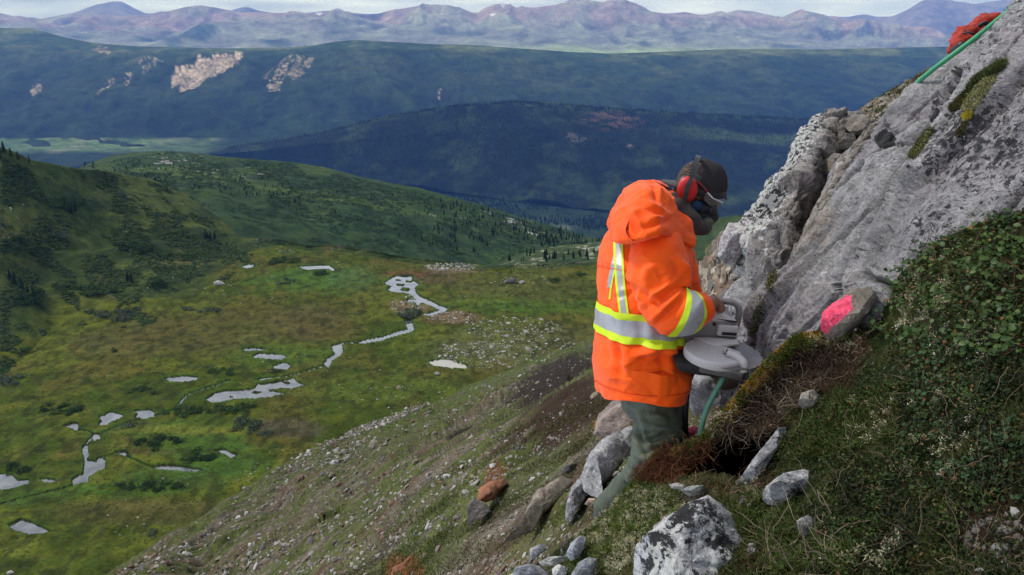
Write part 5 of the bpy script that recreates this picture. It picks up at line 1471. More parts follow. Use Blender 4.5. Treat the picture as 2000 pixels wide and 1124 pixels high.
# hands: palm and five fingers closed on the bar, joined to the same skin object
def hand(wrist, k0, k1, palm_d, curl_dir, grip, thumb_side, rs=1.0):
    """wrist point, first and last knuckle, direction the fingers leave the knuckles, then they curl round the bar"""
    wrist, k0, k1 = Vector(wrist), Vector(k0), Vector(k1)
    pr = [('cap', wrist, wrist.lerp((k0 + k1) / 2, 0.5), .026, .030)]
    for k in range(4):
        kn = k0.lerp(k1, k / 3)
        pr.append(('cap', wrist.lerp(kn, 0.15), kn, .017, .0125))
    m1, c1 = blob_union(pr, 0.0035, 4, 'palm')
    V_, F_, off = [c1], [], len(c1)
    fq = np.empty(len(m1.loops), np.int32); m1.loops.foreach_get('vertex_index', fq)
    F_.append(fq.reshape(-1, 4))
    for k in range(4):
        kn = k0.lerp(k1, k / 3); L_ = [0.74, 0.80, 0.76, 0.64][k] * rs
        a = kn + palm_d * 0.036 * L_
        b = a + curl_dir * 0.026 * L_ + palm_d * 0.006
        c_ = b - palm_d * 0.020 * L_ + curl_dir * 0.010
        root = kn - palm_d * 0.012
        vv_, ff_ = tube([tuple(root), tuple(kn), tuple(a), tuple(b), tuple(c_)], [.0105, .0115, .0100, .0092, .0070], 12, 5)
        vv_ = vv_ + 0
        V_.append(vv_)
        for q in ff_: F_.append(q + off)
        off += len(vv_)
    tb = wrist.lerp(k0, 0.35) + thumb_side * 0.022
    t1 = tb + thumb_side * 0.022 + palm_d * 0.028; t2 = t1 + palm_d * 0.026 - thumb_side * 0.004
    vv_, ff_ = tube([tuple(wrist.lerp(k0, 0.2)), tuple(tb), tuple(t1), tuple(t2)], [.013, .014, .0115, .008], 12, 5)
    V_.append(vv_)
    for q in ff_: F_.append(q + off)
    return np.concatenate(V_), F_
handsv, handsf, off = [], [], 0
w_ = V(1379,597,3.03)
h1 = hand(w_, V(1404,592,3.10), V(1394,582,3.16), Vector((0.62, -0.10, -0.76)).normalized(), Vector((-0.45, 0.55, -0.55)).normalized(), None, Vector((0.45, 0.75, 0.1)).normalized())
h2 = hand(V(1354,645,3.44), V(1372,652,3.40), V(1366,660,3.48), Vector((0.5, 0.1, -0.85)).normalized(), Vector((-0.5, -0.3, -0.6)).normalized(), None, Vector((0, -0.9, 0.2)).normalized())
for hv, hf_ in (h1, h2):
    m3 = np_mesh('tmp', hv, hf_)
    handsv.append(hv); handsf += [q + off for q in hf_]; off += len(hv)
fq = np.empty(len(me.loops), np.int32); me.loops.foreach_get('vertex_index', fq)
nb_ = len(co)
body_me = np_mesh('body', np.concatenate([co] + handsv), [fq.reshape(-1, 4)] + [q + nb_ for q in handsf], True, None, [M_skin])
link('body', body_me, WK)

# ---- cap worn back to front
th_ = np.linspace(0, math.pi * 0.56, 50); ph_ = np.linspace(0, 2 * math.pi, 96, endpoint=False)
cc0 = hd_c + upv * 0.012
upc = Vector((0.16, 0, 0.985)).normalized(); fwc = Vector((0.985, 0, -0.16)).normalized()
cv = []
for a in th_:
    for b in ph_:
        rr0 = Vector((0, 0, 0)) + fwc * (math.sin(a) * math.cos(b) * 0.106) + sid * (math.sin(a) * math.sin(b) * 0.090) + upc * (math.cos(a) * 0.108)
        wr = 0.0025 * math.sin(6 * b + 1) * math.sin(a) ** 2
        q = cc0 + rr0 * (1 + wr * 8)
        cv.append(tuple(q))
cv = np.array(cv); cv += 0.003 * fbm(cv * 25, 3, seed=520)[:, None] * (cv - np.array(cc0)) / 0.1
NP_ = 96
i = np.arange(len(th_) - 1)[:, None] * NP_ + np.arange(NP_)[None]; j = np.arange(len(th_) - 1)[:, None] * NP_ + (np.arange(NP_)[None] + 1) % NP_
CAPM = MatB('cap_with_camouflage_panel'); v_ = CAPM.tc()
nz = CAPM.vor(v_, 26); n5 = CAPM.noise(v_, 17, 2, 0.5, 1.0)
camo_ = CAPM.ramp(n5, [(0.40, (0.028, 0.026, 0.028)), (0.455, (0.15, 0.10, 0.055)), (0.49, (0.045, 0.026, 0.026)), (0.55, (0.06, 0.065, 0.062))])
for r_ in CAPM.N:
    if r_.bl_idname == 'ShaderNodeValToRGB': r_.color_ramp.interpolation = 'CONSTANT'
CAPM.color(CAPM.mix(CAPM.attr('Camo', 'Fac'), CAPM.mix(CAPM.noise(v_, 9, 4), (0.022, 0.020, 0.022), (0.040, 0.034, 0.036)), camo_)); CAPM.rough(0.9); CAPM.spec(0.2)
me = np_mesh('cap', cv, np.stack([i, i + NP_, j + NP_, j], -1).reshape(-1, 4), True, None, [CAPM.m])
loc = (cv - np.array(cc0)) @ np.array(fwc)
set_mask(me, 'Camo', (loc < -0.030) * 1.0)
CAPO = link('cap', me, WK)
# brim pointing backwards over the collar
bv = []
for k in range(15):
    a = -1.15 + 2.3 * k / 14
    base = cc0 - fwc * (math.cos(a) * 0.100) + sid * (math.sin(a) * 0.080) - upc * 0.002
    for m_ in range(8):
        r0 = m_ / 7
        q = base - fwc * (r0 * 0.072 * math.cos(a * 0.9)) - upc * (0.004 * r0 * r0 + 0.016 * (math.sin(a) ** 2) * r0)
        bv.append(tuple(q))
bv = np.array(bv); bf = grid_faces(15, 8)
bb = bv - np.array(upc) * 0.004
child('brim', np.concatenate([bv, bb]), np.concatenate([bf, bf[:, ::-1] + len(bv)]), fabric('grey_brim_cloth', (0.055, 0.052, 0.055), (0.07, 0.066, 0.07), 0.8), CAPO)
# sweat band / edge of the second headwear over the brow
pts_ = []
for k in range(60):
    b = 2 * math.pi * k / 60
    pts_.append(tuple(cc0 + fwc * math.cos(b) * 0.105 + sid * math.sin(b) * 0.089 - upc * 0.020))
pts_.append(pts_[0])
tv, tf = tube(pts_, 0.0065, 8, 1, False, squash=(1, 2.2))
child('cap_band', tv, tf, M_cap, CAPO)
tv, tf = tube([tuple(V(1404,378,3.30)), tuple(V(1414,384,3.33)), tuple(V(1419,390,3.36))], [.010, .008, .004], 8, 4)
child('strap', tv, tf, M_black, CAPO)
tv, tf = tube([tuple(cc0 + upc * 0.107 - fwc * 0.004), tuple(cc0 + upc * 0.112 - fwc * 0.004)], [.009, .006], 10, 2)
child('button', tv, tf, M_cap, CAPO)

# ---- ear muffs
M_red = simple_mat('red_plastic', (0.55, 0.022, 0.022), 0.45, 0.45, nscale=25, namt=0.18)
EM = bpy.data.objects.new('ear_muffs', None)
def lathe(profile, c0, ax, nu=40, squash=None, up=None):
    ax = np.array(ax, float); ax /= np.linalg.norm(ax)
    t = np.array(up if up is not None else ((0, 0, 1.0) if abs(ax[2]) < 0.9 else (1.0, 0, 0)), float)
    b = t - ax * (t @ ax); b /= np.linalg.norm(b); a = np.cross(b, ax)
    an = np.linspace(0, 2 * math.pi, nu, endpoint=False)
    sx, sy = squash or (1, 1)
    V_ = [np.array(c0) + ax * h + r * (np.cos(an)[:, None] * a * sx + np.sin(an)[:, None] * b * sy) for r, h in profile]
    m_ = len(V_); v = np.array(V_).reshape(-1, 3)
    i = np.arange(m_ - 1)[:, None] * nu + np.arange(nu)[None]; j = np.arange(m_ - 1)[:, None] * nu + (np.arange(nu)[None] + 1) % nu
    f = [np.stack([i, j, j + nu, i + nu], -1).reshape(-1, 4)]
    n0 = len(v); v = np.concatenate([v, [np.array(c0) + ax * profile[0][1]], [np.array(c0) + ax * profile[-1][1]]])
    k = np.arange(nu)
    f.append(np.stack([(k + 1) % nu, k, np.full(nu, n0)], -1)); f.append(np.stack([k + (m_ - 1) * nu, (k + 1) % nu + (m_ - 1) * nu, np.full(nu, n0 + 1)], -1))
    return v, f
upm = (-0.08, 0, 1.0)
cupc = V(1343,370,3.245)
FARC = Vector((0.035, 0.185, -0.075))
band_pts = []
c2_ = V(1367,366,3.36)
bw = []
for k in range(41):
    a = math.pi * k / 40
    ptop = Vector(cupc) + FARC * 0.5
    xoff = 0.038 * math.sin(a) ** 0.9
    q = ptop + Vector((xoff, 0, math.sin(a) ** 0.75 * (0.135 + 0.02 * math.sin(a)))) - FARC * (0.5 * math.cos(a))
    bw.append(tuple(q))
bw = [tuple(Vector(bw[0]) + Vector((-.004, 0.0, -.032)))] + bw + [tuple(Vector(bw[-1]) + Vector((-.004, 0, -.032)))]
def ribbon3(pts, wdir, w, thick, nrm_from):
    pts = np.array(pts); wd = np.array(wdir, float); wd /= np.linalg.norm(wd)
    V_ = []
    for q in pts:
        o_ = q - np.array(nrm_from); o_ /= np.linalg.norm(o_)
        V_ += [q + wd * w / 2 - o_ * thick / 2, q + wd * w / 2 + o_ * thick / 2, q - wd * w / 2 + o_ * thick / 2, q - wd * w / 2 - o_ * thick / 2]
    m_ = len(pts); i = np.arange(m_ - 1)[:, None] * 4 + np.arange(4)[None]; j = np.arange(m_ - 1)[:, None] * 4 + (np.arange(4)[None] + 1) % 4
    return np.array(V_), [np.stack([i, j, j + 4, i + 4], -1).reshape(-1, 4), np.array([[0, 1, 2, 3], [4 * m_ - 1, 4 * m_ - 2, 4 * m_ - 3, 4 * m_ - 4]])]
rv, rf = ribbon3(bw, (0.93, 0, -0.25), 0.022, 0.005, (c2_.x - .03, c2_.y, c2_.z))
M_band = simple_mat('dark_grey_band', (0.055, 0.058, 0.065), 0.5, 0.5, nscale=30, namt=0.2)
EB = add_mesh('ear_muff_band', rv, rf, M_band, WK, False)
for sgn, cc_ in ((-1, cupc), (1, cupc + FARC)):
    lv, lf = lathe([(.024, -.018), (.040, -.016), (.050, -.006), (.052, .004), (.050, .012)], tuple(cc_), (0, sgn, 0.0) if False else (0, -sgn, 0), 48, (0.80, 1.0), upm)
    add_mesh('ear_cup', lv, lf, M_red, WK)
    lv, lf = lathe([(.046, .010), (.052, .014), (.052, .028), (.044, .032)], tuple(cc_), (0, -sgn, 0), 40, (0.80, 1.0), upm)
    add_mesh('ear_cushion', lv, lf, M_black, WK)
# yoke over the near cup
rv, rf = ribbon3([tuple(V(1351,346,3.222)), tuple(V(1345,360,3.212)), tuple(V(1340,376,3.212)), tuple(V(1338,392,3.218))], (1, 0, 0.1), 0.018, 0.006, (cupc.x, cupc.y + 0.2, cupc.z))
child('yoke', rv, rf, M_black, EB, False)

# ---- safety glasses
M_lens = MatB('smoked_lens'); M_lens.color((0.10, 0.085, 0.075)); M_lens.rough(0.12); M_lens.spec(0.7); M_lens.b.inputs['Alpha'].default_value = 0.75
M_silverp = simple_mat('silver_plastic', (0.75, 0.76, 0.78), 0.3, 0.6)
gl = [tuple(V(1372,364,3.27)), tuple(V(1381,376,3.27)), tuple(V(1391,386,3.285)), tuple(V(1402,392,3.31)), tuple(V(1410,396,3.35)), tuple(V(1410,396,3.42))]
tv, tf = tube(gl[1:], [.0035, .0045, .0045, .004, .004], 8, 5)
GL = add_mesh('safety_glasses', tv, tf, M_silverp, WK)
tv, tf = tube([tuple(V(1357,352,3.265)), tuple(V(1370,362,3.265)), tuple(V(1382,376,3.268))], [.004, .005, .004], 8, 5)
child('temple', tv, tf, simple_mat('dark_red_plastic', (0.18, 0.02, 0.03), 0.4), GL)
ln = [[(1380,374,3.268),(1392,385,3.285),(1402,391,3.315),(1411,395,3.36)],[(1376,384,3.262),(1388,394,3.280),(1399,399,3.31),(1408,401,3.36)],[(1376,392,3.262),(1386,401,3.280),(1396,404,3.31),(1404,405,3.36)]]
px, py, D, U, Vv = net_patch(ln, 16, 10); q = P(px, py, D); q2 = q + np.array([0.0, 0.002, 0])
child('lens', np.concatenate([q.reshape(-1, 3), q2.reshape(-1, 3)]), np.concatenate([grid_faces(10, 16), grid_faces(10, 16)[:, ::-1] + 160]), M_lens.m, GL)

# ---- respirator
me, co = blob_union([('cap', V(1366,405,3.31), V(1386,404,3.33), .032, .030), ('cap', V(1386,404,3.33), V(1392,424,3.36), .030, .026), ('cap', V(1362,418,3.33), V(1382,430,3.36), .036, .032), ('cap', V(1388,410,3.42), V(1378,428,3.40), .030, .032)], 0.005, 3, 'respirator')
me.materials.append(simple_mat('dark_rubber', (0.012, 0.016, 0.022), 0.5, 0.4, nscale=30, namt=0.3))
RS = link('respirator', me, WK)
M_blue = simple_mat('blue_filter', (0.004, 0.028, 0.080), 0.6, 0.3)
lv, lf = lathe([(.018, 0), (.021, -.004), (.021, -.012), (.016, -.015)], tuple(V(1360,402,3.285)), (0.1, 1, -0.2), 28); child('filter', lv, lf, M_blue, RS)
lv, lf = lathe([(.012, 0), (.016, -.004), (.016, -.010), (.012, -.012)], tuple(V(1390,412,3.31)), (-0.3, 1, -0.1), 28); child('filter', lv, lf, M_black, RS)
lv, lf = lathe([(.020, 0.02), (.034, 0.015), (.036, .0), (.034, -.012), (.026, -.016)], tuple(V(1378,440,3.33)), (-0.55, 0.6, 0.5), 32)
child('filter', lv, lf, simple_mat('grey_filter_rim', (0.09, 0.085, 0.07), 0.6, 0.4, nscale=30, namt=0.3), RS)

# ---- trousers : two legs as one garment
me, co = blob_union([('cap', V(1268,735,3.34), V(1268,770,3.34), .125, .125),
    ('cap', V(1276,745,3.26), V(1280,800,3.26), .100, .098), ('cap', V(1280,800,3.26), V(1284,850,3.22), .098, .092), ('cap', V(1284,850,3.22), V(1272,888,3.19), .094, .078), ('cap', V(1272,888,3.19), V(1246,922,3.24), .074, .060), ('cap', V(1246,922,3.24), V(1216,956,3.30), .056, .050), ('cap', V(1216,956,3.30), V(1184,992,3.36), .050, .048),
    ('cap', V(1288,750,3.46), V(1296,860,3.50), .098, .086), ('cap', V(1296,860,3.50), V(1292,1005,3.60), .08, .06)], 0.0075, 6, 'trousers')
nn = vnorm(me)
x_, y_, _ = pix(co)
ff = fbm(np.stack([co[:, 0] * 6 + co[:, 2] * 6, co[:, 1] * 6, co[:, 2] * 10 - co[:, 0] * 5], -1), 4, seed=531, ridged=True)
kn = np.exp(-((y_ - 875) / 45.0) ** 2)
co = co + nn * ((ff - 0.2) * (0.010 + 0.018 * kn) + 0.003 * fbm(co * 22, 3, seed=532, ridged=True))[:, None]
co = co + nn * crease([(1255,868,1300,850,6,.018),(1262,884,1325,868,7,.016),(1240,800,1250,860,7,.012),(1255,880,1280,900,6,.014),(1300,800,1318,850,8,.010),(1262,820,1325,838,7,.012),(1248,845,1262,880,6,.016),(1275,840,1335,862,6,.014),(1232,915,1262,930,5,.014),(1215,940,1240,955,5,.012),(1258,900,1240,935,5,.010)], x_, y_, (nn[:, 1] < 0.3) * 1.0)[:, None]
apply_co(me, co); me.materials.append(M_green)
TR = link('trousers', me, WK)
for (a, b) in ((V(1182,992,3.36), V(1206,1004,3.34)), (V(1292,1010,3.60), V(1325,1020,3.62))):
    me, co = blob_union([('cap', a, a + Vector((0, 0, -.03)), .046, .05), ('cap', a + Vector((0, 0, -.045)), a + Vector((.13, -.02, -.06)), .045, .036), ('cap', a + Vector((-.03, 0, -.075)), a + Vector((.16, -.02, -.08)), .022, .02)], 0.007, 3, 'boot')
    me.materials.append(M_boot); link('boot', me, WK)

# ================================================================== THE ROCK SAW
SX = Vector((0.997, 0.02, -0.075)).normalized(); SY = Vector((-0.03, 0.995, 0.05)).normalized(); SZ = SX.cross(SY).normalized()
if SZ.z < 0: SZ = -SZ
SO = V(1394, 692, 3.06)
SAW = empty('rock_saw', SO, 'dusty grey hand-held rock cutting saw with a round blade guard biting into the outcrop', 'power saw')
def sp_(x, y, z): return np.array(SO + SX * x + SY * y + SZ * z)
SB = np.array([[SX.x, SY.x, SZ.x], [SX.y, SY.y, SZ.y], [SX.z, SY.z, SZ.z]])
def loc3(v): return np.asarray(v) @ SB.T + np.array(SO)
def prism(outline, z0, z1, bev=0.006, axis='z'):
    """bevelled extrusion of a 2-D outline; axis z: outline in x,y ; axis y: outline in x,z"""
    o = np.array(outline, float); ce = o.mean(0); n_ = len(o)
    nx = np.roll(o, -1, 0) - np.roll(o, 1, 0); nr = np.stack([nx[:, 1], -nx[:, 0]], -1); nr /= np.linalg.norm(nr, axis=1, keepdims=True) + 1e-9
    ar = 0.5 * np.sum(o[:, 0] * np.roll(o[:, 1], -1) - np.roll(o[:, 0], -1) * o[:, 1])
    if ar < 0: nr = -nr
    s_ = 1 if z1 > z0 else -1
    L_ = [(o - nr * bev, z0), (o - nr * bev * 0.3, z0 + s_ * bev * 0.3), (o, z0 + s_ * bev), (o, z1 - s_ * bev), (o - nr * bev * 0.3, z1 - s_ * bev * 0.3), (o - nr * bev, z1)]
    V_ = []
    for q, z in L_:
        zc = np.full((n_, 1), z)
        V_.append(np.concatenate([q, zc], 1) if axis == 'z' else np.stack([q[:, 0], zc[:, 0], q[:, 1]], 1))
    v = np.concatenate(V_); m_ = len(L_)
    i = np.arange(m_ - 1)[:, None] * n_ + np.arange(n_)[None]; j = np.arange(m_ - 1)[:, None] * n_ + (np.arange(n_)[None] + 1) % n_
    f = [np.stack([i, j, j + n_, i + n_], -1).reshape(-1, 4)]
    n0 = len(v); v = np.concatenate([v, V_[0].mean(0)[None], V_[-1].mean(0)[None]]); k = np.arange(n_)
    f.append(np.stack([(k + 1) % n_, k, np.full(n_, n0)], -1)); f.append(np.stack([k + (m_ - 1) * n_, (k + 1) % n_ + (m_ - 1) * n_, np.full(n_, n0 + 1)], -1))
    return loc3(v), f
def rrect(x0, x1, y0, y1, r=0.015, n=5):
    o = []
    for (cx_, cy_, a0) in ((x1 - r, y1 - r, 0), (x0 + r, y1 - r, 90), (x0 + r, y0 + r, 180), (x1 - r, y0 + r, 270)):
        for k in range(n): 
            a = R(a0 + 90 * k / (n - 1)); o.append((cx_ + r * math.cos(a), cy_ + r * math.sin(a)))
    return o
def dusty(name, c, rough=0.8, top=(0.36, 0.335, 0.325)):
    m = MatB(name); v = m.tc(); n = m.noise(v, 20, 6, 0.65); k = m.noise(v, 120, 4, 0.7)
    g = m.N.new('ShaderNodeNewGeometry'); s_ = m.N.new('ShaderNodeSeparateXYZ'); m.L.new(g.outputs['Normal'], s_.inputs[0])
    up_ = m.ramp(m.math('ADD', s_.outputs[2], m.math('MULTIPLY', m.math('SUBTRACT', n, 0.5), 0.9)), [(0.0, 0.15), (0.6, 1.0)])
    cc_ = m.mix(up_, c, top)
    m.color(m.mix(1.0, cc_, m.ramp(k, [(0.3, 0.85), (0.7, 1.12)]), 'MULTIPLY')); m.rough(rough); m.bump(k, 0.3, 0.001)
    return m.m
M_sg = dusty('dusty_light_plastic', (0.46, 0.42, 0.405), top=(0.56, 0.53, 0.52)); M_sd = dusty('dusty_dark_metal', (0.055, 0.048, 0.045)); M_sh = dusty('dusty_grey_casting', (0.16, 0.145, 0.14))
M_dark = simple_mat('dark_underside', (0.022, 0.019, 0.018), 0.7, 0.3, nscale=30, namt=0.4)
# blade
n_t = 48; ob, inn_ = [], []
an = np.linspace(0, 2 * math.pi, n_t * 4, endpoint=False)
rr0 = np.where((np.arange(n_t * 4) % 12) < 10, 0.142, 0.136)
bl_ = [(0.048 + r * math.cos(a), 0.02 + r * math.sin(a)) for a, r in zip(an, rr0)]
v_, f_ = prism(bl_, -0.004, 0.0, 0.0006)
M_blade = simple_mat('dusty_blade_steel', (0.17, 0.16, 0.165), 0.55, 0.5, 0.3, nscale=30, namt=0.2)
add_mesh('blade', v_, f_, M_blade, SAW, False)
# guard : a shallow round drum, open towards the rock
gp = []
for a in np.linspace(R(38), R(322), 60): gp.append((0.113 * math.cos(a), 0.113 * math.sin(a)))
gp += [(0.062, -0.050), (0.035, -0.005), (0.062, 0.045)]
v_, f_ = prism(gp, -0.020, 0.016, 0.008)
GD = add_mesh('blade_guard', v_, f_, M_sg, SAW)
v_, f_ = prism([(0.015, 0.03), (0.112, 0.06), (0.116, 0.10), (0.0, 0.108), (-0.06, 0.09)], 0.012, 0.024, 0.004); child('guard_plate', v_, f_, M_sg, GD, True, SAW)
# clamp arm on the near side
for (q, r_) in (([(0.034, -0.045, 0.030), (0.064, -0.062, 0.024), (0.086, -0.085, 0.010), (0.092, -0.095, -0.022)], [.013, .016, .017, .014]), ([(0.030, -0.02, 0.03), (0.06, -0.03, 0.026), (0.088, -0.03, 0.018)], [.011, .012, .010])):
    v_, f_ = tube([tuple(sp_(*a)) for a in q], r_, 12, 5); child('clamp_arm', v_, f_, M_sg, GD, True, SAW)
for (x, y) in ((0.036, -0.038), (0.052, -0.045), (0.04, -0.012)):
    lv, lf = lathe([(.006, 0), (.006, .012), (.003, .013)], sp_(x, y, 0.03), SZ, 6); child('bolt', lv, lf, M_sd, GD, False, SAW)
# engine body
v_, f_ = prism([(-0.150, -0.040), (-0.155, 0.070), (-0.135, 0.090), (0.075, 0.090), (0.118, 0.076), (0.122, 0.030), (0.112, -0.03)], 0.118, 0.260, 0.010, 'y'); EB_ = add_mesh('engine_housing', v_, f_, M_sh, SAW)
v_, f_ = prism([(-0.095, 0.092), (-0.080, 0.110), (-0.035, 0.127), (0.010, 0.129), (0.055, 0.120), (0.105, 0.096), (0.112, 0.085)], 0.108, 0.252, 0.012, 'y'); add_mesh('top_cover', v_, f_, M_sg, SAW)
for k in range(7):
    x = 0.006 + k * 0.013
    v_, f_ = tube([tuple(sp_(x, 0.13, 0.131 - k * 0.003)), tuple(sp_(x + 0.035, 0.25, 0.141 - k * 0.004))], 0.0032, 6, 2); child('cooling_fin', v_, f_, M_sg, EB_, True, SAW)
v_, f_ = prism(rrect(0.035, 0.117, 0.030, 0.076, 0.01), 0.104, 0.122, 0.005, 'y'); child('side_plate', v_, f_, M_sg, EB_, True, SAW)
v_, f_ = prism(rrect(0.052, 0.110, 0.038, 0.050, 0.004), 0.098, 0.104, 0.002, 'y'); child('vent', v_, f_, M_dark, EB_, False, SAW)
for (x, z) in ((-0.085, 0.046), (-0.078, 0.076), (0.02, 0.076)):
    lv, lf = lathe([(.007, 0), (.007, .008), (.004, .009)], sp_(x, 0.118, z), -SY, 8); child('bolt', lv, lf, M_dark, EB_, False, SAW)
v_, f_ = prism([(-0.150, -0.026), (-0.135, -0.060), (-0.060, -0.072), (0.060, -0.078), (0.095, -0.065), (0.110, -0.028)], -0.05, 0.22, 0.010, 'y')
add_mesh('lower_housing', v_, f_, M_dark, SAW)
v_, f_ = prism([(-0.09, -0.04), (0.085, -0.10), (0.10, -0.09), (0.10, -0.02), (0.0, 0.02), (-0.09, 0.02)], -0.058, -0.024, 0.006); add_mesh('belt_cover', v_, f_, M_sd, SAW)
v_, f_ = prism([(-0.02, -0.065), (0.03, -0.065), (0.025, -0.105), (0.012, -0.095), (0.0, -0.092)], -0.02, 0.06, 0.004, 'y'); add_mesh('foot', v_, f_, M_dark, SAW)
v_, f_ = prism([(-0.215, 0.02), (-0.15, 0.0), (-0.14, 0.09), (-0.20, 0.10)], 0.12, 0.24, 0.012, 'y'); add_mesh('rear_grip', v_, f_, M_dark, SAW)
v_, f_ = tube([tuple(sp_(*a)) for a in ((-0.05, 0.23, 0.10), (-0.045, 0.20, 0.145), (-0.01, 0.17, 0.157), (0.05, 0.16, 0.157), (0.090, 0.16, 0.154), (0.112, 0.16, 0.143), (0.124, 0.16, 0.121), (0.126, 0.16, 0.08), (0.124, 0.16, 0.04))], 0.0125, 16, 8)
add_mesh('front_handle', v_, f_, dusty('dusty_tube', (0.14, 0.135, 0.14)), SAW)
# stone dust thrown against the rock where the blade bites
# ================================================================== HOSES, PACK, ROPE
def hose(name, pts, r, mat, label, seg=10):
    v_, f_ = tube([tuple(q) for q in pts], r, 14, seg)
    return tag(add_mesh(name, v_, f_, mat), label, 'hose')
M_hose = simple_mat('green_hose_rubber', (0.045, 0.30, 0.14), 0.5, 0.4, nscale=30, namt=0.12)
M_hose2 = simple_mat('faded_green_hose_rubber', (0.14, 0.34, 0.24), 0.6, 0.4, nscale=40, namt=0.15)
hose('hose', [V(2100,-110,4.1), V(2040,-46,4.08), V(1992,2,4.10), V(1950,38,4.12), V(1900,78,4.14), V(1860,108,4.18), V(1820,138,4.25), V(1795,160,4.32), V(1778,186,4.5), V(1762,215,4.8)], 0.0125, M_hose, 'bright green hose lying along the top edge of the outcrop, upper right')
hose('hose', [V(1424,712,3.14), V(1414,736,3.12), V(1398,764,3.12), V(1382,795,3.12), V(1372,825,3.12), V(1366,860,3.14), V(1366,900,3.2)], 0.0108, M_hose2, 'pale green hose hanging from the rock saw down behind the turf')
hose('hose', [V(1372,700,3.16), V(1358,716,3.16), V(1346,742,3.18), V(1340,780,3.2), V(1338,830,3.24), V(1342,880,3.3)], 0.013, M_black, 'black hose hanging from the rock saw close to the jacket')
# red pack behind the crest
me, co = blob_union([('cap', V(1872,92,5.1), V(1884,74,5.1), .05, .05), ('cap', V(1884,74,5.1), V(1905,70,5.1), .05, .065), ('cap', V(1905,70,5.1), V(1926,50,5.1), .06, .055), ('cap', V(1926,50,5.1), V(1940,42,5.1), .045, .03), ('cap', V(1895,90,5.15), V(1940,60,5.15), .09, .07)], 0.009, 3, 'backpack')
nn = vnorm(me); co = co + nn * (0.034 * fbm(co * np.array([9, 9, 16]), 4, gain=0.6, seed=540, ridged=True) + 0.010 * fbm(co * 40, 3, seed=541, ridged=True))[:, None]
apply_co(me, co)
M_redc = fabric('red_pack_cloth', (0.42, 0.035, 0.016), (0.26, 0.018, 0.012), 0.7, dirt=0.3); me.materials.append(M_redc)
RP = empty('backpack', V(1900,90,5.1), 'crumpled red pack lying behind the green hose at the top right', 'backpack')
link('pack_body', me, RP)
me, co = blob_union([('cap', V(1868,98,5.06), V(1878,90,5.02), .035, .03), ('cap', V(1886,62,5.05), V(1894,60,5.05), .014, .012), ('cap', V(1878,90,5.02), V(1900,84,5.0), .02, .015)], 0.006, 2, 'strap')
me.materials.append(M_black); link('strap', me, RP)
for q_ in ([V(1880,66,4.98), V(1893,64,4.95), V(1906,72,4.97), V(1914,90,5.0)], [V(1912,52,4.98), V(1924,46,4.96), V(1934,52,4.98), V(1940,70,5.0)]):
    v_, f_ = tube([tuple(a) for a in q_], .009, 8, 4, squash=(1.6, .6)); link('strap', np_mesh('strap', v_, f_, True, None, [M_black]), RP)
# orange coil beside the rock behind the worker
CO = empty('rope_coil', V(1180,850,7.2), 'heap of folded rusty orange rope lying on the slope behind the worker', 'rope')
M_rope = simple_mat('orange_rope', (0.42, 0.15, 0.025), 0.85, 0.2, nscale=60, namt=0.3, bump=(0.5, 0.004))
r9 = np.random.default_rng(5)
for k in range(9):
    a = r9.uniform(0, 6.28); pts_ = []
    cx_, cy_ = 1181 + r9.uniform(-4, 4), 838 + r9.uniform(-7, 7)
    for t in np.linspace(0, 2 * math.pi, 15):
        pts_.append(tuple(V(cx_ + (19 - k) * math.cos(t + a), cy_ + (8 - 0.4 * k) * math.sin(t + a) - k * 0.9, 6.9 + 0.10 * math.sin(t + a) + r9.uniform(-.01, .01))))
    v_, f_ = tube(pts_, 0.013 + 0.006 * r9.random(), 8, 2); link('rope_loop', np_mesh('rope_loop', v_, f_, True, None, [M_rope]), CO)
# ================================================================== SCATTER : stones, trees, bushes, turf
rs = np.random.default_rng(23)

def cast_many(bvh, xs, ys):
    pts, nrs, ok = [], [], []
    o = Vector((0, 0, 0))
    dirs = P(xs, ys, np.ones(len(xs))); dirs /= np.linalg.norm(dirs, axis=1, keepdims=True)
    for d in dirs.tolist():
        h = bvh.ray_cast(o, d)
        if h[0] is None:
            ok.append(False); pts.append((0, 0, 0)); nrs.append((0, 0, 1))
        else:
            ok.append(True); pts.append(tuple(h[0])); n_ = h[1]
            if n_.dot(Vector(d)) > 0: n_ = -n_
            nrs.append(tuple(n_))
    return np.array(pts), np.array(nrs), np.array(ok)

def ell(cx, cy, rx, ry, n_):
    a = rs.uniform(0, 6.283, n_); r = np.sqrt(rs.random(n_))
    return np.stack([cx + rx * r * np.cos(a), cy + ry * r * np.sin(a)], 1)

def frames(nrm, spin):
    """orthonormal frames whose z is nrm"""
    n = nrm / (np.linalg.norm(nrm, axis=1, keepdims=True) + 1e-9)
    t = np.where(np.abs(n[:, 2:3]) < 0.9, np.array([[0, 0, 1.0]]), np.array([[1.0, 0, 0]]))
    a = np.cross(t, n); a /= np.linalg.norm(a, axis=1, keepdims=True) + 1e-9
    b = np.cross(n, a)
    c, s = np.cos(spin)[:, None], np.sin(spin)[:, None]
    a2 = a * c + b * s; b2 = -a * s + b * c
    return np.stack([a2, b2, n], 2)           # columns

def instance(bv, bf, pos, fr, scl, col, bcol=None):
    """joined copies; bv (nb,3); scl (N,3); col (N,3)"""
    N = len(pos); nb = len(bv)
    v = np.einsum('nij,nbj->nbi', fr, bv[None] * scl[:, None, :]) + pos[:, None, :]
    f = [(q[None] + (np.arange(N) * nb)[:, None, None]).reshape(-1, q.shape[1]) for q in (bf if isinstance(bf, list) else [bf])]
    c = np.repeat(col[:, None, :], nb, 1)
    if bcol is not None: c = c * bcol[None, :, None]
    return v.reshape(-1, 3), f, c.reshape(-1, 3)

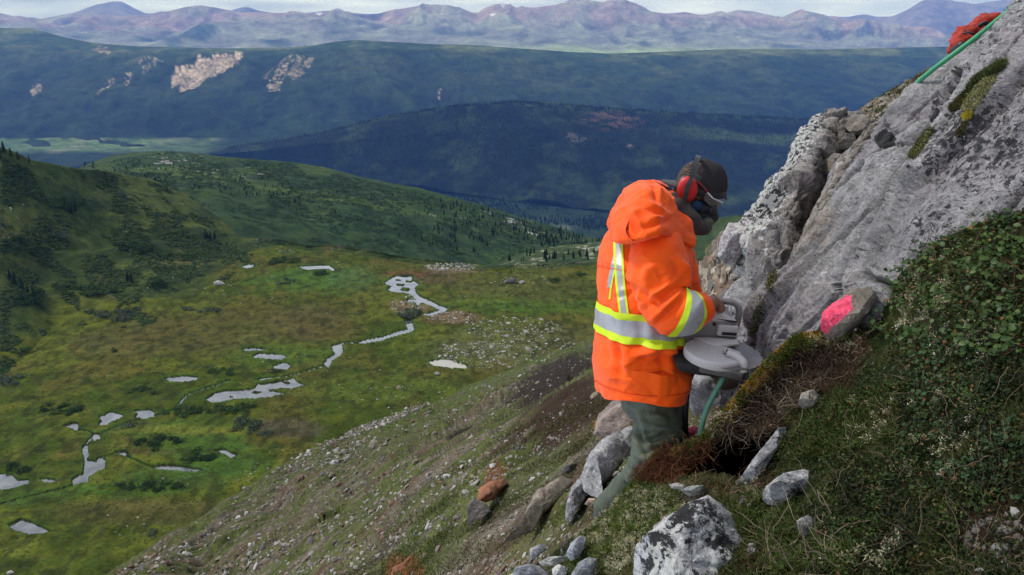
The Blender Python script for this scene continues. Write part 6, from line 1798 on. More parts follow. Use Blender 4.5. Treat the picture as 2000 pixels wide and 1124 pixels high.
def joined(name, chunks, mat, smooth=False, kind='stuff'):
    V_, F4, F3, C_, off = [], [], [], [], 0
    for v, f, c in chunks:
        for q in f: (F4 if q.shape[1] == 4 else F3).append(q + off)
        V_.append(v); C_.append(c); off += len(v)
    fl = []
    if F4: fl.append(np.concatenate(F4))
    if F3: fl.append(np.concatenate(F3))
    o = link(name, np_mesh(name, np.concatenate(V_), fl, smooth, np.concatenate(C_), [mat]))
    return tag(o, kind=kind)

def attr_mat(name, rough=0.8, spec=0.2, var=0.25, scale=60, trans=0.0):
    m = MatB(name); v = m.tc()
    n = m.noise(v, scale, 4, 0.6)
    m.color(m.mix(1.0, m.attr(), m.ramp(n, [(0.3, 1 - var), (0.7, 1 + var)]), 'MULTIPLY'))
    m.rough(rough); m.spec(spec)
    if trans: m.b.inputs['Subsurface Weight'].default_value = 0
    return m.m
M_leafy = attr_mat('leaf_and_blade', 0.62, 0.18, 0.15, 40)
M_dry = attr_mat('dry_moss_and_lichen', 0.9, 0.15, 0.2, 60)
M_stone = attr_mat('loose_stone', 0.9, 0.2, 0.3, 9)
M_tree = attr_mat('dark_needles', 0.95, 0.05, 0.3, 0.7)

# ---------- stone shapes
def stone_shape(seed):
    r = np.random.default_rng(seed)
    g = (1 + 5 ** 0.5) / 2
    v = np.array([(-1, g, 0), (1, g, 0), (-1, -g, 0), (1, -g, 0), (0, -1, g), (0, 1, g), (0, -1, -g), (0, 1, -g), (g, 0, -1), (g, 0, 1), (-g, 0, -1), (-g, 0, 1)]) / 1.9
    f = np.array([(0,11,5),(0,5,1),(0,1,7),(0,7,10),(0,10,11),(1,5,9),(5,11,4),(11,10,2),(10,7,6),(7,1,8),(3,9,4),(3,4,2),(3,2,6),(3,6,8),(3,8,9),(4,9,5),(2,4,11),(6,2,10),(8,6,7),(9,8,1)])
    v = v * r.uniform(0.7, 1.25, (12, 1)) * np.array([1.15, 0.85, 0.6]) * r.uniform(0.85, 1.15, (1, 3))
    return v, f
SHAPES = [stone_shape(k) for k in range(8)]
SCOL = np.array([(0.27, 0.255, 0.23), (0.19, 0.165, 0.135), (0.40, 0.385, 0.36), (0.16, 0.10, 0.07), (0.13, 0.12, 0.115), (0.22, 0.18, 0.135)])

def hill_zone(x, y):
    n = fbm(np.stack([(x + y * 1.2) / 160, (y + x * 0.45) / 30, x * 0], -1), 4, seed=611)
    return n
xs = rs.uniform(150, 1420, 26000); ys = rs.uniform(640, 1130, 26000)
topl = np.interp(xs, [q[0] for q in bl][::-1], [q[1] for q in bl][::-1])
dn = hill_zone(xs, ys)
keep = (ys > topl + 2) & (rs.random(len(xs)) < np.clip(0.36 - dn * 1.3, 0.05, 1))
q_ = ell(0, 0, 1, 1, 1500); x2 = 735 + 120 * q_[:, 0]; y2 = 822 - 0.38 * (x2 - 735) + 15 * q_[:, 1]
q_ = ell(0, 0, 1, 1, 500); x3 = 650 + 110 * q_[:, 0]; y3 = 885 - 0.2 * (x3 - 650) + 26 * q_[:, 1]
xs, ys = np.concatenate([xs[keep][:13000], x2, x3]), np.concatenate([ys[keep][:13000], y2, y3])
pts, nrs, ok = cast_many(HILL_BVH, xs, ys)
pts, nrs, xs, ys = pts[ok], nrs[ok], xs[ok], ys[ok]
dep = pix(pts)[2]
rpx = np.exp(rs.normal(0.62, 0.55, len(pts))) * np.clip(0.8 + (ys - 700) / 700, 0.7, 1.4)
rpx = np.clip(rpx, 0.9, 11)
size = rpx * dep / F
size = np.minimum(size, 1.3)
ci = rs.choice(6, len(pts), p=[0.30, 0.26, 0.10, 0.12, 0.10, 0.12])
order = np.argsort(-(size / dep)); big_i, rest = order[:290], order[290:]
fr = frames(nrs + rs.normal(0, 0.35, nrs.shape), rs.uniform(0, 6.28, len(pts)))
chunks = []
for k in range(8):
    sel = rest[rest % 8 == k]
    sc3 = size[sel][:, None] * rs.uniform(0.75, 1.2, (len(sel), 3))
    chunks.append(instance(SHAPES[k][0], [SHAPES[k][1]], pts[sel] + nrs[sel] * size[sel][:, None] * 0.15, fr[sel], sc3, SCOL[ci[sel]] * rs.uniform(0.75, 1.2, (len(sel), 1))))
joined('scree_rubble', chunks, M_stone)
smats = [simple_mat('stone_%s' % n_, tuple(c_), 0.9, 0.2, nscale=3, namt=0.3) for n_, c_ in zip(('pale', 'brown', 'white', 'rusty', 'dark', 'tan'), SCOL)]
sme = {}
for k in big_i:
    key = (int(k) % 8, int(ci[k]))
    if key not in sme: sme[key] = np_mesh('stone', SHAPES[key[0]][0], SHAPES[key[0]][1], False, None, [smats[key[1]]])
    o = bpy.data.objects.new('scree_stone', sme[key]); COL.objects.link(o)
    m4 = Matrix([[*fr[k][i], 0] for i in range(3)] + [[0, 0, 0, 1]])
    m4.translation = Vector((pts[k] + nrs[k] * size[k] * 0.2).tolist())
    s3 = size[k]
    o.matrix_world = m4 @ Matrix.Diagonal((s3, s3 * 0.9, s3 * 0.85, 1))
    cn = ('pale grey', 'brown', 'whitish', 'rusty', 'dark grey', 'tan')[ci[k]]
    X_, Y_ = xs[k], ys[k]
    big_ = 'larger' if size[k] / dep[k] * F > 6.2 else 'smaller'
    where = 'at the bottom edge of the scree' if Y_ > 1040 else ('in the dark gully close to the worker' if X_ > 1000 and Y_ < 880 else ('on the near slope below the worker' if X_ > 900 else ('on the far foot of the scree by the meadow' if Y_ < 900 else 'on the middle of the scree slope')))
    tag(o, '%s %s loose stone %s' % (big_, cn, where), 'stone', '%s %s stones %s' % (big_, cn, where))

# stones on the bog meadow
zones = [(880, 522, 52, 8, 280, 1.25), (795, 598, 32, 18, 150, 1.2), (880, 620, 50, 11, 200, 1.1), (1000, 640, 100, 22, 260, 1.4), (930, 680, 75, 12, 180, 1.5), (890, 700, 40, 18, 90, 1.5), (1040, 690, 110, 30, 330, 1.5), (930, 712, 60, 8, 60, 1.1), (1000, 555, 130, 22, 60, 0.8), (650, 560, 400, 60, 120, 0.8), (300, 470, 150, 110, 60, 0.8),
         (430, 560, 60, 20, 30, 1), (1060, 520, 60, 5, 60, 0.7), (1000, 548, 24, 6, 20, 1.0), (660, 740, 200, 60, 50, 1.0), (800, 780, 120, 30, 70, 1.2), (450, 1010, 240, 90, 110, 1.2), (560, 930, 100, 60, 80, 1.2), (560, 492, 18, 4, 25, 0.8), (50, 430, 60, 50, 40, 0.8), (540, 480, 200, 12, 60, 0.8)]
xy, sz = [], []
for cx_, cy_, rx_, ry_, n_, s_ in zones:
    q = ell(cx_, cy_, rx_, ry_, n_); xy.append(q); sz.append(np.exp(rs.normal(0.12, 0.42, n_)) * s_)
xy = np.concatenate(xy); sz = np.concatenate(sz)
pts, nrs, ok = cast_many(MEADOW_BVH, xy[:, 0], xy[:, 1]); pts, nrs, sz = pts[ok], nrs[ok], sz[ok]
dep = pix(pts)[2]; size = sz * dep / F
cs_ = SCOL[rs.choice(6, len(pts), p=[0.4, 0.12, 0.32, 0.04, 0.04, 0.08])] * rs.uniform(0.8, 1.1, (len(pts), 1))
fr = frames(nrs, rs.uniform(0, 6.28, len(pts)))
joined('meadow_stones', [instance(SHAPES[k][0], [SHAPES[k][1]], pts[k::8], fr[k::8], size[k::8][:, None] * np.array([[1, 1, 0.9]]), cs_[k::8]) for k in range(8)], M_stone)
def lone_stone(x, y, w, mat, label, bvh=MEADOW_BVH, k=0):
    h, n_ = cast(bvh, x, y)
    if h is None: return
    d = pix(tuple(h))[2]
    key = ('l', k, mat.name)
    o = bpy.data.objects.new('stone', np_mesh('stone', SHAPES[k][0], SHAPES[k][1], False, None, [mat])); COL.objects.link(o)
    s = w / 2 * d / F; o.location = h + Vector((0, 0, s * 0.3)); o.scale = (s * 1.1, s, s); o.rotation_euler = (0.1, 0.2, k)
    tag(o, label, 'stone')
lone_stone(428, 556, 20, smats[2], 'large white boulder on the meadow left of the far ponds', k=1)
lone_stone(853, 732, 13, smats[0], 'pale stone just below the oval silty pond', k=2)
lone_stone(995, 553, 24, smats[4], 'flat dark grey rock on the meadow right of the braided brook', k=3)
lone_stone(1018, 554, 12, smats[0], 'pale rock touching the flat dark grey rock on the meadow', k=4)
lone_stone(572, 918, 15, smats[2], 'white block at the foot of the scree, largest of the white ones there', k=5)
lone_stone(132, 323, 34, smats[0], 'pale outcrop on the skyline of the left hill beside dark spruces', k=6)
lone_stone(478, 955, 10, smats[0], 'pale stone on the brown meadow left of the white block', k=7)
lone_stone(20, 1120, 12, smats[2], 'white stone at the bottom left corner of the meadow', k=1)

def spot(label, group, x, y, cx, cy):
    w = ('back' if y < cy else 'front') + ' ' + ('left' if x < cx else 'right')
    return '%s, %s part' % (label, w), '%s, %s part' % (group, w)
# ---------- conifers
def spruce(seed, tiers=7, sides=9, lod=False):
    r = np.random.default_rng(seed); V_, F_, C_ = [], [], []
    for t in range(tiers):
        z0 = 0.08 + 0.88 * t / tiers; h = 0.92 / tiers * 1.9; rad = (0.20 * (1 - t / tiers) ** 0.8 + 0.02) * r.uniform(0.8, 1.15)
        b = len(V_); V_.append((r.normal(0, .008), r.normal(0, .008), min(z0 + h, 1.0))); C_.append(1.25)
        for k in range(sides):
            a = 2 * math.pi * (k + r.uniform(-.2, .2)) / sides; q = rad * (r.uniform(0.95, 1.25) if k % 2 else r.uniform(0.45, 0.7))
            V_.append((q * math.cos(a), q * math.sin(a), z0 - 0.02 + r.uniform(-.015, .015))); C_.append(0.75 if k % 2 == 0 else 1.1)
        for k in range(sides): F_.append((b, b + 1 + k, b + 1 + (k + 1) % sides))
    return np.array(V_), np.array(F_), np.array(C_)
SPR = [spruce(k) for k in range(5)]
SPL = [spruce(20 + k, 4, 5) for k in range(4)]
tv, tf = tube([(0, 0, -0.08), (0, 0, 0.4), (0, 0, 0.9)], [0.022, 0.014, 0.004], 6, 1)
M_bark = simple_mat('spruce_bark', (0.10, 0.085, 0.07), 0.9, 0.2)
trunk_me = np_mesh('trunk', tv, tf, True, None, [M_bark])
spr_me = [np_mesh('crown', v, f, False, np.array([(0.016, 0.030, 0.013)]) * c[:, None], [M_tree]) for v, f, c in SPR]
def tree_thing(h, H, label, group, parts=True):
    r = empty('spruce_tree', h, label, 'tree', group)
    r.scale = (H, H, H); r.rotation_euler = (0, 0, rs.uniform(0, 6.28))
    c_ = bpy.data.objects.new('crown', spr_me[rs.integers(5)]); COL.objects.link(c_); c_.parent = r
    t_ = bpy.data.objects.new('trunk', trunk_me); COL.objects.link(t_); t_.parent = r
    c_.scale = (rs.uniform(.7, 1.2),) * 2 + (1,)
# spots (px,py at the foot, height px) of trees one can tell apart
def region_trees(poly, n_, bvh):
    poly = np.array(poly, float); out_ = []
    mn, mx_ = poly.min(0), poly.max(0)
    x = rs.uniform(mn[0], mx_[0], n_ * 6); y = rs.uniform(mn[1], mx_[1], n_ * 6)
    k = point_in_poly(x, y, poly); return np.stack([x[k], y[k]], 1)[:n_]
TREEZ = [
    ([(1000,428),(1060,440),(1110,452),(1160,470),(1190,480),(1190,495),(1100,490),(1040,480),(1000,460)], 150, SPUR_BVH, 'spruce among many on the right end of the spur', 'spruces on the right end of the spur'),
    ([(860,395),(960,410),(1020,430),(1010,470),(930,455),(870,430)], 45, SPUR_BVH, 'lone spruce on the shoulder of the near spur', 'spruces scattered on the spur shoulder'),
    ([(230,350),(560,378),(620,396),(560,402),(420,366),(240,346)], 34, SPUR_BVH, 'small spruce on the pale grassy shelf of the spur', 'spruces on the grassy shelf'),
    ([(150,322),(172,318),(190,316),(186,330),(150,330)], 7, SPUR_BVH, 'dark spruce beside the pale outcrop on the left skyline', 'spruces by the pale outcrop'),
    ([(1000,490),(1100,498),(1190,490),(1190,508),(1060,512),(980,516)], 30, KNOLL_BVH, 'dark spruce on the lower side of the pale knoll', 'spruces on the pale knoll'),
    ([(860,440),(960,470),(960,505),(900,500),(820,470)], 24, SPUR_BVH, 'spruce on the shaded flank above the valley fork', 'spruces on the shaded flank')]
for poly, n_, bv_, lab, grp in TREEZ:
    q = region_trees(poly, n_, bv_)
    p_, n2_, ok = cast_many(bv_, q[:, 0], q[:, 1])
    mx0, my0 = np.median(q[:, 0]), np.median(q[:, 1])
    for h in p_[ok]:
        l2, g2 = spot(lab, grp, pix(h)[0], pix(h)[1], mx0, my0)
        tree_thing(h.tolist(), rs.uniform(4.2, 8.0) * (0.7 if 'shelf' in lab else 1.0), l2, g2)
q = np.array([(0, 300), (8, 298), (22, 306), (36, 312), (2, 312), (58, 318), (136, 415), (142, 418), (148, 414), (128, 408), (407, 468), (412, 470), (402, 466), (420, 466), (250, 550), (258, 553), (20, 545), (30, 556), (44, 566), (55, 574), (66, 584)])
p_, n2_, ok = cast_many(MEADOW_BVH, q[:, 0], q[:, 1])
for h in p_[ok]: tree_thing(h.tolist(), rs.uniform(4.5, 7.0), *spot('dark spruce on the heathy slope at the far left', 'spruces on the left slope', pix(h)[0], pix(h)[1], 100, 400))

def forest(name, bvh, poly, n_, hr, base, wfun=None):
    poly = np.array(poly, float); mn, mx_ = poly.min(0), poly.max(0)
    x = rs.uniform(mn[0], mx_[0], n_ * 3); y = rs.uniform(mn[1], mx_[1], n_ * 3)
    k = point_in_poly(x, y, poly)
    if wfun is not None: k &= rs.random(len(x)) < wfun(x, y)
    x, y = x[k][:n_], y[k][:n_]
    p_, nn_, ok = cast_many(bvh, x, y); p_ = p_[ok]
    H = rs.uniform(*hr, len(p_))
    fr_ = frames(np.tile([[0, 0, 1.0]], (len(p_), 1)), rs.uniform(0, 6.28, len(p_)))
    ch_ = []
    for j in range(4):
        b_ = SPL[j]
        ch_.append(instance(b_[0], [b_[1]], p_[j::4], fr_[j::4], H[j::4][:, None] * np.array([[1.1, 1.1, 1]]), np.array([base]) * rs.uniform(0.7, 1.4, (len(p_[j::4]), 1)), b_[2]))
    return joined(name, ch_, M_tree)
wn_ = lambda sx, sy, th, sd_: (lambda x, y: np.clip(sstep(th - 0.15, th + 0.2, fbm(np.stack([x / sx, y / sy, x * 0], -1), 4, seed=sd_)), 0.02, 1))
forest('spur_forest', SPUR_BVH, [(170,325),(320,298),(560,318),(760,362),(940,405),(1100,452),(1180,480),(1180,500),(1060,505),(960,515),(900,505),(740,450),(560,405),(400,372),(230,350)], 1200, (2.0, 4.6), (0.022, 0.042, 0.018), wn_(60, 22, 0.0, 71))
RB = bvh_of(RIDGE[0][::2, ::2], grid_faces(*RIDGE[0][::2, ::2].shape[:2]))
forest('ridge_forest', RB, [(430,300),(560,272),(720,237),(880,207),(1000,199),(1200,213),(1440,227),(1600,236),(1600,430),(1400,430),(1150,400),(870,365),(600,320)], 6500, (7, 14), (0.018, 0.030, 0.016), lambda x, y: np.clip(1.2 - (y - np.interp(x, [430, 720, 1000, 1600], [295, 235, 198, 235])) / 140.0, 0.1, 1))
ab = np.linspace(440, 1600, 700); ay = np.interp(ab, [c_[0] for c_ in crest] if False else [430, 460, 560, 648, 720, 800, 880, 960, 1000, 1080, 1200, 1320, 1440, 1560], [292, 285, 271, 255, 235, 219, 206, 201, 198, 201, 211, 219, 225, 231]) + rs.uniform(0.5, 5, 700)
p_, _, ok = cast_many(RB, ab, ay); p_ = p_[ok]
joined('ridge_skyline_trees', [instance(SPL[0][0], [SPL[0][1]], p_, frames(np.tile([[0, 0, 1.0]], (len(p_), 1)), rs.uniform(0, 6, len(p_))), rs.uniform(10, 19, len(p_))[:, None] * np.ones((1, 3)), np.tile([[0.012, 0.022, 0.012]], (len(p_), 1)), SPL[0][2])], M_tree)
# trees on the far valley floor : planted straight on its level
n_ = 5200; x = rs.uniform(430, 1500, n_ * 2); y = rs.uniform(372, 470, n_ * 2)
k = y > np.interp(x, [430, 870, 1150, 1450, 1500], [300, 372, 402, 440, 446])
k &= rs.random(len(x)) < wn_(90, 14, 0.05, 75)(x, y) * 0.8 + 0.06
x, y = x[k][:n_], y[k][:n_]
D_ = -799 / (SP + CP * (562 - y) / F); p_ = P(x, y, D_)
joined('valley_forest', [instance(SPL[1][0], [SPL[1][1]], p_, frames(np.tile([[0, 0, 1.0]], (len(p_), 1)), rs.uniform(0, 6, len(p_))), rs.uniform(10, 22, len(p_))[:, None] * np.ones((1, 3)), np.tile([[0.014, 0.026, 0.014]], (len(p_), 1)), SPL[1][2])], M_tree)

# ---------- bushes
def bush_shape(seed, n_=240):
    r = np.random.default_rng(seed)
    lob = r.normal(0, 0.38, (7, 3)); lob[:, 2] = np.abs(lob[:, 2]) * 0.6; lr = r.uniform(0.34, 0.6, 7)
    V_, F_, C_ = [], [], []
    for k in range(n_):
        L0 = r.integers(7); d = r.normal(size=3); d /= np.linalg.norm(d); d[2] = abs(d[2]) * 0.9 if r.random() < 0.85 else d[2]
        c0_ = lob[L0] + d * lr[L0] * r.uniform(0.75, 1.05); c0_[2] = max(c0_[2], -0.05)
        u_ = np.cross(d, r.normal(size=3)); u_ /= np.linalg.norm(u_); w_ = np.cross(d + r.normal(0, .5, 3), u_); w_ /= np.linalg.norm(w_)
        s = r.uniform(0.07, 0.15); b = len(V_)
        V_ += [c0_ - u_ * s, c0_ - w_ * s * .6, c0_ + u_ * s, c0_ + w_ * s * .6]; F_.append((b, b + 1, b + 2, b + 3)); q_ = r.uniform(0.7, 1.35); C_ += [q_] * 4
    return np.array(V_), np.array(F_), np.array(C_)
BSH = [bush_shape(k) for k in range(6)]
def bush_meshes(col): return [np_mesh('bush_foliage', v, f, False, np.array([col]) * c[:, None], [M_tree]) for v, f, c in BSH]
B_grey, B_green, B_dark = bush_meshes((0.072, 0.095, 0.058)), bush_meshes((0.046, 0.080, 0.026)), bush_meshes((0.030, 0.055, 0.020))
def bushes(cx, cy, rx, ry, n_, wpx, meshes, label, group, hk=0.8):
    wpx *= 1.15; n_ = int(n_ * 1.25) if n_ > 3 else n_
    q = ell(cx, cy, rx, ry, n_); p_, _, ok = cast_many(MEADOW_BVH, q[:, 0], q[:, 1])
    for h in p_[ok]:
        d = pix(h)[2]; s = wpx * 0.5 * d / F * rs.uniform(0.75, 1.3)
        o = bpy.data.objects.new('willow_bush', meshes[rs.integers(6)]); COL.objects.link(o)
        if n_ >= 6: lab_, grp_ = spot(label, group, pix(h)[0], pix(h)[1], cx, cy)
        else: lab_, grp_ = label, group
        o.location = (h[0], h[1], h[2] + 0.05 * s); o.scale = (s * rs.uniform(.9, 1.4), s, s * hk * rs.uniform(.8, 1.2)); o.rotation_euler = (0, 0, rs.uniform(0, 6.28))
        tag(o, lab_, 'bush', grp_)
c2 = lambda x, y: (500 + x / 2.81, 400 + y / 2.81)
c3 = lambda x, y: (x / 2.3217, 640 + y / 2.3217)
c1 = lambda x, y: (x / 2.81, 250 + y / 2.81)
BU = [
 (*c3(270,372),40,12,12,16,B_dark,'dark willow bush in the thicket left of the middle ponds','willow thicket left of the middle ponds'),
 (*c3(710,522),58,9,15,16,B_dark,'dark willow bush in the band above the yellowish sedge','willows in the curved band'),
 (*c3(880,585),40,10,12,16,B_dark,'dark willow bush between the two lower right ponds','willows between the lower ponds'),
 (*c3(650,722),85,8,18,15,B_dark,'dark green willow bush in the long strip below the lowest ponds','willows in the long lower strip'),
 (*c3(840,390),55,10,12,17,B_green,'green willow bush below the large pond','willows below the large pond'),
 (*c3(1060,370),45,9,10,17,B_green,'green willow bush on the near bank of the large pond','willows on the pond bank'),
 (*c3(1110,450),20,12,5,26,B_grey,'big grey-green willow bush right of the yellowish sedge','big grey-green willows'),
 (*c3(1200,492),10,5,2,24,B_grey,'grey-green willow bush at the edge of the brown gravel','willows by the brown gravel'),
 (*c3(1000,205),28,7,7,15,B_green,'green bush north of the large pond','bushes north of the large pond'),
 (*c3(1240,200),3,3,1,16,B_grey,'single grey bush beside the narrow brook above the large pond',None),
 (*c3(80,640),24,7,5,18,B_dark,'dark bush above the leftmost pond','bushes above the leftmost pond'),
 (*c3(45,240),26,9,6,20,B_grey,'grey-green bush at the left edge of the bog','bushes at the left edge of the bog'),
 (*c3(100,105),12,5,3,17,B_green,'low green bush on the upper left of the bog','low bushes on the upper left bog'),
 (*c3(520,105),6,3,1,16,B_dark,'single dark bush on the olive meadow left of the small ponds',None),
 (*c3(700,940),15,5,3,16,B_grey,'grey-green bush on the brown meadow near the bottom','bushes on the brown meadow'),
 (*c3(640,290),30,8,6,14,B_green,'small green bush left of the large pond','small bushes left of the large pond'),
 (*c3(600,448),12,6,3,18,B_grey,'grey bush beside the winding brook','grey bushes beside the brook'),
 (*c2(150,315),30,7,8,15,B_green,'green bush beside the far curved pond','bushes beside the far pond'),
 (*c2(350,388),10,3,3,14,B_green,'green bush in front of the far curved pond','bushes in front of the far pond'),
 (*c2(160,425),22,5,5,13,B_grey,'grey-green bush on the bright green sedge','bushes on the bright sedge'),
 (*c2(840,605),22,8,7,20,B_grey,'grey willow bush where the braided brook narrows','willows where the brook narrows'),
 (*c2(1640,418),10,3,3,16,B_green,'green bush on the meadow left of the worker','bushes on the meadow by the worker'),
 (*c2(1780,388),9,3,2,14,B_green,'small green bush close to the worker\'s back','small bushes close to the worker'),
 (*c2(60,195),22,5,6,16,B_grey,'grey bush on the gravelly lip of the bowl','bushes on the gravel lip'),
 (*c1(450,890),60,16,26,20,B_green,'green willow bush in the broad thicket on the left slope','willows in the left slope thicket'),
 (*c1(640,1030),36,12,11,20,B_grey,'grey-green willow bush at the foot of the left slope','willows at the foot of the left slope'),
 (*c1(870,870),18,6,6,18,B_dark,'dark bush at the right end of the left slope thicket','dark bushes by the left slope thicket'),
 (*c1(120,930),44,18,16,20,B_dark,'dark bush in the shaded patch at the left edge','bushes in the shaded patch'),
 (*c1(740,650),40,14,16,18,B_dark,'dark alder bush on the middle of the left slope','alders on the middle of the left slope'),
 (*c1(330,590),30,10,8,18,B_grey,'silvery willow bush high on the left slope','silvery willows on the left slope'),
 (*c1(100,650),44,16,14,19,B_dark,'dark alder bush high at the left edge','alders high at the left edge'),
 (*c1(60,260),30,20,14,18,B_dark,'dark alder bush under the left skyline','alders under the left skyline'),
 (*c1(960,720),36,8,12,16,B_green,'green bush where the left slope meets the meadow','bushes at the slope foot'),
 (*c1(1110,1000),34,6,6,16,B_grey,'grey-green bush on the meadow below the white boulder','bushes below the white boulder'),
 (*c1(380,420),30,12,10,18,B_dark,'dark bush beside the spruces on the left slope','dark bushes beside the spruces')]
for b_ in BU: bushes(*b_)
# heath scrub on the slopes of the bowl and on the spur, too many to count
def scrub(name, bvh, poly, n_, wpx, cols, wfun, hk=0.5):
    poly = np.array(poly, float); mn, mx_ = poly.min(0), poly.max(0)
    x = rs.uniform(mn[0], mx_[0], n_ * 5); y = rs.uniform(mn[1], mx_[1], n_ * 5)
    k = point_in_poly(x, y, poly) & (rs.random(len(x)) < wfun(x, y)); x, y = x[k][:n_], y[k][:n_]
    p_, _, ok = cast_many(bvh, x, y); p_ = p_[ok]; d = pix(p_)[2]
    s = wpx * 0.5 * d / F * rs.uniform(0.6, 1.4, len(p_))
    ch_ = []
    for j in range(6):
        r = np.random.default_rng(900 + j); m_ = 26
        dd = r.normal(size=(m_, 3)); dd /= np.linalg.norm(dd, axis=1, keepdims=True); dd[:, 2] = np.abs(dd[:, 2])
        u_ = np.cross(dd, r.normal(size=(m_, 3))); u_ /= np.linalg.norm(u_, axis=1, keepdims=True); w_ = np.cross(dd + r.normal(0, .4, (m_, 3)), u_)
        c0_ = dd * r.uniform(0.5, 1.0, (m_, 1)); ss = r.uniform(0.18, 0.36, (m_, 1))
        bv_ = np.stack([c0_ - u_ * ss, c0_ - w_ * ss * .6, c0_ + u_ * ss, c0_ + w_ * ss * .6], 1).reshape(-1, 3); bf_ = np.arange(m_ * 4).reshape(-1, 4)
        q = p_[j::6]
        ch_.append(instance(bv_, [bf_], q, frames(np.tile([[0, 0, 1.0]], (len(q), 1)), rs.uniform(0, 6.28, len(q))), s[j::6][:, None] * np.array([[1.2, 1.0, hk]]), np.array(cols)[rs.integers(0, len(cols), len(q))] * rs.uniform(0.7, 1.3, (len(q), 1)), np.repeat(r.uniform(0.7, 1.3, m_), 4)))
    joined(name, ch_, M_tree)
cg_ = [(0.040, 0.072, 0.024), (0.028, 0.052, 0.019), (0.050, 0.075, 0.034), (0.060, 0.082, 0.028)]
scrub('slope_scrub', MEADOW_BVH, [(0,292),(60,314),(200,335),(320,362),(470,470),(500,500),(380,600),(280,640),(100,640),(0,740)], 6200, 9, cg_, lambda x, y: sstep(-0.1, 0.25, fbm(np.stack([(x + 0.9 * y) / 60, (y - 0.6 * x) / 24, x * 0], -1), 4, seed=621)))
scrub('spur_scrub', SPUR_BVH, [(170,325),(320,300),(560,320),(760,364),(940,408),(1100,455),(1180,495),(960,520),(880,512),(600,470),(430,420),(330,372)], 5200, 7, cg_[:3], lambda x, y: sstep(-0.15, 0.2, fbm(np.stack([(x + 0.9 * y) / 70, (y - 0.5 * x) / 24, x * 0], -1), 4, seed=622)))
scrub('meadow_tussocks', MEADOW_BVH, [(0,740),(100,650),(300,620),(500,500),(760,500),(1180,515),(1165,650),(900,760),(620,870),(430,985),(200,1124),(0,1124)], 9500, 4.0, [(0.045, 0.070, 0.010), (0.080, 0.088, 0.012), (0.075, 0.058, 0.018), (0.035, 0.055, 0.010)], lambda x, y: 0.25 + 0.75 * sstep(-0.2, 0.3, fbm(np.stack([x / 50, y / 16, x * 0], -1), 4, seed=623)), 0.35)
# ================================================================== NEAR VEGETATION
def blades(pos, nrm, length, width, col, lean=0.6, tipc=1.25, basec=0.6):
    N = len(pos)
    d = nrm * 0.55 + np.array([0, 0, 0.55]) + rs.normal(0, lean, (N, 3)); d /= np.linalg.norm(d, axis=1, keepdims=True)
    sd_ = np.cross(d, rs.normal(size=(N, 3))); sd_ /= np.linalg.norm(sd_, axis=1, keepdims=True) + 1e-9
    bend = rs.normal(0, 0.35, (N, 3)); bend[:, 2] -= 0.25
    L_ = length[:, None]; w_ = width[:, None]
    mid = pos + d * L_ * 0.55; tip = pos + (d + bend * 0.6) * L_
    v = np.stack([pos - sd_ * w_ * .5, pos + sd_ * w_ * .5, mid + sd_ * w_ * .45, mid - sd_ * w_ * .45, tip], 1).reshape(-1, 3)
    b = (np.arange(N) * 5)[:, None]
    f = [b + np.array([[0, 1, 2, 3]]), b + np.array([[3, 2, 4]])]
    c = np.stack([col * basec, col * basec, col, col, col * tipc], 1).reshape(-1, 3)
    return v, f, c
def ovals(pos, nrm, length, width, col, tilt=0.8):
    """small folded oval leaves of 4 triangles"""
    N = len(pos)
    d = nrm * 0.25 + rs.normal(0, tilt, (N, 3)); d /= np.linalg.norm(d, axis=1, keepdims=True)
    up_ = nrm + np.array([0, 0, .5]) + rs.normal(0, .5, (N, 3)); s_ = np.cross(d, up_); s_ /= np.linalg.norm(s_, axis=1, keepdims=True) + 1e-9
    n_ = np.cross(s_, d)
    L_ = length[:, None]; w_ = width[:, None]
    v = np.stack([pos, pos + d * L_ * .5 + s_ * w_ * .5 + n_ * w_ * .15, pos + d * L_, pos + d * L_ * .5 - s_ * w_ * .5 + n_ * w_ * .15], 1).reshape(-1, 3)
    b = (np.arange(N) * 4)[:, None]
    c = np.stack([col * .8, col, col * 1.1, col], 1).reshape(-1, 3)
    return v, [b + np.array([[0, 1, 2]]), b + np.array([[0, 2, 3]])], c
def sample_poly(poly, n_):
    poly = np.array(poly, float); mn, mx_ = poly.min(0), poly.max(0); X_, Y_ = [], []; got = 0
    while got < n_:
        x = rs.uniform(mn[0], mx_[0], n_ * 2); y = rs.uniform(mn[1], mx_[1], n_ * 2); k = point_in_poly(x, y, poly)
        X_.append(x[k]); Y_.append(y[k]); got += k.sum()
    return np.concatenate(X_)[:n_], np.concatenate(Y_)[:n_]
def on(bvh, poly, n_, wfun=None):
    x, y = sample_poly(poly, n_)
    if wfun is not None:
        k = rs.random(n_) < wfun(x, y); x, y = x[k], y[k]
    p_, nn_, ok = cast_many(bvh, x, y)
    return p_[ok], nn_[ok], x[ok], y[ok]
def var(col, n_, k=0.3, hue=0.12):
    return np.array([col]) * rs.uniform(1 - k, 1 + k, (n_, 1)) * rs.uniform(1 - hue, 1 + hue, (n_, 3))
def pick(cols, pr, n_, k=0.25):
    return np.array(cols)[rs.choice(len(cols), n_, p=pr)] * rs.uniform(1 - k, 1 + k, (n_, 1))

EDGE = [tuple(q[:2]) for q in edge_.tolist()]
BANKPOLY = EDGE[:-1] + [(1040, 1180), (2420, 1180), (2420, 450)]
skip = lambda x, y: 1.0 - 0.97 * (point_in_poly(x, y, CAVE) | point_in_poly(x, y, ROOTZ) | point_in_poly(x, y, RUST)) - 0.8 * (np.hypot((x - 1960) / 90, (y - 1040) / 60) < 1) * 1.0
patch = lambda sx, sd_, a=-0.1, b=0.2: (lambda x, y: sstep(a, b, fbm(np.stack([x / sx, y / sx, x * 0], -1), 3, seed=sd_)))

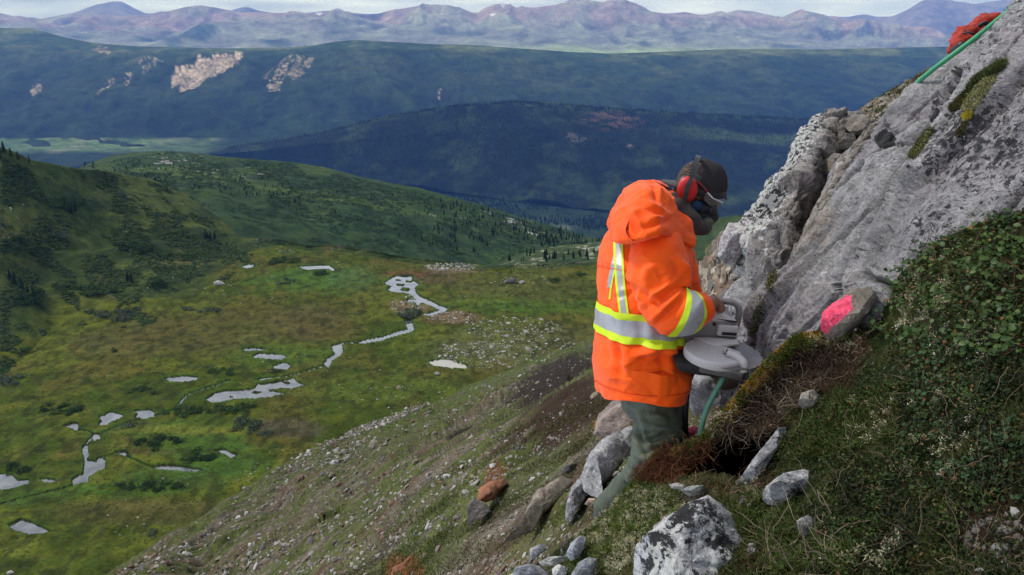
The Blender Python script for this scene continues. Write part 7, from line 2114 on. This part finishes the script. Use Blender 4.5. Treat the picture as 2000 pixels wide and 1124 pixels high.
# a) heath blades and small leaves over the whole bank
p_, n_, x, y = on(BANK_BVH, BANKPOLY, 82000, lambda x, y: skip(x, y) * (0.35 + 0.65 * patch(40, 701)(x, y)))
N = len(p_)
light = sstep(1500, 1300, x) * sstep(900, 960, y)
patchy = fbm(np.stack([x / 70, y / 55, x * 0], -1), 4, seed=731)
col = pick([(0.035, 0.060, 0.012), (0.050, 0.078, 0.014), (0.020, 0.034, 0.009), (0.075, 0.060, 0.022), (0.075, 0.100, 0.020)], [.32, .24, .26, .10, .08], N)
col = col * (1 + 0.9 * light[:, None]) * np.where(x > 1560, 0.75, 1.0)[:, None]
col = np.where((patchy[:, None] > 0.12) & (rs.random((N, 1)) < .75), col * np.array([[1.7, 0.85, 0.9]]), col) * np.where(patchy[:, None] < -0.15, 0.55, 1.0)
L_ = rs.uniform(0.010, 0.026, N) * (1 + 0.4 * rs.random(N)); Wd = rs.uniform(0.0012, 0.0026, N)
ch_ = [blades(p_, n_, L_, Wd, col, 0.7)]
p_, n_, x, y = on(BANK_BVH, BANKPOLY, 60000, lambda x, y: skip(x, y) * (0.15 + 0.85 * patch(55, 702)(x, y)))
N = len(p_); col = pick([(0.018, 0.034, 0.006), (0.030, 0.052, 0.008), (0.012, 0.020, 0.005), (0.09, 0.045, 0.02), (0.06, 0.055, 0.02)], [.36, .24, .28, .06, .06], N)
clump = fbm(np.stack([x / 45, y / 40, x * 0], -1), 4, seed=741)
col = col * np.where(clump > 0.1, 1.5, np.where(clump < -0.12, 0.45, 0.85))[:, None]
ch_.append(ovals(p_ + n_ * rs.uniform(0.002, 0.02, N)[:, None], n_, rs.uniform(0.006, 0.013, N), rs.uniform(0.004, 0.008, N), col))
joined('bank_heath', ch_, M_leafy)

# b) mossy lip over the roots and the yellow-green grass on it
lip_poly = [(1200,965),(1225,940),(1250,912),(1290,876),(1338,858),(1380,828),(1420,778),(1470,718),(1510,676),(1552,646),(1600,636),(1650,640),(1660,664),(1600,672),(1556,690),(1520,726),(1480,766),(1430,830),(1390,868),(1350,892),(1300,905),(1255,950),(1215,985)]
p_, n_, x, y = on(BANK_BVH, lip_poly, 30000)
N = len(p_)
o_n = sstep(-0.3, 0.1, fbm(np.stack([x / 26, y / 26, x * 0], -1), 3, seed=705)) * sstep(1360, 1440, x)
gcol = pick([(0.075, 0.115, 0.016), (0.12, 0.13, 0.022), (0.05, 0.08, 0.014), (0.16, 0.13, 0.03)], [.4, .25, .2, .15], N)
ocol = pick([(0.48, 0.23, 0.008), (0.32, 0.15, 0.010), (0.52, 0.32, 0.015), (0.40, 0.33, 0.19)], [.4, .3, .2, .1], N)
isO = rs.random(N) < o_n
col = np.where(isO[:, None], ocol, gcol)
joined('moss_lip', [blades(p_, n_, np.where(isO, rs.uniform(.005, .012, N), rs.uniform(.008, .022, N)), rs.uniform(.0014, .0028, N), col, 0.6)], M_dry)

# c) pale reindeer lichen tufts
LICH = [[(1130,1000),(1250,950),(1320,970),(1330,1010),(1240,1060),(1130,1060)],[(1180,1080),(1260,1040),(1270,1090),(1190,1120)],[(1320,965),(1380,970),(1370,995),(1320,1000)],[(1440,945),(1480,940),(1500,970),(1460,975)],[(1740,590),(1790,560),(1860,540),(1850,610),(1780,640),(1740,640)],[(1700,520),(1800,480),(1900,470),(1860,520),(1760,560)],[(1560,660),(1640,650),(1680,680),(1620,690)],[(1380,900),(1370,830),(1440,790),(1430,830)],[(1640,780),(1900,760),(1960,860),(1800,960),(1660,860)],[(1600,1060),(1780,1040),(1760,1110),(1620,1110)],[(1800,600),(1990,640),(1990,700),(1820,720)]]
LN = [230, 70, 24, 14, 60, 40, 34, 24, 46, 26, 30]
tp, tn, tc = [], [], []
for poly, n0 in zip(LICH, LN):
    p_, n_, x, y = on(BANK_BVH, poly, n0)
    for a, b in zip(p_, n_):
        m_ = rs.integers(30, 60); r0 = rs.uniform(0.008, 0.02)
        off_ = rs.normal(0, 1, (m_, 3)); off_ *= (r0 * rs.random((m_, 1)) ** .5) / np.linalg.norm(off_, axis=1, keepdims=True)
        tp.append(a + off_ + b * 0.006); tn.append(np.tile(b, (m_, 1))); tc.append(var((0.46, 0.43, 0.26) if rs.random() < .75 else (0.56, 0.52, 0.38), m_, .25, .05))
tp, tn, tc = np.concatenate(tp), np.concatenate(tn), np.concatenate(tc); N = len(tp)
joined('reindeer_lichen', [blades(tp, tn, rs.uniform(.004, .009, N), rs.uniform(.0012, .0026, N), tc, 1.2, 1.1, 0.75)], M_dry)

# d) roots : the curtain under the lip and the rust-red fibre mass
def root_tubes(polys, n_, lr, rr_, cols, down, curl, bvh=BANK_BVH, outw=0.012):
    ch_ = []
    x, y = sample_poly(polys, n_)
    p_, nn_, ok = cast_many(bvh, x, y); p_, nn_ = p_[ok], nn_[ok]
    N = len(p_); S = 7
    d = rs.normal(0, 1, (N, 3)); d[:, 2] -= down; d /= np.linalg.norm(d, axis=1, keepdims=True)
    d = d - nn_ * np.sum(d * nn_, 1, keepdims=True) * 0.8
    L_ = rs.uniform(*lr, N); r_ = rs.uniform(*rr_, N)
    path = [p_ + nn_ * outw * rs.random((N, 1))]
    for k in range(S - 1):
        d = d + rs.normal(0, curl, (N, 3)); d /= np.linalg.norm(d, axis=1, keepdims=True)
        path.append(path[-1] + d * (L_ / S)[:, None] + nn_ * 0.002)
    path = np.stack(path, 1)
    a = np.cross(d, nn_); a /= np.linalg.norm(a, axis=1, keepdims=True) + 1e-9; b = nn_
    V_ = []
    for k in range(S):
        rad = (r_ * (1 - 0.6 * k / S))[:, None]
        for t in range(3):
            an = 2 * math.pi * t / 3
            V_.append(path[:, k] + rad * (a * math.cos(an) + b * math.sin(an)))
    v = np.stack(V_, 1)
    f = []
    for k in range(S - 1):
        for t in range(3): f.append((k * 3 + t, k * 3 + (t + 1) % 3, k * 3 + 3 + (t + 1) % 3, k * 3 + 3 + t))
    f = (np.array(f)[None] + (np.arange(N) * S * 3)[:, None, None]).reshape(-1, 4)
    c = np.repeat(pick(cols, [1 / len(cols)] * len(cols), N, .35)[:, None], S * 3, 1).reshape(-1, 3)
    return v.reshape(-1, 3), [f], c
joined('hanging_roots', [root_tubes(ROOTZ, 1700, (.03, .10), (.0007, .0018), [(0.07, 0.044, 0.026), (0.03, 0.018, 0.012), (0.15, 0.11, 0.08), (0.05, 0.034, 0.022), (0.04, 0.025, 0.016)], 0.35, 0.55, outw=0.03),
    root_tubes([(1390,850),(1430,800),(1520,740),(1640,730),(1560,820),(1480,858)], 500, (.06, .16), (.0008, .0016), [(0.10, 0.07, 0.045), (0.26, 0.21, 0.16), (0.05, 0.03, 0.02)], 1.0, 0.4, outw=0.035),
    root_tubes(RUST, 1300, (.04, .10), (.0007, .0015), [(0.11, 0.036, 0.016), (0.06, 0.02, 0.010), (0.17, 0.075, 0.035), (0.04, 0.017, 0.010)], 0.2, 0.6, outw=0.03),
    root_tubes([(1330,940),(1500,945),(1500,975),(1380,985),(1300,975)], 260, (.04, .10), (.0007, .0014), [(0.10, 0.05, 0.03), (0.2, 0.14, 0.09)], 0.2, 0.4, outw=0.012),
    root_tubes([(1480,1000),(1620,960),(1680,1124),(1480,1124)], 90, (.08, .2), (.0009, .0018), [(0.16, 0.13, 0.10), (0.10, 0.07, 0.05)], 0.1, 0.2, outw=0.02),
    root_tubes([(1700,640),(1980,700),(1980,1124),(1600,1124)], 320, (.04, .12), (.0006, .0012), [(0.16, 0.12, 0.08), (0.10, 0.07, 0.045)], 0.1, 0.25, outw=0.015)], M_dry)

# e) dwarf willow : leafy mat at the top right, the largest leaves as single parts
def leaf_base():
    V_, F_ = [(0, 0, 0)], []
    prof = [(0.12, 0.30), (0.35, 0.50), (0.62, 0.46), (0.85, 0.24)]
    for t, w in prof: V_ += [(-w, t, 0.10 * w * 2 - 0.06 * t * t * 2), (0, t, -0.12 * t * t), (w, t, 0.10 * w * 2 - 0.06 * t * t * 2)]
    V_.append((0, 1.0, -0.16))
    for k in range(3):
        b = 1 + 3 * k; F_ += [(b, b + 1, b + 4, b + 3), (b + 1, b + 2, b + 5, b + 4)]
    T_ = [(0, 2, 1), (0, 3, 2), (10, 11, 13), (11, 12, 13)]
    return np.array(V_) * np.array([0.78, 1, 1]), [np.array(F_), np.array(T_)]
LBv, LBf = leaf_base()
WPOLY = [(2150,400),(2010,412),(1900,436),(1820,478),(1758,536),(1738,590),(1712,625),(1745,680),(1800,700),(1900,690),(2010,720),(2150,740)]
p_, n_, x, y = on(BANK_BVH, WPOLY, 4400, lambda x, y: 0.25 + 0.75 * patch(45, 711, -0.25, 0.1)(x, y) - 0.0 * x)
N = len(p_); lift = rs.uniform(0.004, 0.05, N)
p_ = p_ + n_ * lift[:, None]
face = n_ * 0.5 + np.array([-0.1, -0.35, 0.75]) + rs.normal(0, .42, (N, 3))
fr = frames(face, rs.uniform(0, 6.28, N)); sl = rs.uniform(0.007, 0.021, N) * (0.6 + 8 * lift).clip(.7, 1.15)
lc = pick([(0.020, 0.048, 0.007), (0.030, 0.064, 0.009), (0.048, 0.086, 0.014), (0.013, 0.028, 0.005), (0.13, 0.06, 0.02)], [.34, .28, .14, .20, .04], N)
DWF = empty('dwarf_willow', V(1860, 560, 2.4), 'mat of dwarf willow with small round green leaves at the top of the turf bank', 'shrub')
leaf_m = [simple_mat('willow_leaf', c_, 0.5, 0.25, nscale=90, namt=0.25) for c_ in ((0.021, 0.050, 0.008), (0.033, 0.068, 0.011), (0.050, 0.088, 0.016))]
leaf_me = [np_mesh('leaf', LBv, LBf, True, None, [m_]) for m_ in leaf_m]
ordr = np.argsort(-(sl / pix(p_)[2] * np.abs(np.sum(face / np.linalg.norm(face, axis=1, keepdims=True) * (p_ / np.linalg.norm(p_, axis=1, keepdims=True)), 1)) * (1 + lift * 10)))
root_l = np.array(DWF.location)
for k in ordr[:290]:
    o = bpy.data.objects.new('leaf', leaf_me[rs.integers(3)]); COL.objects.link(o); o.parent = DWF
    m4 = Matrix([[*fr[k][i], 0] for i in range(3)] + [[0, 0, 0, 1]]); m4.translation = Vector((p_[k] - root_l).tolist())
    o.matrix_local = m4 @ Matrix.Diagonal((sl[k], sl[k], sl[k], 1))
k = ordr[290:]
v_, f_, c_ = instance(LBv, LBf, p_[k] - root_l, fr[k], sl[k][:, None] * np.ones((1, 3)), lc[k])
o = bpy.data.objects.new('leaves', np_mesh('leaves', v_, [q for q in f_], True, c_, [M_leafy])); COL.objects.link(o); o.parent = DWF; tag(o, kind='stuff')
# stems
p2, n2_, x, y = on(BANK_BVH, WPOLY, 200)
N = len(p2); ch_ = []
v_, f_, c_ = root_tubes(WPOLY, 220, (.05, .12), (.0008, .0016), [(0.10, 0.05, 0.03), (0.14, 0.09, 0.05)], -0.6, 0.25, outw=0.03)
o = bpy.data.objects.new('stems', np_mesh('stems', v_ - root_l, f_, True, c_, [M_dry])); COL.objects.link(o); o.parent = DWF; tag(o, kind='stuff')
# the rest of the bank : sparser leaves further down and small reddish rosettes
p_, n_, x, y = on(BANK_BVH, [(1745,640),(2010,700),(2010,980),(1850,960),(1700,820)], 1500, patch(40, 712))
N = len(p_); fr = frames(n_ + np.array([0, -.3, .5]) + rs.normal(0, .5, (N, 3)), rs.uniform(0, 6.28, N)); s_ = rs.uniform(.007, .014, N)
chL = [instance(LBv, LBf, p_ + n_ * 0.012, fr, s_[:, None] * np.ones((1, 3)), pick([(0.022, 0.05, 0.018), (0.035, 0.07, 0.024), (0.12, 0.05, 0.025)], [.5, .42, .08], N))]
joined('bank_leaves', chL, M_leafy)

# f) grass in the lower middle, longer and brighter
GP = [[(1110,1070),(1180,1005),(1260,945),(1330,960),(1330,1010),(1250,1050),(1180,1110),(1110,1124)],[(1380,975),(1480,960),(1560,990),(1600,1060),(1480,1070),(1400,1000)],[(1480,1060),(1660,1060),(1660,1124),(1480,1124)],[(1530,800),(1640,770),(1760,740),(1760,860),(1600,900),(1520,900)]]
ch_ = []
for poly, n0, k_ in zip(GP, (11000, 6500, 5000, 8000), (1.25, 0.8, .9, .75)):
    p_, n_, x, y = on(BANK_BVH, poly, n0, lambda x, y: 0.2 + 0.8 * patch(22, 721)(x, y)); N = len(p_)
    col = pick([(0.085, 0.130, 0.022), (0.060, 0.095, 0.018), (0.12, 0.145, 0.035), (0.14, 0.115, 0.045)], [.4, .3, .15, .15], N) * k_
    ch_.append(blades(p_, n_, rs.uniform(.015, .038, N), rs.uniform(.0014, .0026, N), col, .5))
joined('bank_grass', ch_, M_leafy)

# g) short turf over the near part of the hillside
HP = [(620,1130),(700,1040),(800,960),(900,900),(1000,840),(1100,800),(1165,770),(1250,830),(1240,900),(1190,985),(1100,1070),(1050,1130)]
p_, n_, x, y = on(HILL_BVH, HP, 34000, lambda x, y: 0.12 + 0.88 * sstep(-0.05, 0.2, hill_zone(x, y))); N = len(p_); d_ = pix(p_)[2]
sz_ = np.clip(d_ / F, 0.0018, 0.02)
col = pick([(0.055, 0.080, 0.016), (0.085, 0.105, 0.024), (0.10, 0.085, 0.035), (0.14, 0.14, 0.06), (0.035, 0.05, 0.014)], [.32, .24, .2, .08, .16], N)
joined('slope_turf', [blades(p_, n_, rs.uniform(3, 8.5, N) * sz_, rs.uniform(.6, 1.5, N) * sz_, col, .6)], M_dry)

# h) moss cushions and grass on the outcrop itself, and turf along its top
def cushion(poly, n0, cols, pr, lr, bvh=SLAB_BVH, lift=0.012, wd=(.0018, .0036)):
    p_, n_, x, y = on(bvh, poly, n0); N = len(p_)
    b_ = np.clip(poly_dist(x, y, poly) / 14, 0, 1)
    return blades(p_ + n_ * (lift * b_)[:, None], n_, rs.uniform(*lr, N), rs.uniform(*wd, N), pick(cols, pr, N, .3), .6)
GR, OL, CR, YE, BR = (0.060, 0.085, 0.020), (0.095, 0.090, 0.028), (0.30, 0.29, 0.13), (0.42, 0.33, 0.02), (0.06, 0.045, 0.025)
ch_ = [cushion([(1874,190),(1905,150),(1940,128),(1966,118),(1960,138),(1930,150),(1900,175),(1880,200)], 2600, [GR, OL, (0.05, 0.075, 0.03)], [.4, .3, .3], (.012, .030)),
       cushion([(1852,212),(1872,190),(1880,200),(1874,216),(1856,220)], 900, [OL, BR], [.7, .3], (.01, .02)),
       cushion([(1878,216),(1890,170),(1930,150),(1950,146),(1930,180),(1904,214),(1888,222)], 3200, [CR, OL, (0.22, 0.22, 0.10)], [.5, .2, .3], (.006, .014)),
       cushion([(1877,226),(1890,217),(1902,219),(1896,232),(1884,238)], 500, [YE, (0.32, 0.26, 0.03)], [.6, .4], (.005, .010)),
       cushion([(1866,262),(1880,240),(1890,236),(1884,256),(1872,270)], 500, [OL, BR], [.6, .4], (.006, .012)),
       cushion([(1772,306),(1790,276),(1812,252),(1822,248),(1812,276),(1796,302),(1784,312)], 1800, [OL, GR, CR], [.55, .2, .25], (.006, .016)),
       cushion([(1496,560),(1504,530),(1514,520),(1518,540),(1506,575)], 400, [GR, OL, CR], [.4, .3, .3], (.012, .03)),
       cushion([(1462,660),(1476,600),(1486,575),(1492,600),(1480,650)], 300, [GR, OL, CR], [.4, .3, .3], (.012, .03))]
joined('slab_moss', ch_, M_dry)
p_, n_, x, y = on(SHELF_BVH, [(1660,262),(1690,206),(1750,172),(1815,134),(1880,98),(1950,36),(1995,-6),(1990,20),(1900,95),(1800,168),(1720,240)], 9000, lambda x, y: .25 + .75 * patch(18, 731)(x, y)); N = len(p_)
ch_ = [blades(p_, n_, rs.uniform(.012, .035, N), rs.uniform(.002, .004, N), pick([GR, OL, BR, (0.16, 0.13, 0.08)], [.38, .22, .25, .15], N), .6)]
joined('shelf_turf', ch_, M_dry)
SC3 = [(0.30, 0.27, 0.23), (0.20, 0.15, 0.11), (0.36, 0.34, 0.31)]
p_, n_, x, y = on(SHELF_BVH, [(1660,262),(1690,206),(1750,172),(1880,98),(1900,95),(1800,168),(1720,240)], 420); N = len(p_)
ch_ = [instance(SHAPES[k][0], [SHAPES[k][1]], p_[k::8], frames(n_[k::8], rs.uniform(0, 6, len(p_[k::8]))), rs.uniform(.008, .026, (len(p_[k::8]), 1)) * np.array([[1.2, 1, .5]]), pick(SC3, [.4, .35, .25], len(p_[k::8]))) for k in range(8)]
p_, n_, x, y = on(MOUND_BVH, [(1345,600),(1370,540),(1400,495),(1440,462),(1440,520),(1420,600),(1350,650)], 1500); N = len(p_)
sz_ = np.exp(rs.normal(math.log(.022), .5, N)).clip(.008, .09)
ch_ += [instance(SHAPES[k][0], [SHAPES[k][1]], p_[k::8], frames(n_[k::8] + rs.normal(0, .3, n_[k::8].shape), rs.uniform(0, 6, len(p_[k::8]))), sz_[k::8][:, None] * np.array([[1.2, 1, .7]]), pick([(0.24, 0.20, 0.15), (0.17, 0.12, 0.085), (0.32, 0.28, 0.22), (0.14, 0.13, 0.12)], [.35, .25, .2, .2], len(p_[k::8]))) for k in range(8)]
# rubble in the gully between block and slab, and pebbles on the bank
p_, n_, x, y = on(SLAB_BVH, [(1640,318),(1700,250),(1716,240),(1650,330),(1612,400),(1600,410)], 260); N = len(p_)
ch_ += [instance(SHAPES[k][0], [SHAPES[k][1]], p_[k::8], frames(n_[k::8], rs.uniform(0, 6, len(p_[k::8]))), rs.uniform(.010, .03, (len(p_[k::8]), 1)) * np.ones((1, 3)), pick([(0.17, 0.15, 0.13), (0.12, 0.10, 0.08), (0.25, 0.24, 0.23)], [.4, .35, .25], len(p_[k::8]))) for k in range(8)]
for poly, n0, s0 in (([(1880,1030),(1990,990),(2010,1124),(1900,1124)], 70, (.004, .011)), ([(1300,965),(1500,950),(1480,990),(1320,1000)], 120, (.004, .012)), ([(1000,1060),(1120,1040),(1180,1124),(990,1124)], 60, (.006, .02)), (BANKPOLY, 200, (.002, .005))):
    p_, n_, x, y = on(BANK_BVH, poly, n0); N = len(p_)
    if N == 0: continue
    ch_ += [instance(SHAPES[k][0], [SHAPES[k][1]], p_[k::8], frames(n_[k::8], rs.uniform(0, 6, len(p_[k::8]))), rs.uniform(*s0, (len(p_[k::8]), 1)) * np.ones((1, 3)), pick([(0.12, 0.11, 0.10), (0.08, 0.06, 0.05), (0.22, 0.21, 0.20)], [.45, .40, .15], len(p_[k::8]))) for k in range(8)]
joined('outcrop_rubble', ch_, M_stone)
# ------------------------------------------------------------------ air
def add_haze():
    me = bpy.data.meshes.new('haze')
    x0, x1, y0, y1, z0, z1 = -36000, 36000, -1500, 33500, -1400, 1500
    vs = [(x, y, z) for z in (z0, z1) for y in (y0, y1) for x in (x0, x1)]
    me.from_pydata(vs, [], [(0, 2, 3, 1), (4, 5, 7, 6), (0, 1, 5, 4), (2, 6, 7, 3), (0, 4, 6, 2), (1, 3, 7, 5)])
    m = bpy.data.materials.new('haze_air'); m.use_nodes = True
    nt = m.node_tree; nt.nodes.clear()
    o_ = nt.nodes.new('ShaderNodeOutputMaterial'); v_ = nt.nodes.new('ShaderNodeVolumePrincipled')
    v_.inputs['Color'].default_value = (0.11, 0.30, 1.0, 1)
    v_.inputs['Density'].default_value = 4.1e-5
    v_.inputs['Absorption Color'].default_value = (0.35, 0.4, 1, 1)
    v_.inputs['Anisotropy'].default_value = 0.0
    nt.links.new(v_.outputs[0], o_.inputs['Volume'])
    o = link('haze', me, mat=m)
    tag(o, kind='stuff')
add_haze()
